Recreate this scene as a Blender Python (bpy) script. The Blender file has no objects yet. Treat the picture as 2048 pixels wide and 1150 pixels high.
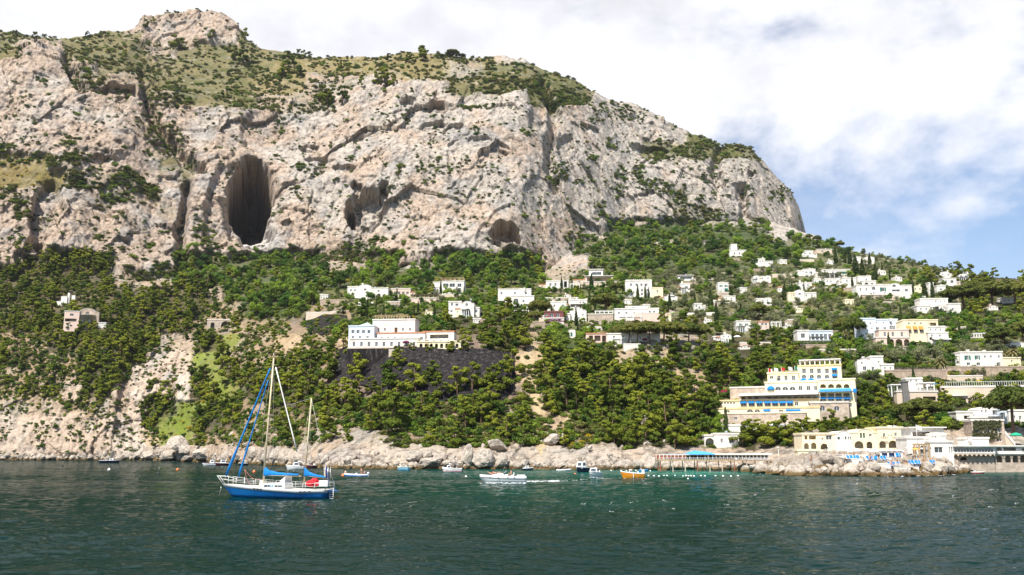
import bpy, bmesh, math, random
import numpy as np
from mathutils import Vector, Matrix
from mathutils.geometry import tessellate_polygon
R = math.radians
scene = bpy.context.scene
COL = scene.collection
F = 1773.0; CAMZ = 5.5; PITCH = math.atan(325 / F)
CP, SP = math.cos(PITCH), math.sin(PITCH)
rnd = random.Random(7)
rng = np.random.default_rng(11)

# ---------- survey helpers: bearing of a point seen at (px,py) in the photo, then its place at a real distance ----------
def bearing(px, py):
    x = (np.asarray(px, float) - 1024) / F; v = (575 - np.asarray(py, float)) / F
    dy = CP - v * SP; dz = SP + v * CP
    return x / dy, dz / dy
def at(px, py, Y):
    a, e = bearing(px, py)
    return Vector((float(a * Y), float(Y), float(CAMZ + e * Y)))
def shore(px, py):
    a, e = bearing(px, py)
    Y = -CAMZ / e
    return Vector((float(a * Y), float(Y), 0.0))
def proj(p):
    x, y, z = p[0], p[1], p[2] - CAMZ
    d = y * CP + z * SP; u = -y * SP + z * CP
    return 1024 + F * x / d, 575 - F * u / d

# ---------- noise ----------
_perm = rng.permutation(256); _perm = np.concatenate([_perm, _perm, _perm])
_g = rng.normal(size=(256, 3)); _g /= np.linalg.norm(_g, axis=1)[:, None]
def pn(x, y, z=0.0):
    x, y, z = np.broadcast_arrays(np.asarray(x, float), np.asarray(y, float), np.asarray(z, float))
    xi = np.floor(x).astype(np.int64); yi = np.floor(y).astype(np.int64); zi = np.floor(z).astype(np.int64)
    xf, yf, zf = x - xi, y - yi, z - zi
    u = xf * xf * xf * (xf * (xf * 6 - 15) + 10); v = yf * yf * yf * (yf * (yf * 6 - 15) + 10); w = zf * zf * zf * (zf * (zf * 6 - 15) + 10)
    out = 0
    for i in (0, 1):
        for j in (0, 1):
            for k in (0, 1):
                h = _perm[_perm[_perm[(xi + i) & 255] + ((yi + j) & 255)] + ((zi + k) & 255)]
                g = _g[h]
                d = g[..., 0] * (xf - i) + g[..., 1] * (yf - j) + g[..., 2] * (zf - k)
                out = out + d * (u if i else 1 - u) * (v if j else 1 - v) * (w if k else 1 - w)
    return out * 1.5
def fbm(x, y, z, o=4, gain=.5):
    s = 0; a = 1; t = 0
    for k in range(o):
        s = s + a * pn(x + 17.3 * k, y - 9.1 * k, z + 5.7 * k); t += a; a *= gain; x, y, z = x * 2.03, y * 2.03, z * 2.03
    return s / t
def ridged(x, y, z, o=4, gain=.5):
    s = 0; a = 1; t = 0
    for k in range(o):
        s = s + a * (1 - 2 * np.abs(pn(x + 11.3 * k, y - 7.1 * k, z + 3.7 * k))); t += a; a *= gain; x, y, z = x * 2.1, y * 2.1, z * 2.1
    return s / t
def facets(x, y, z, tilt=1.0):
    """broken-stone relief: every voronoi cell is a tilted plane of its own"""
    xi, yi, zi = np.floor(x).astype(np.int64), np.floor(y).astype(np.int64), np.floor(z).astype(np.int64)
    best = np.full(x.shape, 1e9); val = np.zeros(x.shape)
    for i in (-1, 0, 1):
        for j in (-1, 0, 1):
            for k in (-1, 0, 1):
                cx, cy, cz = xi + i, yi + j, zi + k
                h = _perm[_perm[_perm[cx & 255] + (cy & 255)] + (cz & 255)]
                g = _g[h]; g2 = _g[(h * 7 + 13) & 255]
                dx = x - (cx + .5 + g[..., 0] * .45); dy = y - (cy + .5 + g[..., 1] * .45); dz = z - (cz + .5 + g[..., 2] * .45)
                d = dx * dx + dy * dy + dz * dz
                m = d < best
                val = np.where(m, (g2[..., 0] * dx + g2[..., 1] * dy + g2[..., 2] * dz) * tilt + g2[..., 2] * .35, val)
                best = np.where(m, d, best)
    return val
def sst(a, b, x):
    t = np.clip((x - a) / (b - a), 0, 1); return t * t * (3 - 2 * t)

# ---------- object helpers ----------
def link(o, parent=None):
    COL.objects.link(o)
    if parent: o.parent = parent
    return o
def tag(o, label=None, cat=None, group=None, kind=None):
    if label: o['label'] = label
    if cat: o['category'] = cat
    if group: o['group'] = group
    if kind: o['kind'] = kind
    return o
def empty(name, loc, rz=0.0):
    o = bpy.data.objects.new(name, None); o.location = loc; o.rotation_euler = (0, 0, rz); o.empty_display_size = .3
    return link(o)
def copy_tree(o, parent=None):
    c = o.copy(); COL.objects.link(c)
    if parent: c.parent = parent
    for ch in [x for x in KIDS.get(o.name, [])]:
        copy_tree(ch, c)
    return c
KIDS = {}
def np_mesh(name, verts, faces, smooth=True):
    me = bpy.data.meshes.new(name)
    verts = np.asarray(verts, np.float32); faces = np.asarray(faces, np.int32)
    n = faces.shape[1]
    me.vertices.add(len(verts)); me.vertices.foreach_set('co', verts.ravel())
    me.loops.add(faces.size); me.loops.foreach_set('vertex_index', faces.ravel())
    me.polygons.add(len(faces)); me.polygons.foreach_set('loop_start', np.arange(0, faces.size, n, dtype=np.int32))
    me.polygons.foreach_set('loop_total', np.full(len(faces), n, np.int32))
    me.polygons.foreach_set('use_smooth', np.full(len(faces), bool(smooth)))
    me.update(calc_edges=True); me.validate()
    return me
class MB:
    """collects boxes, prisms, tubes, lofts; build() links them as ONE mesh object"""
    def __init__(s): s.v = []; s.f = []; s.m = []; s.sm = []
    def add(s, vs, fs, mi=0, smooth=False):
        b = len(s.v); s.v += [tuple(p) for p in vs]
        for f in fs: s.f.append([b + i for i in f]); s.m.append(mi); s.sm.append(smooth)
        return s
    def box(s, x0, x1, y0, y1, z0, z1, mi=0):
        vs = [(x, y, z) for z in (z0, z1) for y in (y0, y1) for x in (x0, x1)]
        return s.add(vs, [(0, 2, 3, 1), (4, 5, 7, 6), (0, 1, 5, 4), (2, 6, 7, 3), (0, 4, 6, 2), (1, 3, 7, 5)], mi)
    def tube(s, pts, r, n=6, mi=0, smooth=True, caps=True):
        pts = [Vector(p) for p in pts]; rs = r if isinstance(r, (list, tuple)) else [r] * len(pts)
        rings = []
        for i, p in enumerate(pts):
            d = (pts[min(i + 1, len(pts) - 1)] - pts[max(i - 1, 0)]).normalized()
            up = Vector((0, 0, 1)) if abs(d.z) < .9 else Vector((1, 0, 0))
            u = d.cross(up).normalized(); w = u.cross(d)
            rings.append([p + (u * math.cos(2 * math.pi * k / n) + w * math.sin(2 * math.pi * k / n)) * rs[i] for k in range(n)])
        vs = [q for rg in rings for q in rg]; fs = []
        for i in range(len(pts) - 1):
            for k in range(n):
                fs.append((i * n + k, i * n + (k + 1) % n, (i + 1) * n + (k + 1) % n, (i + 1) * n + k))
        if caps: fs += [tuple(range(n))[::-1], tuple((len(pts) - 1) * n + k for k in range(n))]
        return s.add(vs, fs, mi, smooth)
    def loft(s, rings, mi=0, closed=False, smooth=True, cap0=False, cap1=False):
        n = len(rings[0]); vs = [q for rg in rings for q in rg]; fs = []
        for i in range(len(rings) - 1):
            for k in range(n if closed else n - 1):
                fs.append((i * n + k, i * n + (k + 1) % n, (i + 1) * n + (k + 1) % n, (i + 1) * n + k))
        if cap0: fs.append(tuple(range(n))[::-1])
        if cap1: fs.append(tuple((len(rings) - 1) * n + k for k in range(n)))
        return s.add(vs, fs, mi, smooth)
    def lathe(s, prof, n=12, c=(0, 0, 0), mi=0, sx=1, sy=1, smooth=True):
        rings = [[(c[0] + r * sx * math.cos(2 * math.pi * k / n), c[1] + r * sy * math.sin(2 * math.pi * k / n), c[2] + z) for k in range(n)] for r, z in prof]
        return s.loft(rings, mi, True, smooth, True, True)
    def build(s, name, mats, parent=None):
        me = bpy.data.meshes.new(name); me.from_pydata(s.v, [], s.f)
        for m in (mats if isinstance(mats, (list, tuple)) else [mats]): me.materials.append(m)
        me.polygons.foreach_set('material_index', s.m); me.polygons.foreach_set('use_smooth', s.sm)
        me.update()
        bm = bmesh.new(); bm.from_mesh(me); bmesh.ops.recalc_face_normals(bm, faces=bm.faces); bm.to_mesh(me); bm.free()
        o = bpy.data.objects.new(name, me); link(o, parent)
        if parent: KIDS.setdefault(parent.name, []).append(o)
        return o

# ---------- materials ----------
def new_mat(name):
    m = bpy.data.materials.new(name); m.use_nodes = True
    nt = m.node_tree; return m, nt, nt.nodes['Principled BSDF']
def N(nt, t, **k):
    n = nt.nodes.new(t)
    for a, b in k.items(): setattr(n, a, b)
    return n
MATS = {}
def mat(name, col, rough=.8, var=.18, scale=1.5, metal=0.0, bump=0.0, stain=None, spec=.3):
    """paint / plaster / stone: base colour broken up by two scales of noise"""
    if name in MATS: return MATS[name]
    m, nt, b = new_mat(name); L = nt.links
    tc = N(nt, 'ShaderNodeTexCoord')
    n1 = N(nt, 'ShaderNodeTexNoise'); n1.inputs['Scale'].default_value = scale; n1.inputs['Detail'].default_value = 5
    L.new(tc.outputs['Object'], n1.inputs['Vector'])
    r = N(nt, 'ShaderNodeMapRange'); r.inputs[1].default_value = .25; r.inputs[2].default_value = .75
    r.inputs[3].default_value = 1 - var; r.inputs[4].default_value = 1 + var * .5
    L.new(n1.outputs['Fac'], r.inputs[0])
    mx = N(nt, 'ShaderNodeMix', data_type='RGBA', blend_type='MULTIPLY'); mx.inputs[0].default_value = 1
    mx.inputs[6].default_value = (*col, 1)
    cb = N(nt, 'ShaderNodeCombineColor')
    for i in range(3): L.new(r.outputs[0], cb.inputs[i])
    L.new(cb.outputs[0], mx.inputs[7])
    out = mx.outputs[2]
    if stain:
        n2 = N(nt, 'ShaderNodeTexNoise'); n2.inputs['Scale'].default_value = scale * .35; n2.inputs['Detail'].default_value = 8; n2.inputs['Roughness'].default_value = .7
        L.new(tc.outputs['Object'], n2.inputs['Vector'])
        r2 = N(nt, 'ShaderNodeMapRange'); r2.inputs[1].default_value = .52; r2.inputs[2].default_value = .72; r2.inputs[4].default_value = .8
        L.new(n2.outputs['Fac'], r2.inputs[0])
        m2 = N(nt, 'ShaderNodeMix', data_type='RGBA'); L.new(r2.outputs[0], m2.inputs[0]); L.new(out, m2.inputs[6]); m2.inputs[7].default_value = (*stain, 1)
        out = m2.outputs[2]
    L.new(out, b.inputs['Base Color'])
    b.inputs['Roughness'].default_value = rough; b.inputs['Metallic'].default_value = metal; b.inputs['Specular IOR Level'].default_value = spec
    if bump:
        bp = N(nt, 'ShaderNodeBump'); bp.inputs['Strength'].default_value = bump; bp.inputs['Distance'].default_value = .1
        L.new(n1.outputs['Fac'], bp.inputs['Height']); L.new(bp.outputs[0], b.inputs['Normal'])
    MATS[name] = m
    return m

# ---------- camera, light, sky ----------
cam = bpy.data.objects.new('camera', bpy.data.cameras.new('camera')); link(cam)
cam.location = (0, 0, CAMZ); cam.rotation_euler = (math.pi / 2 + PITCH, 0, 0)
cam.data.sensor_width = 36; cam.data.lens = F / 2048 * 36; cam.data.clip_end = 30000; cam.data.clip_start = .5
scene.camera = cam
SUN_EL, SUN_AZ = R(55), R(-30)          # azimuth measured from behind the camera, negative = camera's left
sdir = Vector((math.sin(SUN_AZ) * math.cos(SUN_EL), -math.cos(SUN_AZ) * math.cos(SUN_EL), math.sin(SUN_EL)))
sl = bpy.data.lights.new('sun', 'SUN'); sl.energy = 5.0; sl.angle = R(.5); sl.color = (1, .95, .87)
so = bpy.data.objects.new('sun', sl); link(so); so.rotation_euler = sdir.to_track_quat('Z', 'Y').to_euler(); so.location = (0, -50, 900)
w = bpy.data.worlds.new('World'); scene.world = w; w.use_nodes = True
def build_world():
    nt = w.node_tree; L = nt.links; bg = nt.nodes['Background']
    sky = N(nt, 'ShaderNodeTexSky', sky_type='NISHITA'); sky.sun_disc = False
    sky.sun_elevation = SUN_EL; sky.sun_rotation = math.atan2(sdir.x, sdir.y); sky.air_density = 1.0; sky.dust_density = .6; sky.ozone_density = 1.6
    tc = N(nt, 'ShaderNodeTexCoord'); sp = N(nt, 'ShaderNodeSeparateXYZ'); L.new(tc.outputs['Generated'], sp.inputs[0])
    def math_(op, a, b=None, c=None):
        n = N(nt, 'ShaderNodeMath', operation=op)
        for i, q in enumerate((a, b, c)):
            if q is None: continue
            if isinstance(q, (int, float)): n.inputs[i].default_value = q
            else: L.new(q, n.inputs[i])
        return n.outputs[0]
    mp = N(nt, 'ShaderNodeMapping'); mp.inputs['Scale'].default_value = (1, 1, 1.5); L.new(tc.outputs['Generated'], mp.inputs[0])
    mp.inputs['Location'].default_value = (.37, .2, .43)
    n1 = N(nt, 'ShaderNodeTexNoise'); n1.inputs['Scale'].default_value = 4.6; n1.inputs['Detail'].default_value = 9; n1.inputs['Roughness'].default_value = .56; n1.inputs['Distortion'].default_value = .08
    L.new(mp.outputs[0], n1.inputs['Vector'])
    n2 = N(nt, 'ShaderNodeTexNoise'); n2.inputs['Scale'].default_value = 2.6; n2.inputs['Detail'].default_value = 6; n2.inputs['Roughness'].default_value = .6
    mp2 = N(nt, 'ShaderNodeMapping'); mp2.inputs['Scale'].default_value = (1, 1, 1.8); mp2.inputs['Location'].default_value = (5.2, 1.7, 3.1); L.new(tc.outputs['Generated'], mp2.inputs[0])
    L.new(mp2.outputs[0], n2.inputs['Vector'])
    # bank: thick cloud above a slanting line, thinning towards the low clear sky on the other side
    line = math_('SUBTRACT', sp.outputs['Z'], math_('MULTIPLY_ADD', sp.outputs['X'], .30, .155))
    bank = math_('MULTIPLY_ADD', line, 3.0, math_('MULTIPLY_ADD', n1.outputs['Fac'], 2.3, -1.05))
    m1 = N(nt, 'ShaderNodeMapRange', interpolation_type='SMOOTHSTEP'); L.new(bank, m1.inputs[0]); m1.inputs[1].default_value = -.06; m1.inputs[2].default_value = .5
    # high and behind: broken cloud only
    m3 = N(nt, 'ShaderNodeMapRange', interpolation_type='SMOOTHSTEP'); L.new(sp.outputs['Z'], m3.inputs[0]); m3.inputs[1].default_value = .55; m3.inputs[2].default_value = .8; m3.inputs[3].default_value = 1; m3.inputs[4].default_value = .12
    m4 = N(nt, 'ShaderNodeMapRange', interpolation_type='SMOOTHSTEP'); L.new(sp.outputs['Y'], m4.inputs[0]); m4.inputs[1].default_value = -.1; m4.inputs[2].default_value = .45; m4.inputs[3].default_value = .12; m4.inputs[4].default_value = 1
    # holes torn in the bank
    hole = N(nt, 'ShaderNodeMapRange', interpolation_type='SMOOTHSTEP'); L.new(n2.outputs['Fac'], hole.inputs[0]); hole.inputs[1].default_value = .30; hole.inputs[2].default_value = .46; hole.inputs[3].default_value = .25; hole.inputs[4].default_value = 1
    west = N(nt, 'ShaderNodeMapRange', interpolation_type='SMOOTHSTEP'); L.new(sp.outputs['X'], west.inputs[0]); west.inputs[1].default_value = .0; west.inputs[2].default_value = .2; west.inputs[3].default_value = 1; west.inputs[4].default_value = 0
    hole2 = math_('MAXIMUM', hole.outputs[0], west.outputs[0])
    wisp = N(nt, 'ShaderNodeMapRange', interpolation_type='SMOOTHSTEP'); L.new(n2.outputs['Fac'], wisp.inputs[0]); wisp.inputs[1].default_value = .42; wisp.inputs[2].default_value = .70; wisp.inputs[4].default_value = .36
    cl = math_('MULTIPLY', math_('MULTIPLY', math_('MULTIPLY', m1.outputs[0], hole2), m3.outputs[0]), m4.outputs[0])
    cl = math_('MAXIMUM', cl, wisp.outputs[0])
    hz = N(nt, 'ShaderNodeMapRange', interpolation_type='SMOOTHSTEP'); L.new(sp.outputs['Z'], hz.inputs[0]); hz.inputs[1].default_value = 0; hz.inputs[2].default_value = .40; hz.inputs[3].default_value = .25; hz.inputs[4].default_value = .0
    cl = math_('MAXIMUM', cl, hz.outputs[0])
    dark = N(nt, 'ShaderNodeMapRange', interpolation_type='SMOOTHSTEP'); L.new(math_('MULTIPLY_ADD', n1.outputs['Fac'], .55, math_('MULTIPLY', n2.outputs['Fac'], .45)), dark.inputs[0]); dark.inputs[1].default_value = .40; dark.inputs[2].default_value = .56; dark.inputs[3].default_value = .86; dark.inputs[4].default_value = 1.12
    cc = N(nt, 'ShaderNodeMix', data_type='RGBA', blend_type='MULTIPLY'); cc.inputs[0].default_value = 1; cc.inputs[6].default_value = (6.9, 6.95, 7.35, 1)
    cb = N(nt, 'ShaderNodeCombineColor')
    for i in range(3): L.new(dark.outputs[0], cb.inputs[i])
    L.new(cb.outputs[0], cc.inputs[7])
    gain = N(nt, 'ShaderNodeMix', data_type='RGBA', blend_type='MULTIPLY'); gain.inputs[0].default_value = 1; L.new(sky.outputs[0], gain.inputs[6]); gain.inputs[7].default_value = (.93, 1.02, 1.12, 1)
    mx = N(nt, 'ShaderNodeMix', data_type='RGBA'); L.new(cl, mx.inputs[0]); L.new(gain.outputs[2], mx.inputs[6]); L.new(cc.outputs[2], mx.inputs[7])
    L.new(mx.outputs[2], bg.inputs[0]); bg.inputs[1].default_value = .085
build_world()
vs = scene.view_settings; vs.view_transform = 'Standard'; vs.look = 'None'; vs.exposure = .74; vs.gamma = 1; vs.use_curve_mapping = False
scene.cycles.max_bounces = 6; scene.cycles.diffuse_bounces = 3; scene.cycles.glossy_bounces = 3; scene.cycles.transparent_max_bounces = 8
scene.cycles.caustics_reflective = False; scene.cycles.caustics_refractive = False
scene.cycles.use_denoising = True
# ---------- ground cover: what grows or lies on each stretch of the slopes (rows of 32 x 32 px of the photo) ----------
COVER = """
64S
8S7R49S
9S6R49S
1S3R5S2r9S11Y3R30S
4R2r11S11Y2r34S
5R4r7S3Y3r6R36S
9R2r5S5r12R4S3R24S
9R1r32R22S
9R2r32R21S
9R2r29R24S
3y2r5R2g52R
4y5r2R1g49R3S
1r5R4r32R1r21R
1R1r8R1r31R3r19R
38R10B16R
36R28B
1R6P4R9B3r2B2R7B3R14B8L5P
7P4r23B2r5H12L5H6P
13P1r7B20H8L11H4P
13P2p4B3p17H19L2H4P
12P6p1N2p7H6P4H6P9L11H
3p7P2r2P1G2p2T2p1T8n3P1T5B5r7P9H4L
2P3p4P3E2G7p11N2T4P4T8P4H10L
5p3P4E1P1G6P12N2T8P2T4P16H
4p1E2P5E1P2G6P12N1P2T7P2T1P9H9P
4r2p2r1E2P2G2P2p8P7p1P1T11P7H12P
9E1P2G3P8p9P2p2T22P6H
9E1T2G7p6r13p6P2H4P14W
9E55W
9E55W
""".strip().split('\n')
def _rle(s):
    out = ''; n = ''
    for c in s:
        if c.isdigit(): n += c
        else: out += c * int(n or 1); n = ''
    return (out + out[-1] * 64)[:64]
COVER = [_rle(s) for s in COVER]; COVER += [COVER[-1]] * 8
KINDS_ = 'RESYyrgBLHPpGTNnW'
CM = np.array([[KINDS_.index(c) for c in row] for row in COVER])
def cover(px, py, jit=0.0, seed=0):
    px = np.asarray(px, float); py = np.asarray(py, float)
    if jit:
        px = px + jit * fbm(px / 34, py / 34, 3.1 + seed, 4, .6) * 1.5; py = py + jit * fbm(px / 34, py / 34, 9.7 + seed, 4, .6) * 1.5
    c = np.clip((px / 32).astype(int), 0, 63); r = np.clip((py / 32).astype(int), 0, CM.shape[0] - 1)
    return CM[r, c]
PAL = {  # lit base colours of the ground
 'R': (.455, .40, .34), 'E': (.55, .47, .385), 'S': (.125, .125, .046), 'Y': (.21, .175, .07), 'y': (.20, .16, .05), 'r': (.33, .29, .22),
 'g': (.10, .11, .04), 'B': (.055, .075, .022), 'L': (.14, .14, .065), 'H': (.12, .13, .045), 'P': (.055, .05, .022), 'p': (.27, .205, .125),
 'G': (.165, .205, .03), 'T': (.44, .325, .195), 'N': (.20, .15, .11), 'n': (.2, .15, .11), 'W': (.46, .39, .31)}
PALA = np.array([PAL[c] for c in KINDS_])
ROCKY = np.array([1 if c in 'REW' else .85 if c == 'r' else .6 if c in 'pTg' else .35 if c in 'yYSNn' else .22 for c in KINDS_])

def keyed(cols, xs, nk):
    """columns of (py, distance) keys, interpolated to every xs; the distances are then eased sideways"""
    kx = np.array([c[0] for c in cols], float)
    py = np.array([[k[0] for k in c[1]] for c in cols], float); Y = np.array([[k[1] for k in c[1]] for c in cols], float)
    PY = np.stack([np.interp(xs, kx, py[:, k]) for k in range(nk)], 1); YY = np.stack([np.interp(xs, kx, Y[:, k]) for k in range(nk)], 1)
    def ease(q, n):
        ker = np.hanning(n * 2 + 3); ker /= ker.sum(); p = np.pad(q, (n + 1, n + 1), mode='edge'); return np.convolve(p, ker, 'valid')
    for k in range(nk): YY[:, k] = ease(YY[:, k], 22)
    for k in range(1, nk - 1): PY[:, k] = ease(PY[:, k], 14)
    return PY, YY
def sheet(PY, YY, xs, nrows, power=1.0):
    t = np.linspace(0, 1, nrows) ** power
    py = PY[:, :1] + (PY[:, -1:] - PY[:, :1]) * t[None]
    Y = np.stack([np.interp(-py[i], -PY[i], YY[i]) for i in range(len(xs))])
    ker = np.hanning(15); ker /= ker.sum()
    Yp = np.pad(Y, ((0, 0), (7, 7)), mode='edge'); Ys = np.stack([np.convolve(Yp[i], ker, 'valid') for i in range(len(xs))])
    return py, Ys

# ---------- the mountain: limestone massif with a grassy top, caves and gullies ----------
SKY = [(-260, 72), (0, 64), (30, 70), (60, 76), (120, 82), (170, 78), (215, 66), (262, 64), (276, 50), (284, 36), (330, 29), (370, 33), (400, 28), (440, 36), (470, 50), (485, 64), (494, 82), (520, 100), (560, 108),
       (600, 116), (660, 121), (740, 119), (800, 112), (840, 112), (900, 117), (950, 121), (985, 116), (1010, 112), (1045, 121), (1080, 140), (1120, 156), (1160, 172), (1192, 192), (1215, 203), (1260, 208), (1300, 226), (1345, 250),
       (1385, 270), (1410, 276), (1440, 291), (1480, 293), (1500, 298), (1518, 318), (1535, 338), (1558, 365), (1582, 388), (1598, 418), (1606, 445), (1613, 472), (1640, 600), (1700, 640)]
MA = [(-260, [(670, 585), (540, 600), (330, 650), (130, 730), (100, 800), (70, 900)]), (0, [(670, 625), (540, 640), (330, 690), (112, 770), (90, 840), (64, 930)]),
      (60, [(670, 625), (540, 640), (330, 690), (106, 775), (92, 850), (76, 960)]), (150, [(670, 630), (530, 645), (330, 700), (140, 785), (112, 880), (80, 1020)]),
      (262, [(670, 640), (545, 658), (350, 715), (170, 800), (112, 940), (64, 1070)]), (290, [(670, 645), (560, 660), (380, 725), (180, 810), (104, 1060), (36, 1095)]),
      (400, [(670, 675), (540, 690), (400, 735), (205, 830), (100, 1090), (28, 1125)]), (482, [(670, 690), (510, 705), (390, 750), (215, 832), (106, 1080), (60, 1110)]),
      (520, [(670, 700), (515, 720), (385, 758), (222, 838), (140, 980), (100, 1100)]), (650, [(670, 700), (530, 720), (380, 765), (210, 850), (160, 940), (120, 1060)]),
      (800, [(670, 690), (530, 705), (350, 760), (170, 845), (140, 920), (113, 1030)]), (950, [(670, 690), (520, 700), (330, 770), (165, 850), (142, 910), (121, 990)]),
      (1040, [(670, 695), (530, 705), (330, 775), (158, 865), (138, 910), (120, 970)]), (1100, [(670, 715), (550, 735), (340, 800), (185, 880), (168, 915), (148, 960)]),
      (1200, [(670, 770), (490, 800), (340, 860), (240, 920), (222, 940), (198, 975)]), (1250, [(670, 815), (470, 850), (350, 900), (255, 950), (235, 962), (208, 985)]),
      (1290, [(670, 825), (440, 862), (370, 892), (285, 950), (255, 965), (222, 990)]), (1400, [(670, 860), (440, 895), (370, 915), (305, 950), (290, 970), (274, 995)]),
      (1500, [(670, 880), (450, 915), (390, 932), (330, 955), (314, 970), (298, 990)]), (1560, [(670, 900), (465, 940), (430, 955), (390, 975), (380, 988), (367, 1005)]),
      (1600, [(670, 930), (480, 955), (470, 965), (445, 990), (435, 1010), (424, 1030)]), (1620, [(690, 980), (660, 985), (640, 990), (560, 1010), (550, 1020), (540, 1040)]), (1720, [(700, 1100), (690, 1105), (680, 1110), (660, 1115), (650, 1120), (640, 1130)])]
CAVES = [  # centre, half sizes, depth in metres, tilt
 (502, 392, 47, 66, 140, .04), (505, 420, 62, 88, 14, .1), (514, 470, 38, 34, 22, 0), (522, 270, 44, 50, 7, .1), (452, 420, 46, 95, 10, .3), (733, 430, 40, 44, 22, .25), (768, 394, 11, 18, 14, 0), (712, 386, 12, 12, 10, 0), (700, 440, 12, 30, 14, 0),
 (1008, 480, 30, 22, 22, 0), (1034, 492, 9, 10, 14, 0), (875, 216, 22, 12, 13, .1), (1075, 245, 16, 32, 7, .2), (815, 208, 18, 10, 7, 0), (92, 440, 34, 75, 14, .3), (300, 180, 26, 16, 10, 0), (230, 195, 45, 14, 9, -.6), (70, 520, 26, 40, 10, 0), (640, 330, 34, 8, 6, 0),
 (1302, 302, 40, 10, 9, 0), (905, 265, 24, 10, 7, 0), (870, 255, 30, 10, 6, 0), (690, 350, 26, 8, 6, 0), (960, 300, 30, 8, 5, 0), (620, 300, 20, 8, 6, 0), (330, 300, 30, 8, 5, -.5), (1130, 300, 20, 20, 5, 0), (200, 330, 40, 8, 6, -.4)]
GULLIES = [[(282, 150), (292, 205), (312, 262), (345, 300), (372, 330), (402, 352)], [(130, 120), (150, 165), (165, 190)], [(1085, 170), (1110, 240), (1095, 330), (1112, 380)], [(1440, 300), (1425, 345), (1440, 372)],
           [(1485, 380), (1490, 440)], [(375, 380), (360, 470), (365, 560)]]
def carve(px, py):
    d = np.zeros(px.shape)
    wx = px + 10 * fbm(px / 20, py / 20, 1.7, 4); wy = py + 10 * fbm(px / 20, py / 20, 8.7, 4)
    for cx, cy, rx, ry, dep, tl in CAVES:
        x = (wx - cx) - tl * (cy - wy) * .5; y = wy - cy
        d += dep * (1 - sst(.74, 1.06, np.sqrt((x / rx) ** 2 + (y / ry) ** 2)))
    for g in GULLIES:
        best = np.full(px.shape, 1e9)
        for (x0, y0), (x1, y1) in zip(g[:-1], g[1:]):
            t = np.clip(((wx - x0) * (x1 - x0) + (wy - y0) * (y1 - y0)) / ((x1 - x0) ** 2 + (y1 - y0) ** 2), 0, 1)
            best = np.minimum(best, np.hypot(wx - x0 - t * (x1 - x0), wy - y0 - t * (y1 - y0)))
        d += 15 * (1 - sst(2, 15, best))
    return d
def rock_relief(x, y, z, big=1.0):
    """displacement in metres of fractured limestone"""
    wx = x + 14 * fbm(x / 60, y / 60, z / 60, 3); wz = z + 14 * fbm(x / 60 + 9, y / 60, z / 60, 3)
    d = 14 * big * ridged(wx / 150, y / 150, wz / 240, 2)
    d += 5.5 * big * facets(wx / 46, y / 46, wz / 95, 1.0)
    d += 2.6 * facets(wx / 19 + 3, y / 19, wz / 42, 1.1)
    d += 1.0 * facets(wx / 7.5, y / 7.5 + 5, wz / 14, 1.4)
    d += 3.0 * ridged(wx / 19, y / 19, wz / 100, 3, .6)         # upright ribs and flutes
    d += 1.5 * ridged(wx / 7, y / 7, wz / 38, 3, .6)
    d += .7 * ridged((wx + .5 * wz) / 16, y / 16, (wz - .3 * wx) / 16, 3, .6)
    d += .45 * pn(x / 3.8, y / 3.8, z / 4.6)
    return d
def ground_colour(px, py, x, y, z, seed=0):
    k = cover(px, py, 16, seed)
    c = PALA[k].copy()
    soft = np.stack([cover(px, py, 34, seed + s) for s in (11, 23)], -1)
    c = c * .6 + PALA[soft[..., 0]] * .25 + PALA[soft[..., 1]] * .15
    ry = ROCKY[k][..., None]
    # iron staining, grey weathering, dark vertical water streaks: marks in the stone itself; pock and crack shade is painted
    iron = sst(-.04, .36, fbm(x / 38, y / 38, z / 60, 5, .6) + .12 * (z < 210) - .00075 * (x - 40))[..., None]
    grey = sst(.0, .34, fbm(x / 21 + 40, y / 21, z / 34, 5, .62))[..., None]
    streak = sst(.08, .42, fbm(x / 5, y / 5, z / 70, 4, .65))[..., None]
    pale = sst(.16, .42, fbm(x / 11, y / 11 + 30, z / 14, 4))[..., None]
    rock = c * (1 - iron * .5) + np.array((.45, .30, .195)) * iron * .5
    rock = rock * (1 - grey * .6) + np.array((.27, .262, .25)) * grey * .65
    rock = rock * (1 - pale * .35) + np.array((.52, .475, .415)) * pale * .4
    rock = rock * (1 - streak * .42)
    pock_shade = sst(.08, .3, fbm(x / 3.1, y / 3.1, z / 3.8, 3, .6))[..., None]  # dark pocks and cracks: small-scale rock shading put into the colour
    rock = rock * (1 - .38 * pock_shade)
    crack_shade = sst(.62, .9, ridged(x / 9 + 7, y / 9, z / 14, 3, .6))[..., None]
    rock = rock * (1 - .42 * crack_shade)
    turf = c * (1 + .5 * fbm(x / 9, y / 9, z / 9, 4, .6)[..., None])
    dry = sst(.05, .4, fbm(x / 24 + 5, y / 24, z / 24, 4))[..., None]
    turf = turf * (1 - dry * .4) + np.array((.25, .205, .09)) * dry * .4
    bare = sst(.2, .42, fbm(x / 13, y / 13 + 60, z / 13, 5, .6))[..., None] * np.isin(k, [KINDS_.index(q) for q in 'SYyLr'])[..., None]
    turf = turf * (1 - bare) + np.array((.42, .37, .31)) * bare
    fl = (1 - sst(.6, 1.1, np.hypot((px - 516) / 42, (py - 470) / 44)))[..., None] * (seed == 0)
    rock = rock * (1 - fl * .75) + np.array((.56, .53, .50)) * fl * .75
    return k, np.clip(rock * ry + turf * (1 - ry), .01, .8)
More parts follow.
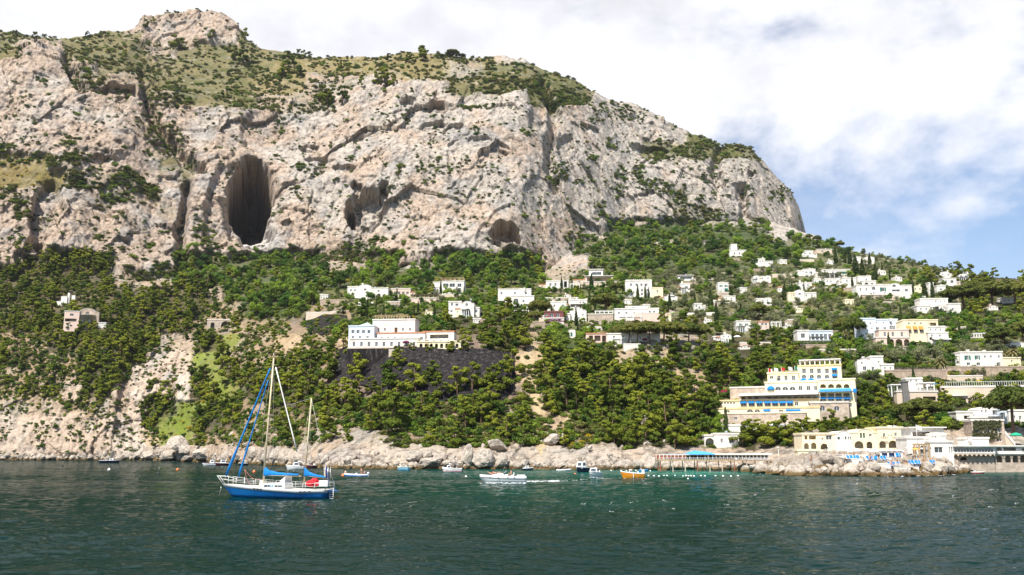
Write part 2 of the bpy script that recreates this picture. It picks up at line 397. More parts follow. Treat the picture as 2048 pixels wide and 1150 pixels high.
def ground_mat(name, sc):
    m, nt, b = new_mat(name); L = nt.links
    at_ = N(nt, 'ShaderNodeAttribute', attribute_name='Col')
    tc = N(nt, 'ShaderNodeTexCoord')
    n1 = N(nt, 'ShaderNodeTexNoise'); n1.inputs['Scale'].default_value = .55 * sc; n1.inputs['Detail'].default_value = 8; n1.inputs['Roughness'].default_value = .72
    L.new(tc.outputs['Object'], n1.inputs['Vector'])
    v1 = N(nt, 'ShaderNodeTexVoronoi', feature='DISTANCE_TO_EDGE'); v1.inputs['Scale'].default_value = .16 * sc
    mv = N(nt, 'ShaderNodeMix', data_type='VECTOR'); mv.inputs[0].default_value = .12
    L.new(tc.outputs['Object'], mv.inputs[4]); L.new(n1.outputs['Color'], mv.inputs[5]); L.new(tc.outputs['Object'], v1.inputs['Vector'])
    r = N(nt, 'ShaderNodeMapRange'); r.inputs[1].default_value = .3; r.inputs[2].default_value = .72; r.inputs[3].default_value = .64; r.inputs[4].default_value = 1.25; L.new(n1.outputs['Fac'], r.inputs[0])
    cb = N(nt, 'ShaderNodeCombineColor')
    for i in range(3): L.new(r.outputs[0], cb.inputs[i])
    mx = N(nt, 'ShaderNodeMix', data_type='RGBA', blend_type='MULTIPLY'); mx.inputs[0].default_value = 1
    L.new(at_.outputs['Color'], mx.inputs[6]); L.new(cb.outputs[0], mx.inputs[7]); L.new(mx.outputs[2], b.inputs['Base Color'])
    b.inputs['Roughness'].default_value = .95; b.inputs['Specular IOR Level'].default_value = .1
    bp = N(nt, 'ShaderNodeBump'); bp.inputs['Strength'].default_value = .9; bp.inputs['Distance'].default_value = 1.6 / sc
    L.new(n1.outputs['Fac'], bp.inputs['Height']); L.new(bp.outputs[0], b.inputs['Normal'])
    return m
def grid_faces(nc, nr):
    i = np.arange(nc - 1)[:, None] * nr + np.arange(nr - 1)[None]
    return np.stack([i, i + nr, i + nr + 1, i + 1], -1).reshape(-1, 4)
def terrain_object(name, P, col, m):
    nc, nr, _ = P.shape
    me = np_mesh(name, P.reshape(-1, 3), grid_faces(nc, nr)); me.materials.append(m)
    a = me.color_attributes.new('Col', 'FLOAT_COLOR', 'POINT')
    a.data.foreach_set('color', np.concatenate([col.reshape(-1, 3), np.ones((nc * nr, 1))], 1).astype(np.float32).ravel())
    o = bpy.data.objects.new(name, me); link(o); o['kind'] = 'structure'
    return o

NCA, NRA = 1050, 470
xsA = np.linspace(-250, 1700, NCA)
PYA, YYA = keyed(MA, xsA, 6)
skx = [s[0] for s in SKY]; PYA[:, 5] = np.interp(xsA, skx, [s[1] for s in SKY])
for k in range(4, -1, -1): PYA[:, k] = np.maximum(PYA[:, k], PYA[:, k + 1] + 4)
pyA, YA = sheet(PYA, YYA, xsA, NRA)
pxA = np.repeat(xsA[:, None], NRA, 1)
aA, eA = bearing(pxA, pyA)
XA = aA * YA; ZA = CAMZ + eA * YA
kA, colA = ground_colour(pxA, pyA, XA, YA, ZA)
amp = ROCKY[cover(pxA, pyA, 10, 0)]
ker = np.hanning(9); ker /= ker.sum()
amp = np.apply_along_axis(lambda q: np.convolve(np.pad(q, 4, mode='edge'), ker, 'valid'), 0, amp); amp = np.apply_along_axis(lambda q: np.convolve(np.pad(q, 4, mode='edge'), ker, 'valid'), 1, amp)
d = rock_relief(XA, YA, ZA) * (.25 + .75 * amp) * np.clip((1640 - pxA) / 60, .1, 1)
c = carve(pxA, pyA)
c = c * (1 + .22 * fbm(XA / 9, YA / 9, ZA / 9, 4, .6))
d = d * (1 - .4 * sst(4, 40, c)) - c
top = sst(.0, .05, (np.arange(NRA)[None] / NRA - .965))
up = .18
hl = np.hypot(aA, 1)
PA = np.stack([XA - d * aA / hl, YA - d / hl, ZA + d * up * (1 - .4 * top)], -1)
# the far side falls away behind the ridge
nb = 10
back = []
for j in range(1, nb + 1):
    t = j / nb
    q = PA[:, -1].copy(); q[:, 1] += 900 * t; q[:, 0] += aA[:, -1] * 900 * t; q[:, 2] = q[:, 2] * (1 - t ** 1.6) - 2 * t
    back.append(q)
PA2 = np.concatenate([PA, np.stack(back, 1)], 1); colA2 = np.concatenate([colA, np.repeat(colA[:, -1:], nb, 1)], 1)
mountain = terrain_object('mountain', PA2, colA2, ground_mat('limestone', 1.0))

# ---------- the coast: slopes, ledges, rocky spit, shore ----------
MBk = [(-260, [(919, 513), (890, 518), (850, 525), (780, 545), (700, 560), (620, 590), (560, 630), (520, 690)]),
       (0, [(919, 513), (890, 517), (850, 522), (780, 540), (700, 558), (620, 588), (550, 632), (515, 690)]),
       (130, [(920, 500), (890, 504), (850, 509), (780, 525), (700, 545), (650, 560), (560, 632), (505, 690)]),
       (225, [(920, 492), (890, 496), (850, 503), (780, 518), (700, 535), (640, 562), (560, 635), (540, 680)]),
       (258, [(920, 490), (890, 500), (850, 508), (780, 525), (700, 540), (640, 565), (570, 635), (550, 690)]),
       (268, [(920, 512), (890, 520), (850, 530), (780, 545), (700, 555), (640, 570), (570, 640), (550, 690)]),
       (280, [(920, 490), (890, 497), (850, 508), (780, 525), (700, 545), (640, 572), (575, 640), (550, 690)]),
       (330, [(921, 475), (895, 482), (865, 495), (780, 520), (700, 550), (630, 590), (570, 640), (545, 700)]),
       (450, [(925, 400), (900, 412), (870, 428), (790, 470), (700, 520), (620, 580), (550, 660), (498, 745)]),
       (550, [(931, 325), (905, 335), (875, 350), (800, 400), (700, 460), (620, 545), (560, 640), (508, 745)]),
       (650, [(936, 277), (915, 286), (885, 300), (800, 345), (700, 400), (620, 490), (560, 590), (520, 740)]),
       (800, [(938, 262), (915, 270), (885, 282), (805, 318), (690, 354), (630, 440), (565, 570), (530, 735)]),
       (950, [(938, 262), (915, 270), (885, 282), (805, 318), (690, 354), (630, 440), (565, 570), (505, 730)]),
       (1080, [(938, 260), (915, 268), (885, 278), (800, 315), (695, 355), (630, 450), (570, 590), (550, 745)]),
       (1170, [(938, 258), (915, 265), (885, 275), (800, 313), (700, 358), (630, 450), (565, 610), (480, 800)]),
       (1300, [(938, 256), (915, 264), (885, 275), (800, 315), (690, 365), (620, 470), (540, 640), (428, 905)]),
       (1380, [(938, 256), (925, 262), (900, 272), (820, 305), (695, 368), (615, 480), (530, 660), (440, 925)]),
       (1465, [(939, 254), (928, 258), (908, 268), (830, 300), (710, 362), (615, 480), (530, 650), (436, 940)]),
       (1495, [(945, 222), (938, 230), (924, 258), (838, 292), (715, 350), (615, 478), (535, 640), (440, 940)]),
       (1545, [(949, 200), (937, 212), (918, 252), (838, 291), (718, 348), (618, 474), (538, 630), (450, 940)]),
       (1590, [(950, 196), (931, 206), (909, 246), (840, 290), (720, 342), (620, 470), (540, 620), (462, 935)]),
       (1700, [(951, 193), (931, 203), (907, 243), (838, 288), (720, 338), (620, 465), (550, 610), (502, 810)]),
       (1850, [(951, 193), (932, 203), (908, 232), (832, 278), (722, 338), (620, 460), (568, 585), (532, 760)]),
       (1902, [(949, 200), (935, 206), (910, 232), (830, 278), (725, 337), (625, 455), (572, 580), (542, 740)]),
       (1925, [(943, 226), (938, 232), (912, 240), (830, 279), (728, 336), (630, 448), (578, 575), (548, 730)]),
       (2048, [(943, 226), (938, 231), (910, 241), (832, 280), (730, 335), (640, 430), (590, 570), (562, 700)]),
       (2320, [(943, 226), (938, 231), (910, 241), (832, 280), (730, 335), (650, 420), (610, 540), (590, 650)])]
NCB, NRB = 1240, 450
xsB = np.linspace(-250, 2310, NCB)
PYB, YYB = keyed(MBk, xsB, 8)
PYB[:, 0] += 6
pyB, YB = sheet(PYB, YYB, xsB, NRB)
pxB = np.repeat(xsB[:, None], NRB, 1)
aB, eB = bearing(pxB, pyB)
XB = aB * YB; ZB = CAMZ + eB * YB
kB, colB = ground_colour(pxB, pyB, XB, YB, ZB, 3)
amp = ROCKY[kB].astype(float)
amp = np.apply_along_axis(lambda q: np.convolve(np.pad(q, 4, mode='edge'), ker, 'valid'), 0, amp); amp = np.apply_along_axis(lambda q: np.convolve(np.pad(q, 4, mode='edge'), ker, 'valid'), 1, amp)
sc = np.clip(YB / 520, .32, 1.1)
base_d = rock_relief(XB / sc, YB / sc, ZB / sc, .55) * sc * .8
soft_d = (7 * ridged(XB / 60, YB / 60, ZB / 60, 3) + 2 * fbm(XB / 12, YB / 12, ZB / 12, 4)) * sc
low = sst(-.5, 3.5, ZB)
spit = sst(1475, 1500, pxB) * (1 - sst(1905, 1925, pxB)) * (1 - sst(12, 20, 950 - pyB + 0 * pxB)) * 0
d = (base_d * sst(.3, .8, amp) * amp + soft_d * .5 * (1 - sst(.3, .8, amp))) * (.45 + .55 * low)
flat = ((pxB > 1590) & (pxB < 1915) & (pyB < 935) & (pyB > 900)) | ((pxB > 1310) & (pxB < 1480) & (pyB > 925))
d = np.where(flat, d * .7, d)
pierz = sst(1290, 1320, pxB) * (1 - sst(1570, 1610, pxB)) * sst(840, 865, pyB) * (1 - sst(926, 936, pyB))
d = d * (1 - .85 * pierz)
shorez = sst(40, 12, PYB[:, :1] - pyB) if False else 1 - sst(14, 46, PYB[:, :1] - pyB)
spitz = sst(1480, 1505, pxB) * (1 - sst(1900, 1920, pxB)) * sst(904, 912, pyB)
crag = (1.0 * facets(XB / 3.4, YB / 3.4, ZB / 2.4, 1.8) + .8 * ridged(XB / 5, YB / 5, ZB / 3, 3) + .35 * ridged(XB / 1.6, YB / 1.6, ZB / 1.6, 2)) * (1 - .8 * pierz)
d = d + crag * (.35 * shorez * amp + .75 * spitz)
# wet weed-brown band at the tide line
wet = (1 - sst(.5, 1.7, ZB + .45 * fbm(XB / 4, YB / 4, ZB, 3)))[..., None]
colB = colB * (1 - wet) + np.array((.17, .115, .05)) * wet
# the landslide scar and the clay bank
scar = np.interp(pyB, [710, 760, 830, 900], [1052, 1058, 1082, 1082]); sw = np.interp(pyB, [705, 720, 800, 900, 915], [2, 17, 12, 9, 0])
sm = (1 - sst(.6, 1.15, np.abs(pxB + 6 * fbm(pxB / 15, pyB / 15, 3, 3) - scar) / (sw + .01)))[..., None] * ((pyB > 705) & (pyB < 915))[..., None]
colB = colB * (1 - sm) + np.array((.47, .36, .21)) * sm
hl = np.hypot(aB, 1)
PB = np.stack([XB - d * aB / hl, YB - d / hl, ZB + d * .22], -1)
PB[..., 2] += spitz * np.clip(ZB, 0, 1.2) * .55 * crag
PB[..., 2] = np.where(ZB < .6, np.minimum(PB[..., 2], ZB + d * .22 * np.clip(ZB / 2 + .4, 0, 1)), PB[..., 2])
back = []
for j in range(1, 9):
    t = j / 8; q = PB[:, -1].copy(); q[:, 1] += 420 * t; q[:, 0] += aB[:, -1] * 420 * t; q[:, 2] = q[:, 2] * (1 - t ** 1.5) - 2 * t
    back.append(q)
front = PB[:, :1].copy(); front[..., 2] = -3; front[..., 1] -= 3
PB2 = np.concatenate([front, PB, np.stack(back, 1)], 1); colB2 = np.concatenate([colB[:, :1], colB, np.repeat(colB[:, -1:], 8, 1)], 1)
hillside = terrain_object('hillside', PB2, colB2, ground_mat('hill_ground', 1.7))

def _idx(px, xs, PY, nr):
    i = int(round((px - xs[0]) / (xs[-1] - xs[0]) * (len(xs) - 1))); i = min(max(i, 0), len(xs) - 1)
    return i
from mathutils.bvhtree import BVHTree
def _bvh(P, st=2):
    Q = P[::st, ::st]; nc, nr, _ = Q.shape
    return BVHTree.FromPolygons(Q.reshape(-1, 3).tolist(), grid_faces(nc, nr).tolist())
BVHB, BVHA = _bvh(PB2, 2), _bvh(PA2, 2)
CAMV = Vector((0, 0, CAMZ))
def hit(px, py):
    """where the line of sight meets the ground"""
    a, e = bearing(px, py); dv = Vector((float(a), 1.0, float(e))).normalized()
    best = None
    for b in (BVHB, BVHA):
        q = b.ray_cast(CAMV, dv, 6000)
        if q[0] is not None and (best is None or q[3] < best[1]): best = (q[0], q[3], b is BVHA)
    return best
def ground(px, py):
    q = hit(px, py)
    return q[0] if q else None
def ground_z(x, y):
    q = BVHB.ray_cast(Vector((x, y, 900)), Vector((0, 0, -1)))
    return q[0].z if q[0] is not None else 0.0

# ---------- the sea ----------
def water_mat():
    m, nt, b = new_mat('sea_water'); L = nt.links
    at_ = N(nt, 'ShaderNodeAttribute', attribute_name='shallow')
    mx = N(nt, 'ShaderNodeMix', data_type='RGBA'); mx.inputs[6].default_value = (.001, .0165, .0145, 1); mx.inputs[7].default_value = (.004, .16, .115, 1)
    L.new(at_.outputs['Fac'], mx.inputs[0]); L.new(mx.outputs[2], b.inputs['Base Color'])
    b.inputs['Roughness'].default_value = .6; b.inputs['Specular IOR Level'].default_value = 0
    tc = N(nt, 'ShaderNodeTexCoord'); mp = N(nt, 'ShaderNodeMapping'); mp.inputs['Scale'].default_value = (1.0, 1.6, 1); L.new(tc.outputs['Object'], mp.inputs[0])
    n1 = N(nt, 'ShaderNodeTexNoise'); n1.inputs['Scale'].default_value = .6; n1.inputs['Detail'].default_value = 4; n1.inputs['Roughness'].default_value = .55; L.new(mp.outputs[0], n1.inputs['Vector'])
    bp = N(nt, 'ShaderNodeBump'); bp.inputs['Strength'].default_value = 1; bp.inputs['Distance'].default_value = .24
    L.new(n1.outputs['Fac'], bp.inputs['Height']); L.new(bp.outputs[0], b.inputs['Normal'])
    n3 = N(nt, 'ShaderNodeTexNoise'); n3.inputs['Scale'].default_value = .045; n3.inputs['Detail'].default_value = 4; mp3 = N(nt, 'ShaderNodeMapping'); mp3.inputs['Scale'].default_value = (.6, 1.6, 1); L.new(tc.outputs['Object'], mp3.inputs[0]); L.new(mp3.outputs[0], n3.inputs['Vector'])
    r3 = N(nt, 'ShaderNodeMapRange'); r3.inputs[1].default_value = .35; r3.inputs[2].default_value = .65; r3.inputs[3].default_value = .03; r3.inputs[4].default_value = .24; L.new(n3.outputs['Fac'], r3.inputs[0]); L.new(r3.outputs[0], bp.inputs['Distance'])
    gl = N(nt, 'ShaderNodeBsdfGlossy'); gl.inputs['Roughness'].default_value = .03; L.new(bp.outputs[0], gl.inputs['Normal'])
    fr = N(nt, 'ShaderNodeFresnel'); fr.inputs['IOR'].default_value = 1.333; L.new(bp.outputs[0], fr.inputs['Normal'])
    mu = N(nt, 'ShaderNodeMath', operation='MULTIPLY'); mu.inputs[1].default_value = .45; L.new(fr.outputs[0], mu.inputs[0])
    ms = N(nt, 'ShaderNodeMixShader'); L.new(mu.outputs[0], ms.inputs[0]); L.new(b.outputs[0], ms.inputs[1]); L.new(gl.outputs[0], ms.inputs[2]); L.new(ms.outputs[0], nt.nodes['Material Output'].inputs[0])
    return m
WM = water_mat()
nx, ny = 900, 560
wx = np.linspace(-560, 2608, nx); wy = np.concatenate([np.linspace(1235, 960, 380), np.linspace(959.4, 914.5, ny - 380)])
gx, gy = np.meshgrid(wx, wy, indexing='ij')
a_, e_ = bearing(gx, gy); Yw = -CAMZ / e_; Xw = a_ * Yw
dyw = np.abs(np.gradient(Yw, axis=1)); dxw = np.abs(np.gradient(Xw, axis=0))
hw = np.zeros(Xw.shape)
patch = np.clip(.75 + 1.1 * fbm(Xw / 34, Yw / 16, 2.2, 3), .15, 1.5)
for lam, ampw, sx, sy, s in ((9.0, .10, 1, 1.5, 1), (4.2, .115, 1, 1.6, 2), (1.9, .11, 1, 1.5, 3), (.95, .05, 1, 1.45, 4), (.48, .02, 1, 1.3, 5)):
    n = 1 - 2 * np.abs(pn(Xw * sx / lam + .35 * Yw / lam, Yw * sy / lam, s * 7.7))
    hw += ampw * n * np.clip(lam / (2.2 * np.maximum(dyw, dxw)) - .35, 0, 1) * (1 if lam > 3 else patch)
Pw = np.stack([Xw, Yw, hw - .05], -1)
me = np_mesh('sea', Pw.reshape(-1, 3), grid_faces(nx, ny)); me.materials.append(WM)
sa = me.attributes.new('shallow', 'FLOAT', 'POINT')
cove = np.exp(-(((gx - 1395) / 120) ** 2)) * np.exp(-(((gy - 944) / 9) ** 2)) + .28 * np.exp(-(((gx - 1080) / 260) ** 2)) * np.exp(-(((gy - 944) / 12) ** 2)) + .3 * sst(1890, 1990, gx) * np.exp(-(((gy - 947) / 7) ** 2)) + .18 * np.exp(-(((gx - 1180) / 420) ** 2)) * np.exp(-(((gy - 975) / 45) ** 2))
cove = np.clip(cove * (.8 + .6 * fbm(Xw / 14, Yw / 14, 4, 3)), 0, 1)
sa.data.foreach_set('value', cove.astype(np.float32).ravel())
sea = bpy.data.objects.new('sea', me); link(sea); sea['kind'] = 'structure'
big = MB(); big.add([(-4500, -1500, -.55), (4500, -1500, -.55), (4500, 5500, -.55), (-4500, 5500, -.55)], [(0, 1, 2, 3)])
wo = big.build('water', WM); wo['kind'] = 'structure'
# ---------- buildings ----------
WHITE = mat('whitewash', (.74, .70, .635), .9, .2, .6, stain=(.50, .44, .36), spec=.1)
CREAM = mat('cream_plaster', (.78, .68, .47), .9, .1, .35, stain=(.66, .55, .38), spec=.1)
YELLOW = mat('yellow_plaster', (.78, .69, .47), .9, .1, .35, stain=(.70, .58, .38), spec=.1)
OCHRE = mat('ochre_plaster', (.76, .55, .29), .9, .12, .35, spec=.1)
PINK = mat('pink_plaster', (.70, .53, .44), .9, .12, .35, stain=(.58, .45, .38), spec=.1)
BEIGE = mat('beige_plaster', (.60, .49, .38), .9, .15, .35, stain=(.45, .38, .31), spec=.1)
PALEBLUE = mat('pale_blue_plaster', (.62, .69, .74), .9, .1, .35, spec=.1)
WINE = mat('wine_plaster', (.20, .075, .07), .9, .15, .5, spec=.1)
ROOFT = mat('roof_lime', (.66, .61, .54), .95, .2, .5, stain=(.45, .40, .35), spec=.05)
TERRA = mat('terracotta', (.48, .23, .13), .9, .25, 1.0, spec=.1)
BLUEC = mat('blue_canvas', (.018, .19, .50), .85, .15, 2, spec=.1)
LBLUEC = mat('light_blue_canvas', (.08, .34, .70), .85, .15, 2, spec=.1)
WHITEC = mat('white_canvas', (.78, .76, .72), .85, .08, 2, spec=.1)
ORANGEC = mat('orange_canvas', (.72, .36, .10), .85, .12, 2, spec=.1)
GREENP = mat('green_shutter_paint', (.02, .15, .105), .5, .15, 3)
BLUEP = mat('blue_paint', (.03, .12, .42), .45, .1, 3)
WHITEP = mat('white_paint', (.78, .77, .74), .5, .06, 3)
GREYM = mat('grey_metal', (.25, .26, .27), .5, .15, 3, metal=.5)
DARKW = mat('dark_timber', (.085, .055, .035), .8, .3, 3)
REDW = mat('red_timber', (.30, .11, .06), .75, .3, 3)
TANW = mat('pale_timber', (.42, .30, .17), .75, .25, 3)
DARKIN = mat('shaded_interior', (.05, .045, .04), .9, .3, 1)
VINE = mat('dark_vine', (.055, .06, .022), .9, .5, 1.2)
BOUG = mat('bougainvillea', (.42, .02, .09), .9, .45, 1.4)
BOUGP = mat('purple_bougainvillea', (.20, .035, .12), .9, .45, 1.4)
def glass_mat():
    m, nt, b = new_mat('window_glass'); b.inputs['Base Color'].default_value = (.035, .045, .05, 1); b.inputs['Roughness'].default_value = .08
    tc = N(nt, 'ShaderNodeTexCoord'); n = N(nt, 'ShaderNodeTexNoise'); n.inputs['Scale'].default_value = .9
    nt.links.new(tc.outputs['Object'], n.inputs['Vector']); r = N(nt, 'ShaderNodeValToRGB'); r.color_ramp.elements[0].color = (.02, .025, .03, 1); r.color_ramp.elements[1].color = (.10, .12, .13, 1)
    nt.links.new(n.outputs['Fac'], r.inputs[0]); nt.links.new(r.outputs[0], b.inputs['Base Color']); return m
GLASS = glass_mat()
def masonry(name, c1, c2, mortar, sc=1.0):
    m, nt, b = new_mat(name); L = nt.links; tc = N(nt, 'ShaderNodeTexCoord')
    mp = N(nt, 'ShaderNodeMapping'); mp.inputs['Rotation'].default_value = (R(90), 0, 0); L.new(tc.outputs['Object'], mp.inputs[0])
    br = N(nt, 'ShaderNodeTexBrick'); br.inputs['Scale'].default_value = sc; br.inputs['Color1'].default_value = (*c1, 1); br.inputs['Color2'].default_value = (*c2, 1); br.inputs['Mortar'].default_value = (*mortar, 1)
    br.inputs['Brick Width'].default_value = .8; br.inputs['Row Height'].default_value = .4; br.inputs['Mortar Size'].default_value = .03; L.new(mp.outputs[0], br.inputs['Vector'])
    n = N(nt, 'ShaderNodeTexNoise'); n.inputs['Scale'].default_value = .6; n.inputs['Detail'].default_value = 8; n.inputs['Roughness'].default_value = .7; L.new(tc.outputs['Object'], n.inputs['Vector'])
    r = N(nt, 'ShaderNodeMapRange'); r.inputs[1].default_value = .3; r.inputs[2].default_value = .7; r.inputs[3].default_value = .55; r.inputs[4].default_value = 1.25; L.new(n.outputs['Fac'], r.inputs[0])
    mx = N(nt, 'ShaderNodeVectorMath', operation='SCALE'); L.new(br.outputs['Color'], mx.inputs[0]); L.new(r.outputs[0], mx.inputs['Scale'])
    L.new(mx.outputs[0], b.inputs['Base Color']); b.inputs['Roughness'].default_value = .95; b.inputs['Specular IOR Level'].default_value = .1
    MATS[name] = m; return m
STONE = masonry('rubble_masonry', (.50, .40, .31), (.40, .32, .25), (.54, .46, .38))
DRYST = masonry('terrace_masonry', (.50, .38, .28), (.37, .29, .22), (.30, .25, .2), 1.2)

def net_mat():
    m, nt, b = new_mat('black_netting'); L = nt.links; tc = N(nt, 'ShaderNodeTexCoord')
    mp = N(nt, 'ShaderNodeMapping'); mp.inputs['Scale'].default_value = (.5, .5, .12); L.new(tc.outputs['Object'], mp.inputs[0])
    n = N(nt, 'ShaderNodeTexNoise'); n.inputs['Scale'].default_value = 1.6; n.inputs['Detail'].default_value = 8; n.inputs['Roughness'].default_value = .72; L.new(mp.outputs[0], n.inputs['Vector'])
    r = N(nt, 'ShaderNodeValToRGB'); e = r.color_ramp.elements; e[0].position = .40; e[0].color = (.012, .011, .011, 1); e[1].position = .74; e[1].color = (.18, .155, .135, 1); k = e.new(.57); k.color = (.033, .029, .029, 1); L.new(n.outputs['Fac'], r.inputs[0]); L.new(r.outputs[0], b.inputs['Base Color']); b.inputs['Roughness'].default_value = .95; b.inputs['Specular IOR Level'].default_value = .05
    return m
NETM = net_mat()
KEEP = []        # what each building covers in the photo, for the planting
MARKS = []       # (px, py, short phrase) landmarks that labels can name
class House:
    def __init__(s, name, label, cat, cx, yb, yaw=0.0, Y=None, near=1.5, group=None, phrase=None):
        if Y is None:
            g = ground(cx, yb); Y = g.y - near
        s.p0 = at(cx, yb, Y); s.c, s.s = math.cos(R(yaw)), math.sin(R(yaw)); s.cx, s.yb, s.Y = cx, yb, Y
        s.root = tag(empty(name, s.p0, -R(yaw)), label, cat, group)
        if phrase: MARKS.append((cx, yb - 8, phrase))
        s.mpp = Y / F
    def uv(s, px, py, dy=0.0):
        a, e = bearing(px, py); a = float(a); e = float(e)
        u = (a * (s.Y + dy * s.c) - s.p0.x - dy * s.s) / (s.c + a * s.s)
        return u, CAMZ + e * (s.Y - u * s.s + dy * s.c) - s.p0.z
    def rect(s, x0, y0, x1, y1, dy):
        u0 = s.uv(x0, (y0 + y1) / 2, dy)[0]; u1 = s.uv(x1, (y0 + y1) / 2, dy)[0]
        v1 = s.uv((x0 + x1) / 2, y0, dy)[1]; v0 = s.uv((x0 + x1) / 2, y1, dy)[1]
        return u0, u1, v0, v1
    def keep(s, x0, y0, x1, y1): KEEP.append((x0, y0, x1, y1, s.Y))
    def block(s, x0, y0, x1, y1, m=None, dy=0.0, dep=7.0, roof='flat', wins=(), base=2.5, t=.35, roofm=None, keep=True, over=.18):
        m = m or WHITE; u0, u1, v0, v1 = s.rect(x0, y0, x1, y1, dy); vb = v0 - base
        if keep: s.keep(x0, y0, x1, y1)
        w = u1 - u0
        if roof == 'gable': prof = [(u1, v1 - w * .16), ((u0 + u1) / 2, v1), (u0, v1 - w * .16)]
        elif roof == 'vault':
            r = min(w * .22, (v1 - v0) * .5); prof = [(u0 + w * (.5 + .5 * math.cos(math.pi * k / 10)), v1 - r + r * math.sin(math.pi * k / 10)) for k in range(11)]
        elif roof == 'scroll':
            r = min(w * .16, (v1 - v0) * .3); prof = [(u1, v1 - r)] + [(u0 + w * (.5 + .30 * math.cos(math.pi * k / 10)), v1 - r + r * math.sin(math.pi * k / 10)) for k in range(11)] + [(u0, v1 - r)]
        else: prof = [(u1, v1), (u0, v1)]
        outer = [(u0, vb), (u1, vb)] + prof
        holes = []; todo = []
        for (a0, b0, a1, b1, k) in wins:
            p0, p1, q0, q1 = s.rect(a0, b0, a1, b1, dy)
            p0, p1 = max(p0, u0 + .12), min(p1, u1 - .12); q1 = min(q1, v1 - .12); q0 = max(q0, vb + .1)
            if p1 - p0 < .15 or q1 - q0 < .15: continue
            if k in 'aAo':
                r = (p1 - p0) / 2; rz = min(r, (q1 - q0) * .7)
                h = [(p0, q0), (p1, q0)] + [((p0 + p1) / 2 + r * math.cos(math.pi * i / 8), q1 - rz + rz * math.sin(math.pi * i / 8)) for i in range(9)]
            else: h = [(p0, q0), (p1, q0), (p1, q1), (p0, q1)]
            holes.append(h); todo.append((p0, p1, q0, q1, k, h))
        mb = MB(); loops = [outer] + holes
        flat = [p for lp in loops for p in lp]
        tris = tessellate_polygon([[Vector((p[0], p[1], 0)) for p in lp] for lp in loops])
        for yy in (dy, dy + t): mb.add([(p[0], yy, p[1]) for p in flat], [tuple(tr) for tr in tris])
        for h in holes:
            n = len(h); mb.add([(p[0], dy, p[1]) for p in h] + [(p[0], dy + t, p[1]) for p in h], [(i, (i + 1) % n, n + (i + 1) % n, n + i) for i in range(n)])
        n = len(outer); yb_ = dy + dep
        mb.add([(p[0], dy, p[1]) for p in outer] + [(p[0], yb_, p[1]) for p in outer], [(i, (i + 1) % n, n + (i + 1) % n, n + i) for i in range(n)])
        mb.add([(p[0], yb_, p[1]) for p in outer], [tuple(range(n))])
        if any(x[4] in 'AL' for x in todo):
            mb.add([(u0 + .1, dy + 2.6, vb), (u1 - .1, dy + 2.6, vb), (u1 - .1, dy + 2.6, v1 - .1), (u0 + .1, dy + 2.6, v1 - .1)], [(0, 1, 2, 3)])
        mb.build('wall', m, s.root)
        rm = roofm or (ROOFT if m in (STONE, BEIGE, PINK) else m)
        rb = MB()
        if roof == 'flat':
            rb.box(u0 - over, u1 + over, dy - over, yb_ + over, v1 + .003, v1 + .16)
            rb.box(u0 - over, u1 + over, dy - over, dy - over + .22, v1 + .162, v1 + .5); rb.box(u0 - over, u0 - over + .22, dy - over + .222, yb_, v1 + .162, v1 + .5); rb.box(u1 + over - .22, u1 + over, dy - over + .222, yb_, v1 + .162, v1 + .5)
        elif roof == 'slab': rb.box(u0 - .5, u1 + .5, dy - .7, yb_ + .3, v1 + .003, v1 + .28)
        elif roof in ('gable', 'vault', 'scroll'):
            e = .1; q = [(p[0] + (e if p[0] > (u0 + u1) / 2 else -e), p[1] + .09) for p in prof]; n = len(q)
            lo = [(p[0], p[1] + .003) for p in prof]
            for yy0, yy1 in ((dy - .12, yb_ + .1),):
                mb2 = [(p[0], yy0, p[1]) for p in q] + [(p[0], yy1, p[1]) for p in q] + [(p[0], yy0, p[1]) for p in lo] + [(p[0], yy1, p[1]) for p in lo]
                rb.add(mb2, [(i, i + 1, n + i + 1, n + i) for i in range(n - 1)] + [(2 * n + i, 2 * n + i + 1, 3 * n + i + 1, 3 * n + i) for i in range(n - 1)] + [(i, i + 1, 2 * n + i + 1, 2 * n + i) for i in range(n - 1)])
        if rb.v: rb.build('roof', rm, s.root)
        for (p0, p1, q0, q1, k, h) in todo:
            W_, H_ = p1 - p0, q1 - q0
            if k in 'AL': continue
            if k == 'd':
                db = MB(); db.box(p0 + .01, p1 - .01, dy + .16, dy + .24, q0 + .01, q1 - .01); do = db.build('door', GREENP if rnd.random() < .5 else DARKW, s.root); continue
            fb = MB(); fw = min(.09, W_ * .12); y0f, y1f = dy + .17, dy + .25
            if k in 'ao':
                n = len(h); cx_, cz_ = (p0 + p1) / 2, (q0 + q1) / 2
                ins = [(cx_ + (p[0] - cx_) * (1 - 2 * fw / W_), cz_ + (p[1] - cz_) * (1 - 2 * fw / H_)) for p in h]
                fb.add([(p[0], y0f, p[1]) for p in h] + [(p[0], y0f, p[1]) for p in ins] + [(p[0], y1f, p[1]) for p in ins], [(i, (i + 1) % n, n + (i + 1) % n, n + i) for i in range(n)] + [(n + i, n + (i + 1) % n, 2 * n + (i + 1) % n, 2 * n + i) for i in range(n)])
                poly = ins
            else:
                fb.box(p0, p0 + fw, y0f, y1f, q0, q1); fb.box(p1 - fw, p1, y0f, y1f, q0, q1); fb.box(p0 + fw, p1 - fw, y0f, y1f, q1 - fw, q1); fb.box(p0 + fw, p1 - fw, y0f, y1f, q0, q0 + fw)
                poly = [(p0 + fw, q0 + fw), (p1 - fw, q0 + fw), (p1 - fw, q1 - fw), (p0 + fw, q1 - fw)]
            fb.box((p0 + p1) / 2 - fw * .4, (p0 + p1) / 2 + fw * .4, y0f + .003, y1f - .003, q0 + fw, q1 - fw)
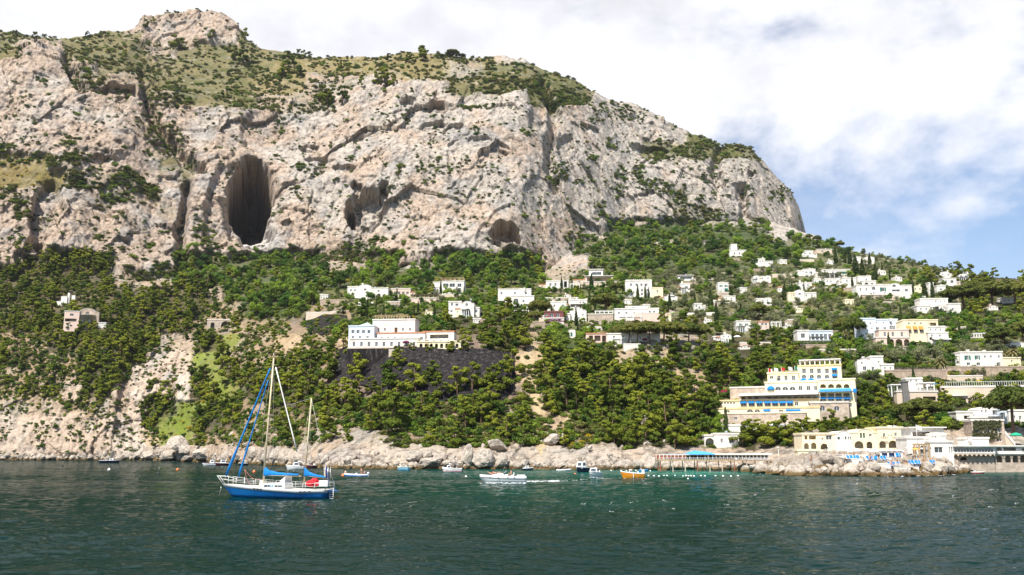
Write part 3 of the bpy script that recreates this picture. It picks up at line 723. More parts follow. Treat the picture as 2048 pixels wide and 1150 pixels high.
            fo = fb.build('window', WHITEP if k != 'g' else GREENP, s.root)
            pb = MB(); n = len(poly); pb.add([(p[0], dy + .225, p[1]) for p in poly] + [(p[0], dy + .245, p[1]) for p in poly], [tuple(range(n)), tuple(range(n, 2 * n))] + [(i, (i + 1) % n, n + (i + 1) % n, n + i) for i in range(n)])
            pb.build('pane', GLASS, fo)
            if k == 's':
                for q in (p0 - W_ * .52, p1 + .02):
                    sb = MB(); sb.box(q, q + W_ * .5, dy - .06, dy - .004, q0, q1); sb.build('shutter', GREENP, s.root)
            if k == 'b':
                ab = MB(); d = min(1.3, H_ * .6); zt = q1 + .1
                ab.add([(p0 - .2, dy - .004, zt), (p1 + .2, dy - .004, zt), (p1 + .2, dy - d, zt - d * .55), (p0 - .2, dy - d, zt - d * .55), (p1 + .2, dy - d, zt - d * .55 - .25), (p0 - .2, dy - d, zt - d * .55 - .25), (p0 - .2, dy - .004, zt - .06), (p1 + .2, dy - .004, zt - .06)],
                       [(0, 1, 2, 3), (3, 2, 4, 5), (0, 3, 5, 6), (1, 7, 4, 2), (6, 5, 4, 7)]); ab.build('awning', BLUEC, s.root)
            if k == 'o':
                ab = MB(); r = W_ * .62; cx_ = (p0 + p1) / 2; zt = q1 - r * .8; rings = []
                for i in range(5):
                    ph = math.pi / 2 * i / 4; rings.append([(cx_ + r * math.cos(ph) * math.cos(th), dy - .006 - r * .8 * math.cos(ph) * math.sin(th), zt + r * .95 * math.sin(ph)) for th in [math.pi * j / 8 for j in range(9)]])
                ab.loft(rings); ab.build('awning', BLUEC, s.root)
        return s
    def chimney(s, px, yt, yb, dy=2.0, w=.8, m=None):
        u, v1 = s.uv(px, yt, dy); _, v0 = s.uv(px, yb, dy); b = MB(); b.box(u - w / 2, u + w / 2, dy, dy + w, v0 - .5, v1 - .25); b.box(u - w * .65, u + w * .65, dy - w * .15, dy + w * 1.15, v1 - .247, v1); b.build('chimney', m or WHITE, s.root)
    def pergola(s, x0, y0, x1, y1, n=5, dy=-3.0, dep=3.0, m=None, top=None, name='pergola'):
        u0, u1, v0, v1 = s.rect(x0, y0, x1, y1, dy); b = MB(); r = .14
        for i in range(n):
            u = u0 + (u1 - u0) * i / (n - 1)
            for yy in (dy, dy + dep): b.box(u - r, u + r, yy - r, yy + r, v0 - 1.5, v1 - .003)
        for yy in (dy, dy + dep): b.box(u0 - .4, u1 + .4, yy - .09, yy + .09, v1, v1 + .2)
        k = max(4, int((u1 - u0) / 1.2))
        for i in range(k + 1):
            u = u0 + (u1 - u0) * i / k; b.box(u - .05, u + .05, dy - .5, dy + dep + .3, v1 + .203, v1 + .33)
        o = b.build(name, m or WHITEP, s.root)
        if top:
            tb = MB(); tb.box(u0 - .3, u1 + .3, dy - .4, dy + dep, v1 + .335, v1 + .6); tb.build('canopy', top, s.root)
        s.keep(x0, y0, x1, y1)
    def rail(s, x0, x1, y0, y1, dy=-.5, m=None, n=None):
        u0, u1, v0, v1 = s.rect(x0, y0, x1, y1, dy); b = MB(); n = n or max(3, int((u1 - u0) / .9))
        b.box(u0, u1, dy - .05, dy + .05, v1 - .1, v1); b.box(u0, u1, dy - .04, dy + .04, v0, v0 + .08)
        for i in range(n + 1):
            u = u0 + (u1 - u0) * i / n; b.box(u - .04, u + .04, dy - .03, dy + .03, v0 + .083, v1 - .103)
        b.build('railing', m or WHITEP, s.root)
    def canopy(s, x0, y0, x1, y1, dy=-2.5, dep=2.5, m=None, name='awning'):
        u0, u1, v0, v1 = s.rect(x0, y0, x1, y1, dy); b = MB(); y2 = dy + dep
        b.add([(u0, y2, v1 + .5), (u1, y2, v1 + .5), (u1, dy, v1), (u0, dy, v1), (u1, dy, v0), (u0, dy, v0), (u0, y2, v1 + .42), (u1, y2, v1 + .42)], [(0, 1, 2, 3), (3, 2, 4, 5), (0, 3, 5, 6), (1, 7, 4, 2), (6, 5, 4, 7)])
        b.build(name, m or BLUEC, s.root)
def row(y0, y1, xs, w, k='w'): return [(x - w / 2, y0, x + w / 2, y1, k) for x in xs]
def lin(a, b, n): return [a + (b - a) * i / (n - 1) for i in range(n)] if n > 1 else [(a + b) / 2]

def simple(name, label, phrase, blocks, yaw=0, near=1.5, cat='house', cx=None):
    xs = [b[0] for b in blocks] + [b[2] for b in blocks]; yb = max(b[3] for b in blocks)
    h = House(name, label, cat, cx or (min(xs) + max(xs)) / 2, yb, yaw, near=near, phrase=phrase)
    for b in blocks:
        kw = b[5] if len(b) > 5 else {}
        h.block(b[0], b[1], b[2], b[3], wins=b[4], **kw)
    if near <= 6 and cat in ('house', 'villa') and len(blocks) < 4:      # side wing, chimneys, water tank
        b = max(blocks, key=lambda q: (q[2] - q[0]) * (q[3] - q[1])); w, hh = b[2] - b[0], b[3] - b[1]; m0 = (b[5] if len(b) > 5 else {}).get('m', WHITE)
        if rnd.random() < .75:
            sd = rnd.choice((-1, 1)); ww = w * rnd.uniform(.25, .45); x0 = b[2] - .5 if sd > 0 else b[0] - ww + .5; y0 = b[1] + hh * rnd.uniform(.35, .6)
            h.block(x0, y0, x0 + ww, b[3] + rnd.uniform(-.5, 1.5), m=rnd.choice((m0, m0, CREAM, BEIGE)), dy=rnd.uniform(-1.5, 1.2), dep=5, wins=row(y0 + hh * .12, y0 + hh * .3, [x0 + ww * .5], 3), roofm=rnd.choice((None, TERRA)), keep=False)
        if rnd.random() < .6: h.chimney(b[0] + w * rnd.uniform(.15, .85), b[1] - rnd.uniform(2, 4), b[1], dy=rnd.uniform(1.5, 4))
        if rnd.random() < .3:
            u, v = h.uv(b[0] + w * rnd.uniform(.2, .8), b[1], 3); tb = MB(); tb.lathe([(.5, .1), (.55, .2), (.55, 1.0), (.2, 1.15)], 12, (u, 3, v)); tb.build('water_tank', GREYM, h.root)
        if rnd.random() < .3: h.pergola(b[0] + w * .1, b[3] - hh * .38, b[0] + w * .6, b[3], 4, dy=-2.6, dep=2.4, top=VINE if rnd.random() < .6 else None)
    return h

def build_town():
    V = 'villa'
    h = simple('villa', 'low white villa with a domed middle block and three arches, beneath the cliff', 'low domed villa',
        [(695, 574, 718, 588, row(578, 583, [702, 710], 3), dict(dy=1.5)), (716, 569, 742, 588, [(728, 577, 733, 581, 'w')], dict(roof='vault')),
         (742, 577, 776, 598, [(743, 587, 750, 598, 'A'), (754, 587, 761, 598, 'A'), (765, 588, 772, 598, 'A'), (755, 580, 759, 584, 'w')], dict(dy=-1))], 6)
    h.chimney(725, 566, 570)
    h = simple('villa', 'reddish flat villa with dark roof pergola and pale parapet, beside the low domed villa', 'reddish flat villa', [(782, 578, 821, 592, row(583, 589, lin(790, 815, 4), 5), dict(m=PINK))], 5); h.pergola(783, 570, 803, 577, 4, dy=1.5, m=DARKW)
    h = simple('villa', 'modern white villa with big dark windows and an open timber roof terrace', 'modern glass-fronted villa',
        [(866, 565, 882, 578, [], dict(dy=1)), (881, 563, 928, 586, [(886, 567, 897, 574, 'w'), (899, 567, 910, 574, 'w'), (915, 567, 923, 574, 'w'), (914, 576, 922, 583, 'w')], {})], 6); h.pergola(882, 556, 927, 562, 6, dy=.6, dep=4, m=TANW)
    h = simple('terrace_pergola', 'long reddish terrace wall carrying a vine covered pergola, under the modern glass-fronted villa', 'vine covered terrace', [(820, 597, 878, 606, [], dict(m=PINK, dep=4))], 4, cat='terrace'); h.pergola(822, 591, 876, 597, 7, dy=.5, dep=3, m=TANW, top=VINE)
    h = simple('villa', 'white villa with a tall round-topped gable over a big arched window, in the pines', 'round-gabled white villa',
        [(897, 604, 922, 628, [(911, 607, 917, 612, 'w'), (902, 606, 906, 612, 'w'), (911, 620, 916, 625, 'w'), (901, 620, 905, 625, 'w'), (920, 620, 921.5, 626, 'd')], {}), (921, 602, 948, 633, [(931, 606, 936, 612, 'a'), (930, 617, 941, 630, 'a')], dict(roof='scroll', dy=-1)), (948, 616, 959, 632, [(950, 619, 955, 625, 'w')], dict(dy=.4))], 4)
    h = simple('villa', 'long white villa with a parapet walk above a wide arched window, in bright green gardens', 'arched-window villa',
        [(996, 579, 1062, 592, row(584, 589, [1003, 1030, 1052], 4), dict(dy=3)), (1010, 593, 1068, 616, [(1027, 597, 1037, 606, 'a'), (1013, 601, 1016, 605, 'w'), (1013, 608, 1017, 613, 'w'), (1045, 600, 1049, 605, 'w'), (1052, 608, 1058, 613, 'w')], {})], 4)
    h.chimney(1049, 575, 580)
    # terraced hotel over the netted slope
    h = House('terraced_hotel', 'big white terraced hotel with a glass pyramid roof above the black netting', 'hotel', 790, 695, 6, near=2, phrase='white terraced hotel')
    h.block(745, 640, 830, 668, dy=9, dep=8, wins=[(789, 655, 795, 667, 'd')] + row(656, 662, [757, 770, 806, 820], 4), roof='flat'); h.pergola(752, 631, 815, 639, 7, dy=10, dep=4, m=TANW)
    h.block(697, 653, 748, 682, m=PALEBLUE, dy=3, dep=9, wins=row(660, 667, [706, 716, 727, 738], 6) + row(672, 679, [706, 720, 735], 5)); h.block(754, 667, 850, 692, m=WHITE, dy=4, dep=7, wins=row(673, 680, lin(763, 843, 7), 6, 'a') + row(684, 690, [770, 790, 812, 835], 5, 'd'), roofm=TERRA)
    h.block(846, 664, 908, 690, m=WHITE, dy=5, dep=6, wins=[(860, 669, 897, 677, 'L')] + row(680, 687, [855, 868, 882, 897], 5, 'w'), roofm=TERRA)
    h.block(700, 678, 836, 697, m=WHITE, dy=1, dep=6, wins=row(684, 693, lin(708, 828, 9), 5, 'w')); h.block(834, 684, 922, 698, m=CREAM, dy=-.5, dep=5, wins=row(687, 696, lin(842, 914, 8), 6, 'A'))
    u0, u1, v0, v1 = h.rect(712, 645, 748, 655, 3); b = MB(); b.add([(u0, 3, v0 + .5), (u1, 3, v0 + .5), (u1, 10, v0 + .5), (u0, 10, v0 + .5), ((u0 + u1) / 2, 6.5, v1 + .5)], [(0, 1, 4), (1, 2, 4), (2, 3, 4), (3, 0, 4), (0, 3, 2, 1)]); b.build('pyramid_roof', mat('green_roof_glass', (.45, .56, .52), .3, .15), h.root)
    h.block(694, 696, 926, 703, m=NETM, dy=.6, dep=8, base=6, over=.02, roofm=BEIGE, keep=False)
    h = simple('villa', 'beige villa with a deep dark veranda under a wide eave and a glazed upper storey', 'veranda villa',
        [(1178, 539, 1206, 551, [(1184, 544, 1203, 550, 'w')], dict(dy=4, roof='slab')), (1170, 552, 1226, 569, [(1174, 555, 1222, 564, 'L')], dict(m=BEIGE, roof='slab', roofm=WHITE)), (1166, 564, 1234, 572, row(567, 570, [1196, 1212], 3), dict(m=BEIGE, dy=-2, dep=3))], 4)
    h = simple('villa', 'tall white villa with a crenellated parapet and rows of windows on three storeys', 'crenellated white villa',
        [(1251, 562, 1304, 594, row(567, 572, [1262, 1273, 1283, 1293], 4) + row(578, 583, [1284, 1295], 4) + row(586, 591, [1264, 1284], 4), {})], 5)
    u0, u1, v0, v1 = h.rect(1251, 560, 1304, 562, 0); b = MB()
    for i in range(14): b.box(u0 + (u1 - u0) * (i + .1) / 14, u0 + (u1 - u0) * (i + .65) / 14, -.19, .03, v0 + .5, v0 + 1.0)
    b.build('battlement', WHITE, h.root)
    h = simple('villa', 'long low white villa with square posts, in front of a rock spur', 'posted low villa', [(1092, 562, 1137, 577, row(566, 572, [1101, 1111, 1122], 4) + [(1128, 563, 1134, 575, 'L')], {})], 5); h.pergola(1140, 567, 1159, 573, 4, dy=1)
    h = simple('house', 'plain white house with two windows beside a broad umbrella pine, near the wine-coloured house', 'plain white pair', [(1101, 604, 1133, 621, row(609, 614, [1109, 1126], 4), {})], 5)
    h = simple('house', 'white house with turret chimneys and a beige lower wall, uphill of the rounded white house', 'turreted house', [(1137, 600, 1174, 616, row(603, 607, [1161, 1167], 3) + [(1141, 608, 1169, 614, 'L')], {})], 5); h.chimney(1140, 596, 601); h.chimney(1153, 595, 601); h.chimney(1172, 597, 601)
    h = simple('house', 'rounded white house with a vaulted roof and tiny windows', 'rounded white house', [(1140, 616, 1173, 641, row(628, 632, [1152, 1166], 3) + row(634, 638, [1158], 3), dict(roof='scroll'))], 5)
    h = simple('house', 'wine-coloured house with white arched windows over a bank of purple flowers', 'wine-coloured house', [(1088, 624, 1127, 642, [(1100, 626, 1107, 634, 'a'), (1112, 626, 1119, 634, 'a'), (1090, 627, 1096, 632, 'w')], dict(m=WINE)), (1086, 637, 1128, 644, [], dict(dy=-1.5, dep=2))], 5)
    h = simple('terrace_wall', 'tall grey terrace wall topped by a white frame pergola', 'grey terrace wall', [(1176, 629, 1226, 652, [], dict(m=STONE, dep=4))], 5, cat='terrace'); h.pergola(1191, 622, 1226, 628, 5, dy=.4, dep=3)
    h = simple('villa', 'long white villa with red arched end and pink garden wall, behind the umbrella pines', 'long pink-walled villa',
        [(1229, 618, 1318, 641, row(624, 628, [1238, 1253, 1269, 1285], 4) + [(1297, 621, 1302, 627, 'a'), (1306, 621, 1311, 627, 'a')] + row(631, 635, [1253, 1263], 3), {}), (1250, 614, 1292, 622, [], dict(dy=3)), (1268, 627, 1334, 641, [], dict(m=PINK, dy=-2, dep=2.5, over=.05))], 5)
    h = simple('house', 'flat white modern house with a strip of glass, high on the green hillside', 'flat modern house', [(1356, 551, 1387, 561, [(1360, 554, 1384, 558, 'w')], dict(roof='slab'))], 4)
    h = simple('house', 'small white house with a chimney and an arched window, beneath the flat modern house', 'little chimney house', [(1361, 568, 1380, 583, [(1370, 572, 1376, 578, 'a')], {})], 4); h.chimney(1364, 562, 569)
    h = simple('house', 'low white house with a long shuttered front, beneath the little chimney house', 'long-shuttered house', [(1328, 589, 1355, 601, [(1336, 592, 1350, 595, 'w')], dict(roof='scroll'))], 4)
    h = simple('pool_house', 'low white pool house under the umbrella pines, its roof end covered in red flowers', 'pool house', [(1214, 668, 1320, 682, row(672, 678, [1228, 1246, 1262, 1280, 1296], 4), dict(dep=5)), (1296, 661, 1320, 670, [], dict(m=PINK, dy=2, roofm=BOUG))], 5)
    h = simple('terrace_house', 'terracotta terrace with white pillars beside the pool house', 'pillared terrace', [(1172, 668, 1216, 684, [(1178, 671, 1186, 682, 'L'), (1189, 671, 1201, 682, 'L'), (1204, 671, 1212, 682, 'L')], dict(m=PINK, dep=5, roofm=TERRA))], 5)
    h = simple('chapel', 'tiny white domed chapel on the garden terraces', 'domed chapel', [(1137, 659, 1151, 675, [(1141, 665, 1145, 673, 'd')], dict(roof='vault', dep=4))], 5, cat='chapel')
    h = simple('house', 'white house with green shutters and a turquoise awning, among cypresses', 'turquoise-awning house', [(1436, 566, 1457, 583, row(570, 574, [1442, 1452], 3, 's') + [(1449, 577, 1455, 582, 'w')], {})], 3)
    h.canopy(1448, 577, 1456, 580, dy=-1.2, dep=1.2, m=GREENP)
    simple('house', 'low white roof line showing between cypress tops', 'low white roof', [(1446, 593, 1471, 602, row(596, 599, [1453, 1463], 3), {})], 3)
    h = simple('house', 'slender white house with a round window and lamp terrace, between olive trees', 'slender white house', [(1389, 608, 1404, 622, [(1391, 610, 1395, 614, 'w'), (1397, 613, 1401, 618, 'w')], {}), (1403, 612, 1411, 622, [], dict(dy=1))], 3)
    simple('house', 'small white house far up the hillside, its two flat roofs stepped', 'stepped hillside house', [(1459, 501, 1493, 512, row(505, 509, [1469, 1479], 3), {}), (1462, 489, 1474, 497, [], dict(dy=8))], 3)
    simple('house', 'white two-part house with paired windows on its taller half, on the upper slope', 'two-part house', [(1516, 518, 1530, 529, row(521, 524, [1520.5, 1525.5], 2.5), {}), (1529, 523, 1546, 532, row(526, 529, [1539], 3), dict(dy=-1))], 3)
    h = simple('house', 'bright white house with three barrel roofs', 'three-vault house', [(1507, 551, 1519, 565, row(555, 558, [1513], 3), dict(roof='vault')), (1519, 552, 1530, 565, row(555, 558, [1525], 3), dict(roof='vault', dy=.3)), (1530, 551, 1542, 565, row(555, 558, [1536], 3), dict(roof='vault'))], 3)
    simple('house', 'white cube house with two square windows below the skyline', 'white cube house', [(1604, 502, 1627, 514, row(505, 508.5, [1610, 1620], 3), {})], 2)
    simple('house', 'pale flat-roofed shed near the ridge, beside the white cube house', 'pale ridge shed', [(1632, 499, 1664, 506, row(501, 504, [1645], 4), dict(m=BEIGE))], 2)
    simple('house', 'white house with a dark window and low wing, uphill of the gabled white house', 'dark-window house', [(1595, 542, 1608, 551, [], {}), (1607, 539, 1631, 551, [(1619, 543, 1625, 549, 'w'), (1611, 543, 1615, 547, 'w')], {})], 2)
    h = simple('house', 'white house with a corner chimney just above the gabled white house', 'corner-chimney house', [(1598, 566, 1624, 578, row(569, 573, [1606, 1616], 3), {})], 2); h.chimney(1599.5, 560, 567)
    h = simple('house', 'white house with a central gable between two low wings', 'gabled white house', [(1577, 586, 1592, 600, row(590, 594, [1584], 3), dict(m=CREAM)), (1590, 579, 1609, 600, [(1597, 586, 1602, 590, 'w')], dict(roof='gable', dy=-1)), (1608, 586, 1633, 600, row(589, 593, [1613, 1624], 3), {})], 2)
    simple('house', 'long white house with green windows beneath tall cypresses', 'green-windowed house', [(1645, 540, 1700, 553, row(543, 548, [1681, 1692], 6, 's') + row(543, 548, [1655, 1666], 3), {})], 2)
    simple('house', 'white house with a stepped roof under the green-windowed house', 'stepped-roof house', [(1650, 558, 1668, 570, row(561, 565, [1655, 1662], 3), {}), (1667, 556, 1686, 570, row(560, 564, [1676], 3), dict(roof='scroll'))], 2)
    simple('house', 'white cube house with two green-shuttered windows, above the dark pine wood', 'green-shuttered cube', [(1473, 643, 1501, 662, row(647, 652, [1481.5, 1493], 3, 's'), {})], 4)
    h = simple('house', 'pinkish house with a pair of brown windows and an open pergola, in the gardens', 'brown-windowed house', [(1517, 644, 1538, 658, row(646, 651, [1525, 1532], 5) + row(653, 656, [1523, 1533], 3), dict(m=PINK, roofm=TERRA))], 4); h.pergola(1544, 644, 1562, 656, 3, dy=0)
    simple('house', 'little white house with a sloping parapet beside a garden parasol', 'parasol house', [(1427, 674, 1441, 680, [], dict(dy=1)), (1440, 667, 1467, 681, row(672, 676, [1448, 1457], 3), dict(roof='gable'))], 4)
    simple('house', 'low white vaulted house half hidden by a dark pine', 'vaulted low house', [(1513, 598, 1530, 607, [], dict(dy=1)), (1528, 595, 1543, 607, row(599, 602, [1535], 3), dict(roof='vault'))], 3)
    h = simple('house', 'narrow white house with a blue glazed loggia and a pergola in front', 'blue loggia house', [(1595, 662, 1618, 684, [(1602, 667, 1610, 676, 'w')], {}), (1618, 663, 1666, 684, row(668, 680, lin(1626, 1660, 5), 6, 'w'), dict(m=PALEBLUE, dy=2))], 4); h.pergola(1584, 684, 1664, 694, 6, dy=-4, top=VINE)
    simple('house', 'white house with a slanting end wall between two tall cypresses near the ridge', 'ridge cypress house', [(1711, 514, 1722, 524, [], {}), (1730, 512, 1749, 527, row(520, 523, [1742], 3), dict(roof='gable'))], 2)
    simple('house', 'white stepped house wrapped around the tall cypresses', 'cypress-wrapped house', [(1686, 556, 1712, 572, row(560, 564, [1694, 1703], 3), {}), (1716, 553, 1742, 568, row(557, 562, [1733], 4), dict(dy=2)), (1724, 562, 1752, 575, [(1729, 565, 1737, 571, 'A'), (1742, 566, 1747, 571, 'w')], dict(dy=-1))], 2)
    h = simple('villa', 'long white villa with a scrolled gable, arches and many windows, above the grey olive wood', 'scroll-gabled villa', [(1713, 571, 1742, 590, row(576, 582, [1721, 1733], 3), {}), (1741, 570, 1778, 590, [(1744, 573, 1751, 580, 'a'), (1763, 575, 1769, 583, 's')] + row(584, 588, [1748, 1770], 3), dict(dy=.5)), (1776, 566, 1806, 591, [(1785, 569, 1792, 574, 'a'), (1784, 579, 1800, 583, 'w')], dict(roof='scroll', dy=-.6)), (1805, 571, 1824, 591, [(1810, 578, 1816, 583, 'w')], {}), (1724, 590, 1780, 597, [(1740, 586, 1746, 592, 'A')], dict(m=STONE, dy=-2.5, dep=3))], 2)
    simple('house', 'cream house with a hedge-topped wall at the end of the scroll-gabled villa', 'hedge-topped house', [(1825, 571, 1846, 586, row(576, 580, [1831, 1840], 3), dict(m=CREAM, roof='scroll'))], 2)
    simple('house', 'small white house with a rounded gable, highest of the ridge-end houses', 'highest ridge-end house', [(1878, 543, 1904, 555, row(548, 551, [1885, 1897], 3), dict(roof='scroll'))], 1)
    simple('house', 'white cottage with an arched porch below the ridge-end houses', 'arched-porch cottage', [(1886, 557, 1913, 571, [(1890, 561, 1894, 565, 'w'), (1901, 560, 1907, 566, 'a')], {})], 1)
    simple('house', 'white house with a curved roof, standing alone at the end of the ridge', 'curved-roof house', [(1917, 547, 1940, 560, [(1921, 551, 1925, 555, 'w'), (1930, 551, 1936, 557, 'w')], dict(roof='scroll'))], 1)
    simple('house', 'white house with a diagonal stair wall beside a single dark cypress', 'stair-walled house', [(1858, 566, 1868, 592, row(572, 577, [1863], 3), {}), (1874, 572, 1892, 592, row(577, 581, [1882], 4), {}), (1890, 579, 1914, 593, row(584, 588, [1902], 4), dict(dy=-.5))], 1)
    simple('villa', 'white villa stepped down the slope in three terraces, above the big cream villa', 'three-terrace villa', [(1841, 598, 1896, 611, row(601, 605, [1872, 1882, 1890], 3), dict(dy=4)), (1834, 612, 1862, 627, row(616, 621, [1842, 1853], 3), {}), (1860, 610, 1900, 625, [(1866, 613, 1878, 619, 'L'), (1884, 614, 1893, 621, 'L')], dict(dy=1, roof='gable')), (1896, 608, 1922, 628, row(616, 620, [1906], 4), dict(dy=-.5))], 1)
    h = simple('guest_house', 'tall pale blue-white guest house of three storeys joined to the big cream villa', 'blue-white guest house', [(1721, 638, 1752, 684, row(645, 649, [1731, 1741], 3) + row(655, 659, [1731, 1744], 3) + row(666, 671, [1733, 1746], 4), dict(m=PALEBLUE, dep=9)), (1750, 640, 1796, 672, row(644, 647, [1753, 1767, 1781], 3) + [(1753, 654, 1759, 659, 'w'), (1767, 654, 1773, 659, 'w'), (1779, 652, 1791, 659, 'w')], dict(m=PALEBLUE, dy=3, dep=9))], 3); h.rail(1751, 1796, 650, 655, dy=2)
    h = House('cream_villa', 'big cream villa with orange window blinds over a pink arcade', 'villa', 1810, 692, 3, near=2, phrase='big cream villa')
    h.block(1806, 641, 1858, 672, m=CREAM, dy=4, dep=10, wins=row(645, 649, [1818, 1830, 1842], 4) + row(655, 664, [1818, 1831, 1843], 6)); h.block(1857, 641, 1876, 655, m=CREAM, dy=5, dep=6, wins=[(1860, 645, 1873, 652, 'L')]); h.block(1857, 654, 1890, 668, m=WHITE, dy=4, dep=6, wins=row(657, 662, [1862, 1872, 1881], 3)); h.block(1856, 666, 1897, 680, m=WHITE, dy=2, dep=6, wins=row(669, 674, [1864, 1880], 4) + [(1859, 674, 1866, 680, 'A')])
    h.block(1758, 660, 1818, 677, m=PINK, dy=2.5, dep=5, wins=row(664, 673, [1770, 1786, 1804], 5, 'w')); h.block(1752, 676, 1820, 694, m=PINK, dy=0, dep=6, wins=[(1777, 678, 1788, 692, 'A'), (1791, 678, 1805, 692, 'A'), (1808, 678, 1819, 692, 'A'), (1763, 680, 1768, 687, 'w')])
    for x in (1818, 1831, 1843): h.canopy(x - 4, 653, x + 4, 659, dy=3.0, dep=1.0, m=ORANGEC)
    h.canopy(1869, 677, 1903, 679, dy=-1, dep=3, m=WHITEC)
    h = simple('house', 'white house with a plain gable and a lean-to porch, right above the blue-awninged hotel', 'lean-to white house', [(1715, 716, 1743, 750, row(724, 729, [1724], 3) + [(1726, 733, 1733, 741, 'w'), (1745, 733, 1749, 745, 'w')], dict(roof='gable')), (1742, 714, 1767, 742, [(1745, 734, 1749, 744, 'w'), (1756, 722, 1759, 726, 'w')], dict(dy=2)), (1762, 730, 1788, 744, row(734, 739, [1770, 1781], 3), dict(dy=1))], 8)
    h = simple('house', 'long two-storey white house with a row of upper windows behind a dark hedge', 'long hedge house', [(1910, 733 - 21, 1922, 733, row(722, 728, [1916], 6), dict(dy=1)), (1920, 705, 2006, 733, [(1932, 711, 1938, 720, 's'), (1952, 711, 1957, 719, 's')] + row(711, 716, [1970, 1982, 1998], 4) + row(725, 731, [1937, 1957, 1997], 7), {})], 3); h.chimney(1936, 699, 706); h.chimney(1969, 700, 706)
    h = simple('garden_pergola', 'small white four-post pergola on an upper garden terrace', 'four-post pergola', [(1946, 676, 1972, 681, [], dict(m=STONE, dep=3))], 2, cat='pergola'); h.pergola(1948, 667, 1969, 676, 3, dy=.4, dep=2.4)
    # bar terrace with the dark tower
    h = House('bar_terrace', 'open bar terrace on a beige wall with a dark stone lift tower and white parasols', 'terrace bar', 1835, 806, 5, near=2, phrase='bar terrace')
    h.block(1794, 784, 1876, 806, m=BEIGE, dep=9, wins=[(1846, 793, 1872, 801, 'L')]); h.block(1806, 764, 1818, 803, m=mat('grey_render', (.17, .16, .15), .9, .25), dy=-1, dep=3); h.block(1812, 758, 1845, 766, m=WHITE, dy=7, dep=4, wins=row(760, 764, [1822, 1833], 4)); h.rail(1796, 1874, 778, 784, dy=.2)
    h.pergola(1783, 772, 1806, 784, 3, dy=1, top=WHITEC); h.pergola(1840, 768, 1868, 778, 3, dy=3, top=WHITEC)
    h = House('road_wall', 'long pale retaining wall carrying the coast road, with a railing along its top', 'retaining wall', 1965, 802, 12, near=1, phrase='road wall')
    h.block(1880, 774, 2160, 802, m=BEIGE, dep=6, over=.1); h.rail(1880, 2160, 762, 771, dy=.2, n=60); h.block(1902, 792, 1936, 806, m=BEIGE, dy=-3, dep=4, wins=[(1906, 797, 1932, 805, 'L')], roof='slab')
    for x0, y0, x1, y1, lb in ((1772, 742, 1895, 756, 'low beige garden wall below the palm'), (1880, 735, 2060, 750, 'long low garden wall in front of the long hedge house'), (1895, 753, 1966, 764, 'pale bank wall just above the road railing'), (1060, 645, 1090, 652, 'short wall on the garden terraces below the arched-window villa')):
        h = House('garden_wall', lb, 'wall', (x0 + x1) / 2, y1, 4, near=.5); h.block(x0, y0, x1, y1, m=DRYST if y1 < 760 else BEIGE, dep=1.5, over=.08)
    h = House('terrace_wall', 'pale uneven wall along the top of the small upper netting', 'wall', 652, 630, 12, near=.8); h.block(612, 625, 694, 630, m=BEIGE, dep=1.5, over=.05)
    extra = [((1128, 588, 1142, 596), 'small white shed below the posted low villa'), ((1286, 610, 1300, 619), 'small white outbuilding behind the long pink-walled villa'), ((1408, 637, 1424, 646), 'small white house under two cypresses below the slender white house'), ((1556, 575, 1570, 583), 'small white house half hidden in olives beside the gabled white house'), ((1590, 615, 1606, 624), 'small cream house alone in the grey olive wood'),
     ((1628, 558, 1642, 567), 'small white cottage between corner-chimney and stepped-roof houses'), ((1756, 540, 1772, 550), 'small white house behind the scroll-gabled villa'), ((1790, 553, 1804, 562), 'tiny white hut above the scroll gable'), ((1850, 578, 1860, 588), 'narrow white house beside the stair-walled house'), ((1905, 575, 1922, 586), 'white cottage at the edge of the ridge-end pines'),
     ((2006, 596, 2030, 606), 'pale house half hidden in the dark ridge-end pines'), ((1978, 610, 1996, 620), 'white gable glimpsed between umbrella pine trunks'), ((2022, 684, 2060, 700), 'white house showing behind the dead umbrella pine'), ((1420, 602, 1432, 611), 'tiny white house beneath the turquoise-awning house'), ((1338, 622, 1350, 630), 'small white house beside the long pink-walled villa'),
     ((1480, 576, 1494, 585), 'small white house uphill of the vaulted low house'), ((1560, 520, 1574, 528), 'small pale house near the two-part house'), ((1655, 520, 1668, 528), 'small white house at the foot of the ridge pines'), ((1064, 625, 1080, 634), 'small white house beneath the big umbrella pine'), ((946, 638, 962, 646), 'white garden house below the round-gabled white villa'), ((850, 622, 868, 631), 'cream garden house under the vine covered terrace'), ((640, 590, 656, 599), 'small pale house in the trees near the low domed villa'),
     ((1250, 600, 1264, 608), 'small white cottage below the crenellated villa'), ((1570, 648, 1586, 657), 'white garden house behind the four-post gate'), ((1690, 600, 1708, 608), 'cream house above the grey olive wood'), ((1480, 690, 1500, 698), 'low white building at the top of the dark pine wood')]
    for (x0, y0, x1, y1), lb in extra:
        h = House('house', lb, 'house', (x0 + x1) / 2, y1, rnd.uniform(-6, 8), near=1.2); n = 2 if x1 - x0 < 15 else 3
        h.block(x0, y0, x1, y1, m=CREAM if 'cream' in lb else WHITE, dep=6, roof=rnd.choice(('flat', 'flat', 'vault', 'gable')), wins=row(y0 + (y1 - y0) * .35, y0 + (y1 - y0) * .7, lin(x0 + 3, x1 - 3, n), 2.4), roofm=rnd.choice((None, None, TERRA)))
        h.chimney(x0 + 3, y0 - 2, y0 + 1, dy=2)
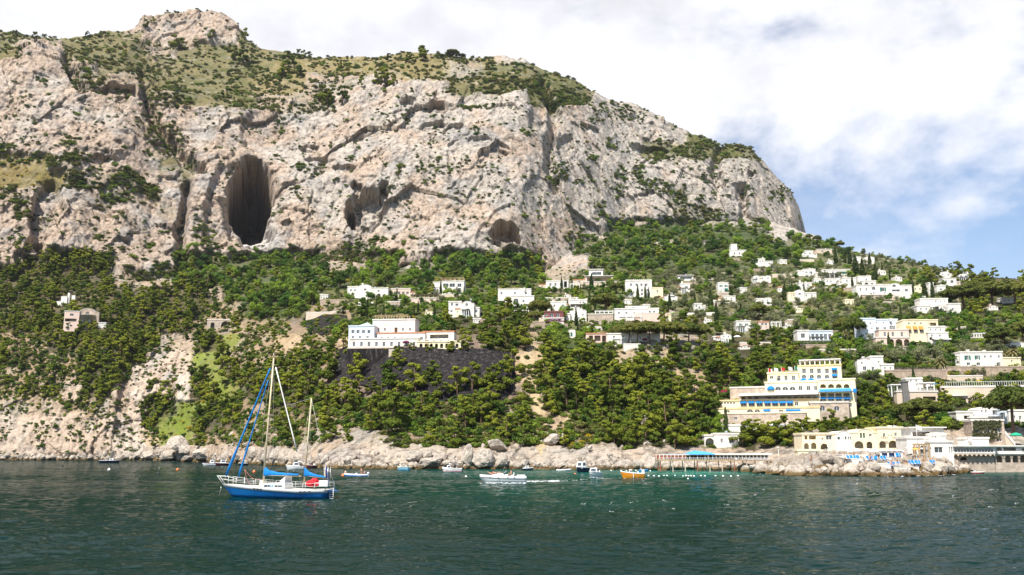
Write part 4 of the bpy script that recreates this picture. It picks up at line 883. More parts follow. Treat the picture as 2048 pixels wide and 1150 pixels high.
    for (x, y, p) in list(MARKS):
        if 500 < y < 690 and 700 < x < 1960 and rnd.random() < .62:
            w_ = rnd.uniform(28, 60); y1 = y + 8 + rnd.uniform(7, 12); x0 = x - w_ * rnd.uniform(.35, .65)
            h = House('terrace_wall', f'narrow garden terrace wall just below the {p}', 'wall', x0 + w_ / 2, y1, rnd.uniform(-4, 8), near=.8); h.block(x0, y1 - rnd.uniform(3, 5), x0 + w_, y1, m=rnd.choice((DRYST, STONE, BEIGE, WHITE)), dep=1.5, over=.05, keep=False)
    # the blue-awninged hotel
    h = House('blue_awning_hotel', 'large yellow terraced hotel with rows of blue awnings and arches', 'hotel', 1600, 835, 22, Y=280, phrase='blue-awninged hotel')
    h.block(1597, 732, 1683, 764, m=YELLOW, dy=13, dep=8, wins=row(737, 747, [1608, 1623.5, 1638, 1654], 8) + [(1664.5, 736, 1673.5, 746, 'b')] + row(749, 757, [1608, 1623.5, 1638, 1654], 9, 'a') + [(1665, 749, 1674, 757, 'b')] + row(757.5, 764, [1607, 1622, 1638, 1653, 1668], 13, 'o'), roofm=OCHRE)
    h.block(1535, 747, 1597, 768, m=YELLOW, dy=12, dep=8, wins=[(1539, 752, 1547, 758, 'w')] + row(751, 761, [1558, 1572, 1587], 7) + [(1539, 762.5, 1547, 767, 'a')] + [(x - 4.5, 762.5, x + 4.5, 767, 'b') for x in (1558, 1572.5, 1588)])
    h.block(1530, 765, 1636, 788, m=YELLOW, dy=8, dep=9, wins=[(1535, 773, 1548, 781, 'o')] + row(773, 781, [1556, 1570.5, 1585], 12, 'a') + row(772, 781, [1601, 1617, 1632], 8)); h.block(1634, 760, 1711, 782, m=YELLOW, dy=8, dep=9, wins=row(768, 776, [1646, 1662, 1677.5, 1693], 12, 'A'))
    h.block(1479, 790, 1636, 802, m=WHITE, dy=5, dep=6, wins=row(793.5, 800, lin(1487, 1630, 12), 9, 'L'), roof='slab'); h.canopy(1478, 787, 1636, 790, dy=1.5, dep=4, m=WHITEC)
    h.block(1636, 783, 1712, 820, m=YELLOW, dy=5, dep=8, wins=row(786.5, 793, [1647, 1662, 1677, 1693], 12, 'L') + [(x - 6, 794.5, x + 6, 802, 'b') for x in (1646, 1662, 1677.5, 1694)] + row(806, 814, lin(1646, 1700, 4), 8, 'w')); h.canopy(1638, 779, 1703, 783, dy=3, dep=2.2, m=LBLUEC); h.canopy(1706, 779, 1713, 785, dy=3, dep=2, m=BLUEC)
    h.block(1440, 801, 1640, 818, m=YELLOW, dy=3, dep=6, wins=[(x - 5.5, 803, x + 5.5, 812, 'b') for x in (1487, 1503, 1519, 1535, 1550, 1565, 1580)] + row(804, 809, lin(1444, 1468, 5), 4) + row(804, 812, [1593, 1620], 8), roofm=OCHRE)
    h.block(1435, 817, 1640, 828, m=CREAM, dy=1.5, dep=5, wins=[(1450, 819.5, 1460, 827, 'a'), (1493, 819, 1507, 827, 'a'), (1508, 819, 1521, 827, 'a'), (1528, 819.5, 1540, 826, 'b'), (1556, 819, 1568, 827, 'a'), (1573, 819, 1586, 826, 'b'), (1588, 819, 1600, 826, 'b')], roofm=OCHRE)
    h.block(1620, 806, 1698, 828, m=STONE, dy=2, dep=4, wins=[(1639, 811, 1650, 822, 'a'), (1668, 812, 1679, 822, 'a'), (1618, 812, 1630, 822, 'w')])
    h.block(1441, 827, 1612, 850, m=STONE, dy=0, dep=6, wins=[(1468, 834, 1475, 840, 'w')], roofm=CREAM); h.block(1444, 851, 1606, 858, m=WHITE, dy=-4, dep=4)
    h.block(1460, 776, 1532, 790, m=STONE, dy=10, dep=3)
    for x in (1457, 1496, 1516): pass
    h.rail(1536, 1596, 742, 747, dy=12, m=YELLOW, n=4)
    h.pergola(1600, 722, 1680, 731, 9, dy=14, dep=4, top=WHITEC, m=WHITEP)
    # arched white cottage above the pier restaurant
    h = simple('cottage', 'white cottage with a large green arched opening, just above the pier restaurant', 'arched white cottage', [(1409, 872, 1430, 892, [(1411, 876, 1428, 891, 'A')], dict(dy=1, roofm=ROOFT)), (1428, 869, 1478, 892, [(1441, 877, 1446, 886, 'a'), (1458, 877, 1468, 886, 'a')], dict(roof='flat'))], 6)
    # yellow arcaded house by the water
    h = House('arcaded_house', 'long cream and yellow seaside house with big ground floor arches', 'house', 1705, 906, 4, Y=236, phrase='arcaded seaside house')
    h.block(1605, 869, 1672, 903, m=CREAM, dy=1, dep=9, wins=[(1609, 871.5, 1615, 879, 'L'), (1618, 871.5, 1632, 879, 'L'), (1643, 876, 1647, 880, 'w'), (1652, 871, 1664, 880, 'w'), (1608, 886, 1618, 899, 'A'), (1622, 885, 1633, 898, 'A'), (1641, 887, 1656, 899, 'A')], base=3)
    h.block(1671, 862, 1706, 903, m=WHITE, dy=.5, dep=9, wins=[(1675, 874, 1680, 879, 'g'), (1690, 873, 1693, 879, 'g'), (1696.5, 873, 1698.5, 879, 'g'), (1700.5, 873, 1702.5, 879, 'g'), (1704, 866, 1705.5, 877, 'g')], roof='scroll')
    h.block(1706, 858, 1757, 906, m=CREAM, dy=0, dep=10, wins=[(1720, 866, 1724, 876, 'g'), (1726, 866, 1730, 876, 'g'), (1738, 867, 1744, 874, 'a'), (1709, 882, 1727, 897, 'A'), (1733, 883, 1745, 897, 'A')], roof='scroll', base=3)
    h.block(1757, 857, 1807, 906, m=CREAM, dy=-.4, dep=10, wins=[(1766, 866, 1771, 875, 'a'), (1777, 869, 1779, 873, 'w'), (1782, 869, 1784, 873, 'w'), (1789, 865, 1794, 873, 'a'), (1754 + 4, 882, 1772, 896, 'A'), (1777, 881, 1795, 896, 'A')], base=3)
    h.chimney(1780, 851, 858); h.chimney(1760, 854, 858, w=.6)
    for x in (1769, 1791): h.rail(x - 6, x + 6, 873.5, 877, dy=-1.2, m=DARKW)
    h.block(1596, 902, 1640, 918, m=CREAM, dy=-2, dep=4, wins=[(1601, 906, 1611, 913, 'a'), (1616, 906, 1628, 913, 'a')], base=2)
    # modern white house on the spit
    h = House('seaside_house', 'bright white modern seaside house with a roof terrace and one large square window', 'house', 1862, 915, 5, Y=213, phrase='modern seaside house')
    h.block(1822, 856, 1888, 878, m=WHITE, dy=5, dep=7, wins=[(1825, 864, 1860, 877, 'L')], roof='slab'); h.block(1815, 877, 1862, 912, m=WHITE, dy=2, dep=8, wins=[(1826, 894, 1833, 908, 'L'), (1842, 892, 1852, 908, 'L'), (1853, 892, 1857, 908, 'w')], base=3)
    h.block(1858, 871, 1892, 886, m=WHITE, dy=4, dep=7, wins=row(873, 876, [1861, 1866, 1871], 3)); h.block(1861, 885, 1907, 924, m=WHITE, dy=-1, dep=9, wins=[(1869, 894, 1886, 906, 'w'), (1898, 894, 1900.5, 906, 'w'), (1902.5, 894, 1905.5, 906, 'w')], base=2); h.pergola(1838, 890, 1858, 908, 3, dy=-1.5, m=TANW)
    # restaurant on arches
    h = House('arch_restaurant', 'white glazed restaurant standing on a grey sea wall of small arches', 'restaurant', 1960, 941, 0, Y=223, phrase='restaurant on arches')
    h.block(1908, 912, 1989, 941, m=STONE, dy=1.2, dep=6, wins=[(1920, 914, 1934, 921, 'A')], base=2); h.block(1990, 908, 2140, 941, m=STONE, dy=1.2, dep=6, wins=[(x - 6, 911, x + 6, 925, 'A') for x in (1999, 2016, 2031, 2046, 2062, 2078)], base=2)
    u0, u1, v0, v1 = h.rect(1907, 907, 1990, 912, 0); b = MB(); nn = 9; w_ = (u1 - u0) / nn
    for i in range(nn):
        c_ = u0 + w_ * (i + .5); r_ = w_ * .36; arc = [(c_ + r_ * math.cos(math.pi * k / 8), v0 + r_ * math.sin(math.pi * k / 8)) for k in range(9)]
        poly = [(c_ + w_ / 2, v0), (c_ + w_ / 2, v1), (c_ - w_ / 2, v1), (c_ - w_ / 2, v0)] + arc[::-1]; n = len(poly)
        tr = tessellate_polygon([[Vector((p[0], p[1], 0)) for p in poly]])
        for yy in (0, 1.19): b.add([(p[0], yy, p[1]) for p in poly], [tuple(t_) for t_ in tr])
        b.add([(p[0], 0, p[1]) for p in poly] + [(p[0], 1.19, p[1]) for p in poly], [(i2, (i2 + 1) % n, n + (i2 + 1) % n, n + i2) for i2 in range(n)])
    b.build('bracket_arcade', BEIGE, h.root)
    h.block(1906, 893, 1990, 907, m=WHITE, dy=0, dep=7, wins=[(x - 2.6, 896, x + 2.6, 905, 'w') for x in lin(1912, 1984, 13)], roof='slab', base=.1); h.block(1990, 893, 2140, 908, m=WHITE, dy=1, dep=7, wins=[(1993, 895, 2004, 902, 'L'), (2007, 895, 2032, 902, 'L'), (2044, 896, 2070, 905, 'L')], roof='slab', base=.1); h.rail(1991, 2060, 902, 907.5, dy=.5)
    h.block(1931, 878, 1978, 893, m=WHITE, dy=3, dep=4); h.chimney(1940, 873, 878, w=.7)
    h = House('ivy_house', 'tall stone house overgrown with ivy, behind the restaurant on arches', 'house', 1975, 895, 14, Y=243, phrase='ivy-grown stone house')
    h.block(1945, 842, 2010, 896, m=STONE, dy=0, dep=9, wins=[(1951, 857, 1960, 866, 'w'), (1971, 857, 1980, 866, 'w'), (1991, 856, 2001, 865, 'w'), (1994, 878, 2004, 883, 'w')])
    b = MB()
    for i in range(420):
        x = rnd.uniform(1946, 2000); y = rnd.choice([rnd.uniform(842, 855), rnd.uniform(842, 855), rnd.uniform(866, 880), rnd.uniform(848, 878)])
        if x > 1988 and y > 856 and rnd.random() < .8: continue
        u, v = h.uv(x, y, 0); s_ = rnd.uniform(.25, .5); t_ = rnd.uniform(0, 3.1); d_ = rnd.uniform(.05, .5)
        b.add([(u + s_ * math.cos(t_ + k * 1.57), -d_ - (.2 if k % 2 else 0), v + s_ * math.sin(t_ + k * 1.57)) for k in range(4)], [(0, 1, 2, 3)])
    b.build('ivy', VINE, h.root)
    # outside stair beside it
    b = MB(); h2 = House('stone_stair', 'steep outside stair with a pale parapet climbing past the ivy-grown stone house', 'stair', 2022, 894, 0, Y=240)
    u0, v0 = h2.uv(2030, 892); u1, v1 = h2.uv(2010, 868)
    for i in range(14):
        t0, t1 = i / 14, (i + 1) / 14; b.box(u0 + (u1 - u0) * t1, u0 + (u1 - u0) * t0, 0, 1.6, v0 - 3, v0 + (v1 - v0) * t1)
    b.build('steps', BEIGE, h2.root); b = MB(); b.add([(u0, -.25, v0 + .9), (u1, -.25, v1 + .9), (u1, -.25, v1), (u0, -.25, v0), (u0, -.01, v0 + .9), (u1, -.01, v1 + .9), (u1, -.01, v1), (u0, -.01, v0)], [(0, 1, 2, 3), (7, 6, 5, 4), (0, 4, 5, 1), (3, 2, 6, 7), (0, 3, 7, 4), (1, 5, 6, 2)]); b.build('parapet', WHITE, h2.root)
    h = House('blue_trimmed_house', 'white house with a rounded roof line and blue painted trim under the great umbrella pine', 'house', 1965, 852, 6, near=2, phrase='blue-trimmed house')
    h.block(1913, 825, 1946, 849, m=WHITE, dy=1, dep=8, wins=[(1928, 831, 1941, 838, 'L'), (1920, 845, 1926, 849, 'w')]); h.block(1946, 814, 2002, 836, m=WHITE, dy=4, dep=8, wins=[(1962, 820, 1966, 825, 'w'), (1970, 819, 1974, 826, 'w'), (1985, 820, 1997, 830, 'w')], roof='scroll'); h.block(1940, 836, 2002, 852, m=WHITE, dy=0, dep=6, wins=[(1963, 838, 1971, 845, 'w')]); h.block(2000, 820, 2014, 845, m=PALEBLUE, dy=2, dep=5, wins=[(2003, 825, 2011, 836, 'w')]); h.rail(1941, 2000, 829, 835, dy=2, m=BLUEP)
    h = House('hillside_house', 'white house with red shutters at the picture edge, uphill of the stone stair', 'house', 2042, 845, 4, near=2); h.block(2018, 822, 2090, 846, m=WHITE, dep=8, wins=[(2038, 832, 2043, 840, 'w'), (2048, 832, 2053, 840, 'w'), (2026, 831, 2031, 838, 'w')])
    # pier restaurant
    pier()
    # round-towered villa over the headland
    h = House('round_tower_villa', 'pink stone villa with a round bastion, alone on the wooded headland', 'villa', 168, 658, -12, near=4, phrase='round-towered villa')
    h.block(128, 623, 158, 655, m=PINK, dy=2, dep=8, wins=[(140, 627, 147, 632, 'w'), (130, 637, 153, 643, 'L')]); h.block(150, 616, 198, 650, m=STONE, dy=3, dep=8, wins=[(158, 623, 160, 629, 'a'), (161, 623, 163, 629, 'a'), (172, 624, 178, 630, 'w')], roof='scroll')
    u, v0 = h.uv(174, 660, 3); _, v1 = h.uv(174, 631, 3); ur, _ = h.uv(190, 640, 3); b = MB(); rr = ur - u; b.lathe([(rr * 1.08, v0 - 4), (rr, v1), (rr * 1.04, v1 + .003), (rr * 1.04, v1 + .3)], 24, (u, 3.4, 0)); b.build('bastion', STONE, h.root)
    for x in (165, 179):
        uu, vv = h.uv(x, 642, 3 - rr); b = MB(); b.box(uu - .6, uu + .6, 2.9 - rr, 3.9 - rr, vv - .8, vv + .8); b.build('window', GLASS, h.root)
    h.block(196, 646, 212, 656, m=WHITE, dy=0, dep=6)
    h = House('ruined_house', 'roofless whitish ruin with broken wall tops in the pines behind the round-towered villa', 'ruin', 138, 606, 0, near=1, phrase='roofless ruin')
    for x0, y0, x1, y1, dy in ((122, 594, 134, 606, 0), (135, 587, 139, 604, 1), (143, 592, 150, 606, .5), (112, 604, 126, 612, -2)): h.block(x0, y0, x1, y1, m=WHITE, dy=dy, dep=1.2, over=.02)
    h = House('stone_viaduct', 'small stone viaduct of two arches carrying the hillside path', 'viaduct', 438, 655, 0, near=2, phrase='stone viaduct'); h.block(414, 640, 466, 656, m=STONE, dep=3, wins=[(421, 645, 429, 658, 'A'), (442, 642, 460, 658, 'A')], base=3)
    h.keep(418, 640, 464, 655)
    # garden terrace walls
    for i, (x0, y0, x1, y1) in enumerate([(1030, 650, 1136, 656), (1090, 596, 1160, 602), (1300, 485, 1345, 491), (1338, 480, 1368, 488), (1395, 482, 1425, 488), (1545, 549, 1590, 555), (1660, 577, 1712, 583), (1640, 700, 1720, 705), (1730, 590, 1790, 598), (960, 640, 990, 650), (770, 604, 800, 616), (1480, 686, 1560, 690), (640, 600, 690, 606), (1560, 640, 1600, 646), (1870, 655, 1960, 662), (1420, 626, 1470, 630)]):
        h = House('terrace_wall', TW_LABELS[i], 'wall', (x0 + x1) / 2, y1, 3, near=.8); h.block(x0, y0, x1, y1, m=[DRYST, STONE, BEIGE][i % 3], dep=2, over=.05, keep=False)
TW_LABELS = ['long garden terrace wall below the wine-coloured house', 'dark terrace wall between the posted low villa and the turreted house', 'pale ruined wall highest on the green slope below the cliff', 'stubby pale wall piece beside the high ruined wall', 'short white wall at the end of the high ruined walls',
 'terrace wall between the three-vault house and the dark-window house', 'terrace wall in front of the stepped-roof house', 'low wall above the blue-awninged hotel gardens', 'arched stone terrace wall under the scroll-gabled villa', 'yellowish wall below the round-gabled white villa', 'pale stair wall below the reddish flat villa',
 'low wall along the top of the dark pine wood', 'garden wall facing the low domed villa from the pines', 'low wall near the blue loggia house', 'terrace wall behind the big cream villa', 'thin terrace wall between olive trees beneath the slender white house']
def text_mesh(body, size, m, parent, loc, name='lettering'):
    cu = bpy.data.curves.new(name, 'FONT'); cu.body = body; cu.size = size; cu.extrude = .03; cu.align_x = 'CENTER'
    o = bpy.data.objects.new(name, cu); COL.objects.link(o); dg = bpy.context.evaluated_depsgraph_get(); me = bpy.data.meshes.new_from_object(o.evaluated_get(dg)); bpy.data.objects.remove(o)
    me.materials.clear(); me.materials.append(m); q = bpy.data.objects.new(name, me); link(q, parent); q.location = loc; q.rotation_euler = (math.pi / 2, 0, 0); KIDS.setdefault(parent.name, []).append(q); return q
def pier():
    h = House('pier_restaurant', 'long wooden restaurant on stilts over the shore with a light blue awning and white lettering', 'restaurant', 1430, 936, 0, Y=230, phrase='pier restaurant')
    u0, u1, v0, v1 = h.rect(1318, 919, 1546, 924, 0); s = h.root
    b = MB(); b.box(u0, u1, 0, 6.4, v0 + .3, v1); b.build('deck', TANW, s)
    for i in range(10):
        u = u0 + .4 + (u1 - u0 - .8) * i / 9
        for yy in (.3, 4): b = MB(); b.box(u - .1, u + .1, yy - .1, yy + .1, v0 - 5, v0 + .297); b.build('stilt', BEIGE if i % 3 else REDW, s)
    ua, ub, va, vb = h.rect(1388 + 40, 908, 1540, 919, 0)
    # glazed dining room
    b = MB(); b.box(ua, ub, 1.6, 6, v1 + .003, v1 + .2); b.box(ua, ub, 5.7, 6, v1 + .203, vb); b.build('wall', REDW, s)
    n = 15; w_ = (ub - ua) / n
    for i in range(n):
        b = MB(); x0 = ua + w_ * i
        b.box(x0, x0 + .12, 1.6, 1.75, v1 + .203, vb - .2); b.box(x0 + w_ - .12, x0 + w_ - .01, 1.6, 1.75, v1 + .203, vb - .2); b.box(x0 + .12, x0 + w_ - .12, 1.6, 1.75, vb - .32, vb - .2)
        fo = b.build('window', WHITEP, s); b = MB(); b.box(x0 + .12, x0 + w_ - .12, 1.66, 1.69, v1 + .206, vb - .323); b.build('pane', GLASS, fo)
    b = MB(); b.box(ua - .3, ub + .8, .9, 6.3, vb - .19, vb + .12); b.build('roof', WHITEP, s)
    # open terrace half
    b = MB()
    for i in range(8):
        u = u0 + .2 + (ua - u0 - .5) * i / 7
        b.box(u - .07, u + .07, .1, .24, v1 + .003, vb - .25); b.box(u - .07, u + .07, 5.5, 5.64, v1 + .003, vb)
    b.box(u0, ua - .35, .1, .24, vb - .247, vb - .1); b.build('post_frame', WHITEP, s)
    b = MB(); b.box(u0, ua - .35, 5.9, 6.1, v1 + .003, vb - .3); b.build('back_wall', REDW, s)
    uc, ud, vc, vd = h.rect(1378, 905, 1431, 909, 0)
    b = MB(); um = uc + (ud - uc) * .3; b.add([(uc, -.3, vc), (ud, -.3, vc), (ud, 6, vc + .3), (uc, 6, vc + .3), (um, 2.5, vd + .5), (ud - .5, 2.5, vd)], [(0, 1, 5, 4), (1, 2, 5), (2, 3, 4, 5), (3, 0, 4), (0, 3, 2, 1)]); b.build('awning', LBLUEC, s)
    ue, uf, ve, vf = h.rect(1333, 908, 1377, 909, 0); b = MB(); b.box(ue, uf, .3, 5, ve - .1, ve + .05); b.build('shade_cloth', BLUEC, s)
    b = MB(); n = 60
    b.box(u0, u1, -.06, .06, v1 + .40, v1 + .46)
    for i in range(n + 1):
        u = u0 + (u1 - u0) * i / n; b.box(u - .04, u + .04, -.05, .05, v1 + .003, v1 + .397)
    b.build('railing', WHITEP, s)
    ut, _, _, _ = h.rect(1511, 915, 1512, 919, 0)
    text_mesh('RISTORANTE DA GIOIA', .66, WHITEP, s, (ut, -.16, v1 - .18), 'lettering')
    b = MB(); b.lathe([(.05, 0), (.06, .06)], 8); 
    ux, vx = h.uv(1476, 919, 0); b = MB(); b.box(ux - .6, ux - .38, -.14, -.1, v1 - .15, v1 + .45); b.box(ux - .8, ux - .15, -.15, -.11, v1 + .05, v1 + .22); b.build('ornament', WHITEP, s)
    h.keep(1316, 903, 1548, 938)
build_town()
# ---------- vegetation ----------
def leaf_mat(name, c1, c2, trans=.25):
    m, nt, b = new_mat(name); L = nt.links
    oi = N(nt, 'ShaderNodeObjectInfo'); geo = N(nt, 'ShaderNodeNewGeometry')
    n = N(nt, 'ShaderNodeTexNoise'); n.inputs['Scale'].default_value = .55; n.inputs['Detail'].default_value = 3; L.new(geo.outputs['Position'], n.inputs['Vector'])
    ad = N(nt, 'ShaderNodeMath', operation='MULTIPLY_ADD'); L.new(n.outputs['Fac'], ad.inputs[0]); ad.inputs[1].default_value = 1.3
    sb = N(nt, 'ShaderNodeMath', operation='MULTIPLY_ADD'); L.new(oi.outputs['Random'], sb.inputs[0]); sb.inputs[1].default_value = 1.3; sb.inputs[2].default_value = -.75
    L.new(sb.outputs[0], ad.inputs[2])
    cl = N(nt, 'ShaderNodeClamp'); L.new(ad.outputs[0], cl.inputs[0])
    mx = N(nt, 'ShaderNodeMix', data_type='RGBA'); mx.inputs[6].default_value = (*c1, 1); mx.inputs[7].default_value = (*c2, 1); L.new(cl.outputs[0], mx.inputs[0])
    L.new(mx.outputs[2], b.inputs['Base Color']); b.inputs['Roughness'].default_value = .7; b.inputs['Specular IOR Level'].default_value = .06
    tr = N(nt, 'ShaderNodeBsdfTranslucent'); L.new(mx.outputs[2], tr.inputs[0]); ms = N(nt, 'ShaderNodeMixShader'); ms.inputs[0].default_value = trans
    out = nt.nodes['Material Output']; L.new(b.outputs[0], ms.inputs[1]); L.new(tr.outputs[0], ms.inputs[2]); L.new(ms.outputs[0], out.inputs[0])
    return m
BARK = mat('pine_bark', (.16, .10, .065), .95, .35, 2)
BARKG = mat('grey_bark', (.17, .14, .11), .95, .35, 2)
LP = leaf_mat('pine_needles', (.06, .095, .012), (.225, .245, .026))
LS = leaf_mat('stone_pine_needles', (.075, .10, .02), (.16, .165, .035))
LC = leaf_mat('cypress_foliage', (.028, .048, .014), (.06, .085, .022), .1)
LB = leaf_mat('broad_leaves', (.055, .13, .02), (.22, .31, .035), .3)
LO = leaf_mat('olive_leaves', (.11, .13, .055), (.22, .23, .11), .25)
LD = leaf_mat('holm_oak_leaves', (.04, .085, .016), (.16, .215, .032), .2)
LH = leaf_mat('scrub_leaves', (.06, .07, .022), (.15, .145, .04), .2)
LG = leaf_mat('garden_leaves', (.075, .14, .016), (.22, .29, .03), .3)
LY = leaf_mat('broom_flowers', (.16, .15, .02), (.50, .36, .02), .2)
LX = leaf_mat('dead_needles', (.14, .095, .06), (.22, .16, .11), .2)
LPA = leaf_mat('palm_leaves', (.10, .10, .03), (.22, .19, .08), .2)
def cloud(clumps, nleaf, size, seed, shell=.5, flat=0.0, tall=1.0):
    g = np.random.default_rng(seed); V = []
    for (cx, cy, cz, rx, ry, rz) in clumps:
        n = int(nleaf * (rx * ry * rz) ** .5 * .9) + 12
        d = g.normal(size=(n, 3)); d /= np.linalg.norm(d, axis=1)[:, None]
        r = shell + (1 - shell) * g.random(n) ** .6
        p = np.array([cx, cy, cz]) + d * r[:, None] * np.array([rx, ry, rz])
        nn = d * 1.25 + g.normal(size=(n, 3)) * .42 + np.array([0, 0, flat]); nn /= np.linalg.norm(nn, axis=1)[:, None]
        t = np.cross(nn, g.normal(size=(n, 3))); t /= np.linalg.norm(t, axis=1)[:, None]; b = np.cross(nn, t)
        s = size * (.6 + .8 * g.random(n))[:, None]
        V.append(np.stack([p - t * s, p - b * s * .6 * tall, p + t * s, p + b * s * .6 * tall], 1))
    V = np.concatenate(V).reshape(-1, 3)
    return V, np.arange(len(V)).reshape(-1, 4)
def crown_obj(name, vf, m, parent):
    me = np_mesh(name, vf[0], vf[1], smooth=False); me.materials.append(m)
    o = bpy.data.objects.new(name, me); link(o, parent); KIDS.setdefault(parent.name, []).append(o); return o
def make_tree(kind, v):
    g = random.Random(100 * v + len(kind) * 7); root = empty(kind, (0, 0, 0)); tb = MB(); cl = []
    if kind == 'pine':
        H = 9.0; bx, by = g.uniform(-.7, .7), g.uniform(-.5, .5); low = g.uniform(.18, .34)
        pts = [(0, 0, -1), (bx * .3, by * .3, 2.2), (bx * .7, by * .7, 4.8), (bx, by, 7.6)]; tb.tube(pts, [.26, .22, .16, .06], 6)
        nc = 13 + v % 4
        for i in range(nc):
            t = low + (1 - low) * (i + g.random()) / nc; z = H * t; R_ = 2.9 * math.sin(math.pi * (t * .74 + .16)) ** .85 * g.uniform(.4, 1.1); th = g.uniform(0, 6.28) if i else 0
            x, y = bx * t + R_ * math.cos(th), by * t + R_ * math.sin(th); r = g.uniform(.9, 2.0) * (1.1 - .5 * t)
            tb.tube([(bx * t * .9, by * t * .9, z - .9), (x, y, z)], [.07, .03], 4); cl.append((x, y, z, r, r * g.uniform(.8, 1.1), r * g.uniform(.36, .6)))
        vf = cloud([(a_, b_, c_, r1 * 1.12, r2 * 1.12, r3 * 1.15) for a_, b_, c_, r1, r2, r3 in cl], 150, .33, v, .5, .6); m, bk = LP, BARK
    elif kind == 'umbrella_pine':
        H = 9.0; bx = g.uniform(-.8, .8); tb.tube([(0, 0, -1), (bx * .5, 0, 3), (bx, .1, 6.2)], [.34, .27, .2], 7)
        for i in range(26):
            th = i * 2.4; q = math.sqrt((i + .5) / 26); x, y = bx + 4.3 * q * math.cos(th), 4.0 * q * math.sin(th); z = 8.1 - 2.5 * q * q + g.uniform(-.25, .25); r = g.uniform(.95, 1.35)
            if i % 2 == 0: tb.tube([(bx, .1, 6.0), ((bx + x) * .5, y * .5, z - 1.0), (x, y, z - .2)], [.13, .09, .04], 4)
            cl.append((x, y, z, r, r, r * .72))
        vf = cloud(cl, 150, .30, v, .4, .5); m, bk = LS, BARK
    elif kind == 'cypress':
        tb.tube([(0, 0, -1), (0, 0, 3)], [.2, .12], 6)
        for i in range(14):
            t = (i + .5) / 14; r = (1.12 if v % 2 else .95) * math.sin(math.pi * min(1, t * .9 + .1)) ** .6 * (1.12 - .85 * t) + .12; cl.append((g.uniform(-.12, .12), g.uniform(-.12, .12), .5 + 9.4 * t, r, r, .75))
        vf = cloud(cl, 150, .24, v, .5, 0, 1.4); m, bk = LC, BARKG
    elif kind in ('broadleaf_tree', 'olive_tree', 'holm_oak'):
        H = 6.0; tb.tube([(0, 0, -1), (.1, 0, 1.4), (.2, .1, 3)], [.24, .18, .1], 6)
        nn = 14 if kind != 'olive_tree' else 11
        for i in range(nn):
            th = i * 2.4 + g.uniform(-.4, .4); q = g.uniform(.2, 1); x, y = 2.15 * q * math.cos(th), 2.15 * q * math.sin(th); z = 1.9 + 3.0 * g.random() * (1.1 - .45 * q * q); r = g.uniform(.75, 1.3)
            if i % 3 == 0: tb.tube([(.1, 0, 1.5), (x * .8, y * .8, z)], [.1, .03], 4)
            cl.append((x, y, z, r, r, r * .8))
        m = {'broadleaf_tree': LB, 'olive_tree': LO, 'holm_oak': LD}[kind]; bk = BARKG
        vf = cloud(cl, 95 if kind != 'olive_tree' else 80, .25 if kind != 'olive_tree' else .2, v, .4, .15)
    elif kind in ('shrub', 'broom_bush', 'garden_bush', 'scrub_bush'):
        tb.tube([(0, 0, -.4), (0, 0, .6)], [.07, .04], 5)
        for i in range(7):
            th = i * 2.4; q = math.sqrt(i / 7); cl.append((.75 * q * math.cos(th), .75 * q * math.sin(th), .55 + .35 * g.random() * (1 - q * .5), .5, .5, .42))
        m = {'shrub': LD, 'broom_bush': LY, 'garden_bush': LG, 'scrub_bush': LH}[kind]; bk = BARKG; vf = cloud(cl, 75, .17, v, .35)
    elif kind == 'palm':
        tb.tube([(0, 0, -1), (.1, 0, 2.5), (.15, 0, 5.4)], [.34, .27, .25], 8); V = []; Fc = []
        for i in range(34):
            th = i * 2.4; el = 1.25 - 1.75 * (i / 34); L_ = g.uniform(2.5, 3.2); prev = None
            for k in range(7):
                s = k / 6; r = L_ * s; x = r * math.cos(el) ; z = 5.4 + r * math.sin(el) - 1.25 * s * s * L_ * .45; wv = .34 * math.sin(math.pi * (.12 + .86 * s)); cx, cy = math.cos(th), math.sin(th)
                a = (x * cx - cy * wv, x * cy + cx * wv, z - wv * .5); c = (x * cx, x * cy, z); b_ = (x * cx + cy * wv, x * cy - cx * wv, z - wv * .5); n0 = len(V); V += [a, c, b_]
                if k: Fc += [(n0 - 3, n0 - 2, n0 + 1, n0), (n0 - 2, n0 - 1, n0 + 2, n0 + 1)]
        vf = (np.array(V), np.array(Fc)); m, bk = LPA, BARKG
    tb.build('trunk', bk, root); crown_obj('crown', vf, m, root)
    return root
PROTO = {}
NVAR = {'pine': 9, 'umbrella_pine': 3, 'cypress': 3, 'broadleaf_tree': 4, 'olive_tree': 3, 'holm_oak': 4, 'shrub': 3, 'broom_bush': 2, 'garden_bush': 2, 'scrub_bush': 3, 'palm': 2}
NOMH = {'pine': 9.0, 'umbrella_pine': 8.9, 'cypress': 10.2, 'broadleaf_tree': 5.6, 'olive_tree': 5.4, 'holm_oak': 5.6, 'palm': 7.6, 'shrub': 1.4, 'broom_bush': 1.4, 'garden_bush': 1.4, 'scrub_bush': 1.4}
ASP = {'pine': .8, 'umbrella_pine': 1.1, 'cypress': .22, 'broadleaf_tree': 1.05, 'olive_tree': 1.0, 'holm_oak': 1.05, 'palm': .8}
TREES = []   # (kind, px, py, height in photo px, ground point, width factor)
grid_occ = {}
def blocked(kind, px, py, hp, Y, strict=True):
    w = hp * ASP[kind] * .5
    for (x0, y0, x1, y1, Yb) in KEEP:
        if px + w < x0 or px - w > x1 or py - hp > y1 or py < y0: continue
        if Y > Yb + 14: continue
        if x0 - 2 < px < x1 + 2 and y0 < py < y1 - .1 * (y1 - y0): return True
        ox = min(px + w, x1) - max(px - w, x0); oy = min(py, y1) - max(py - hp * .92, y0)
        if ox > 0 and oy > 0 and ox * oy > (.12 if x1 - x0 > 70 or y0 > 725 else .32) * (x1 - x0) * (y1 - y0) + 6: return True
    return False
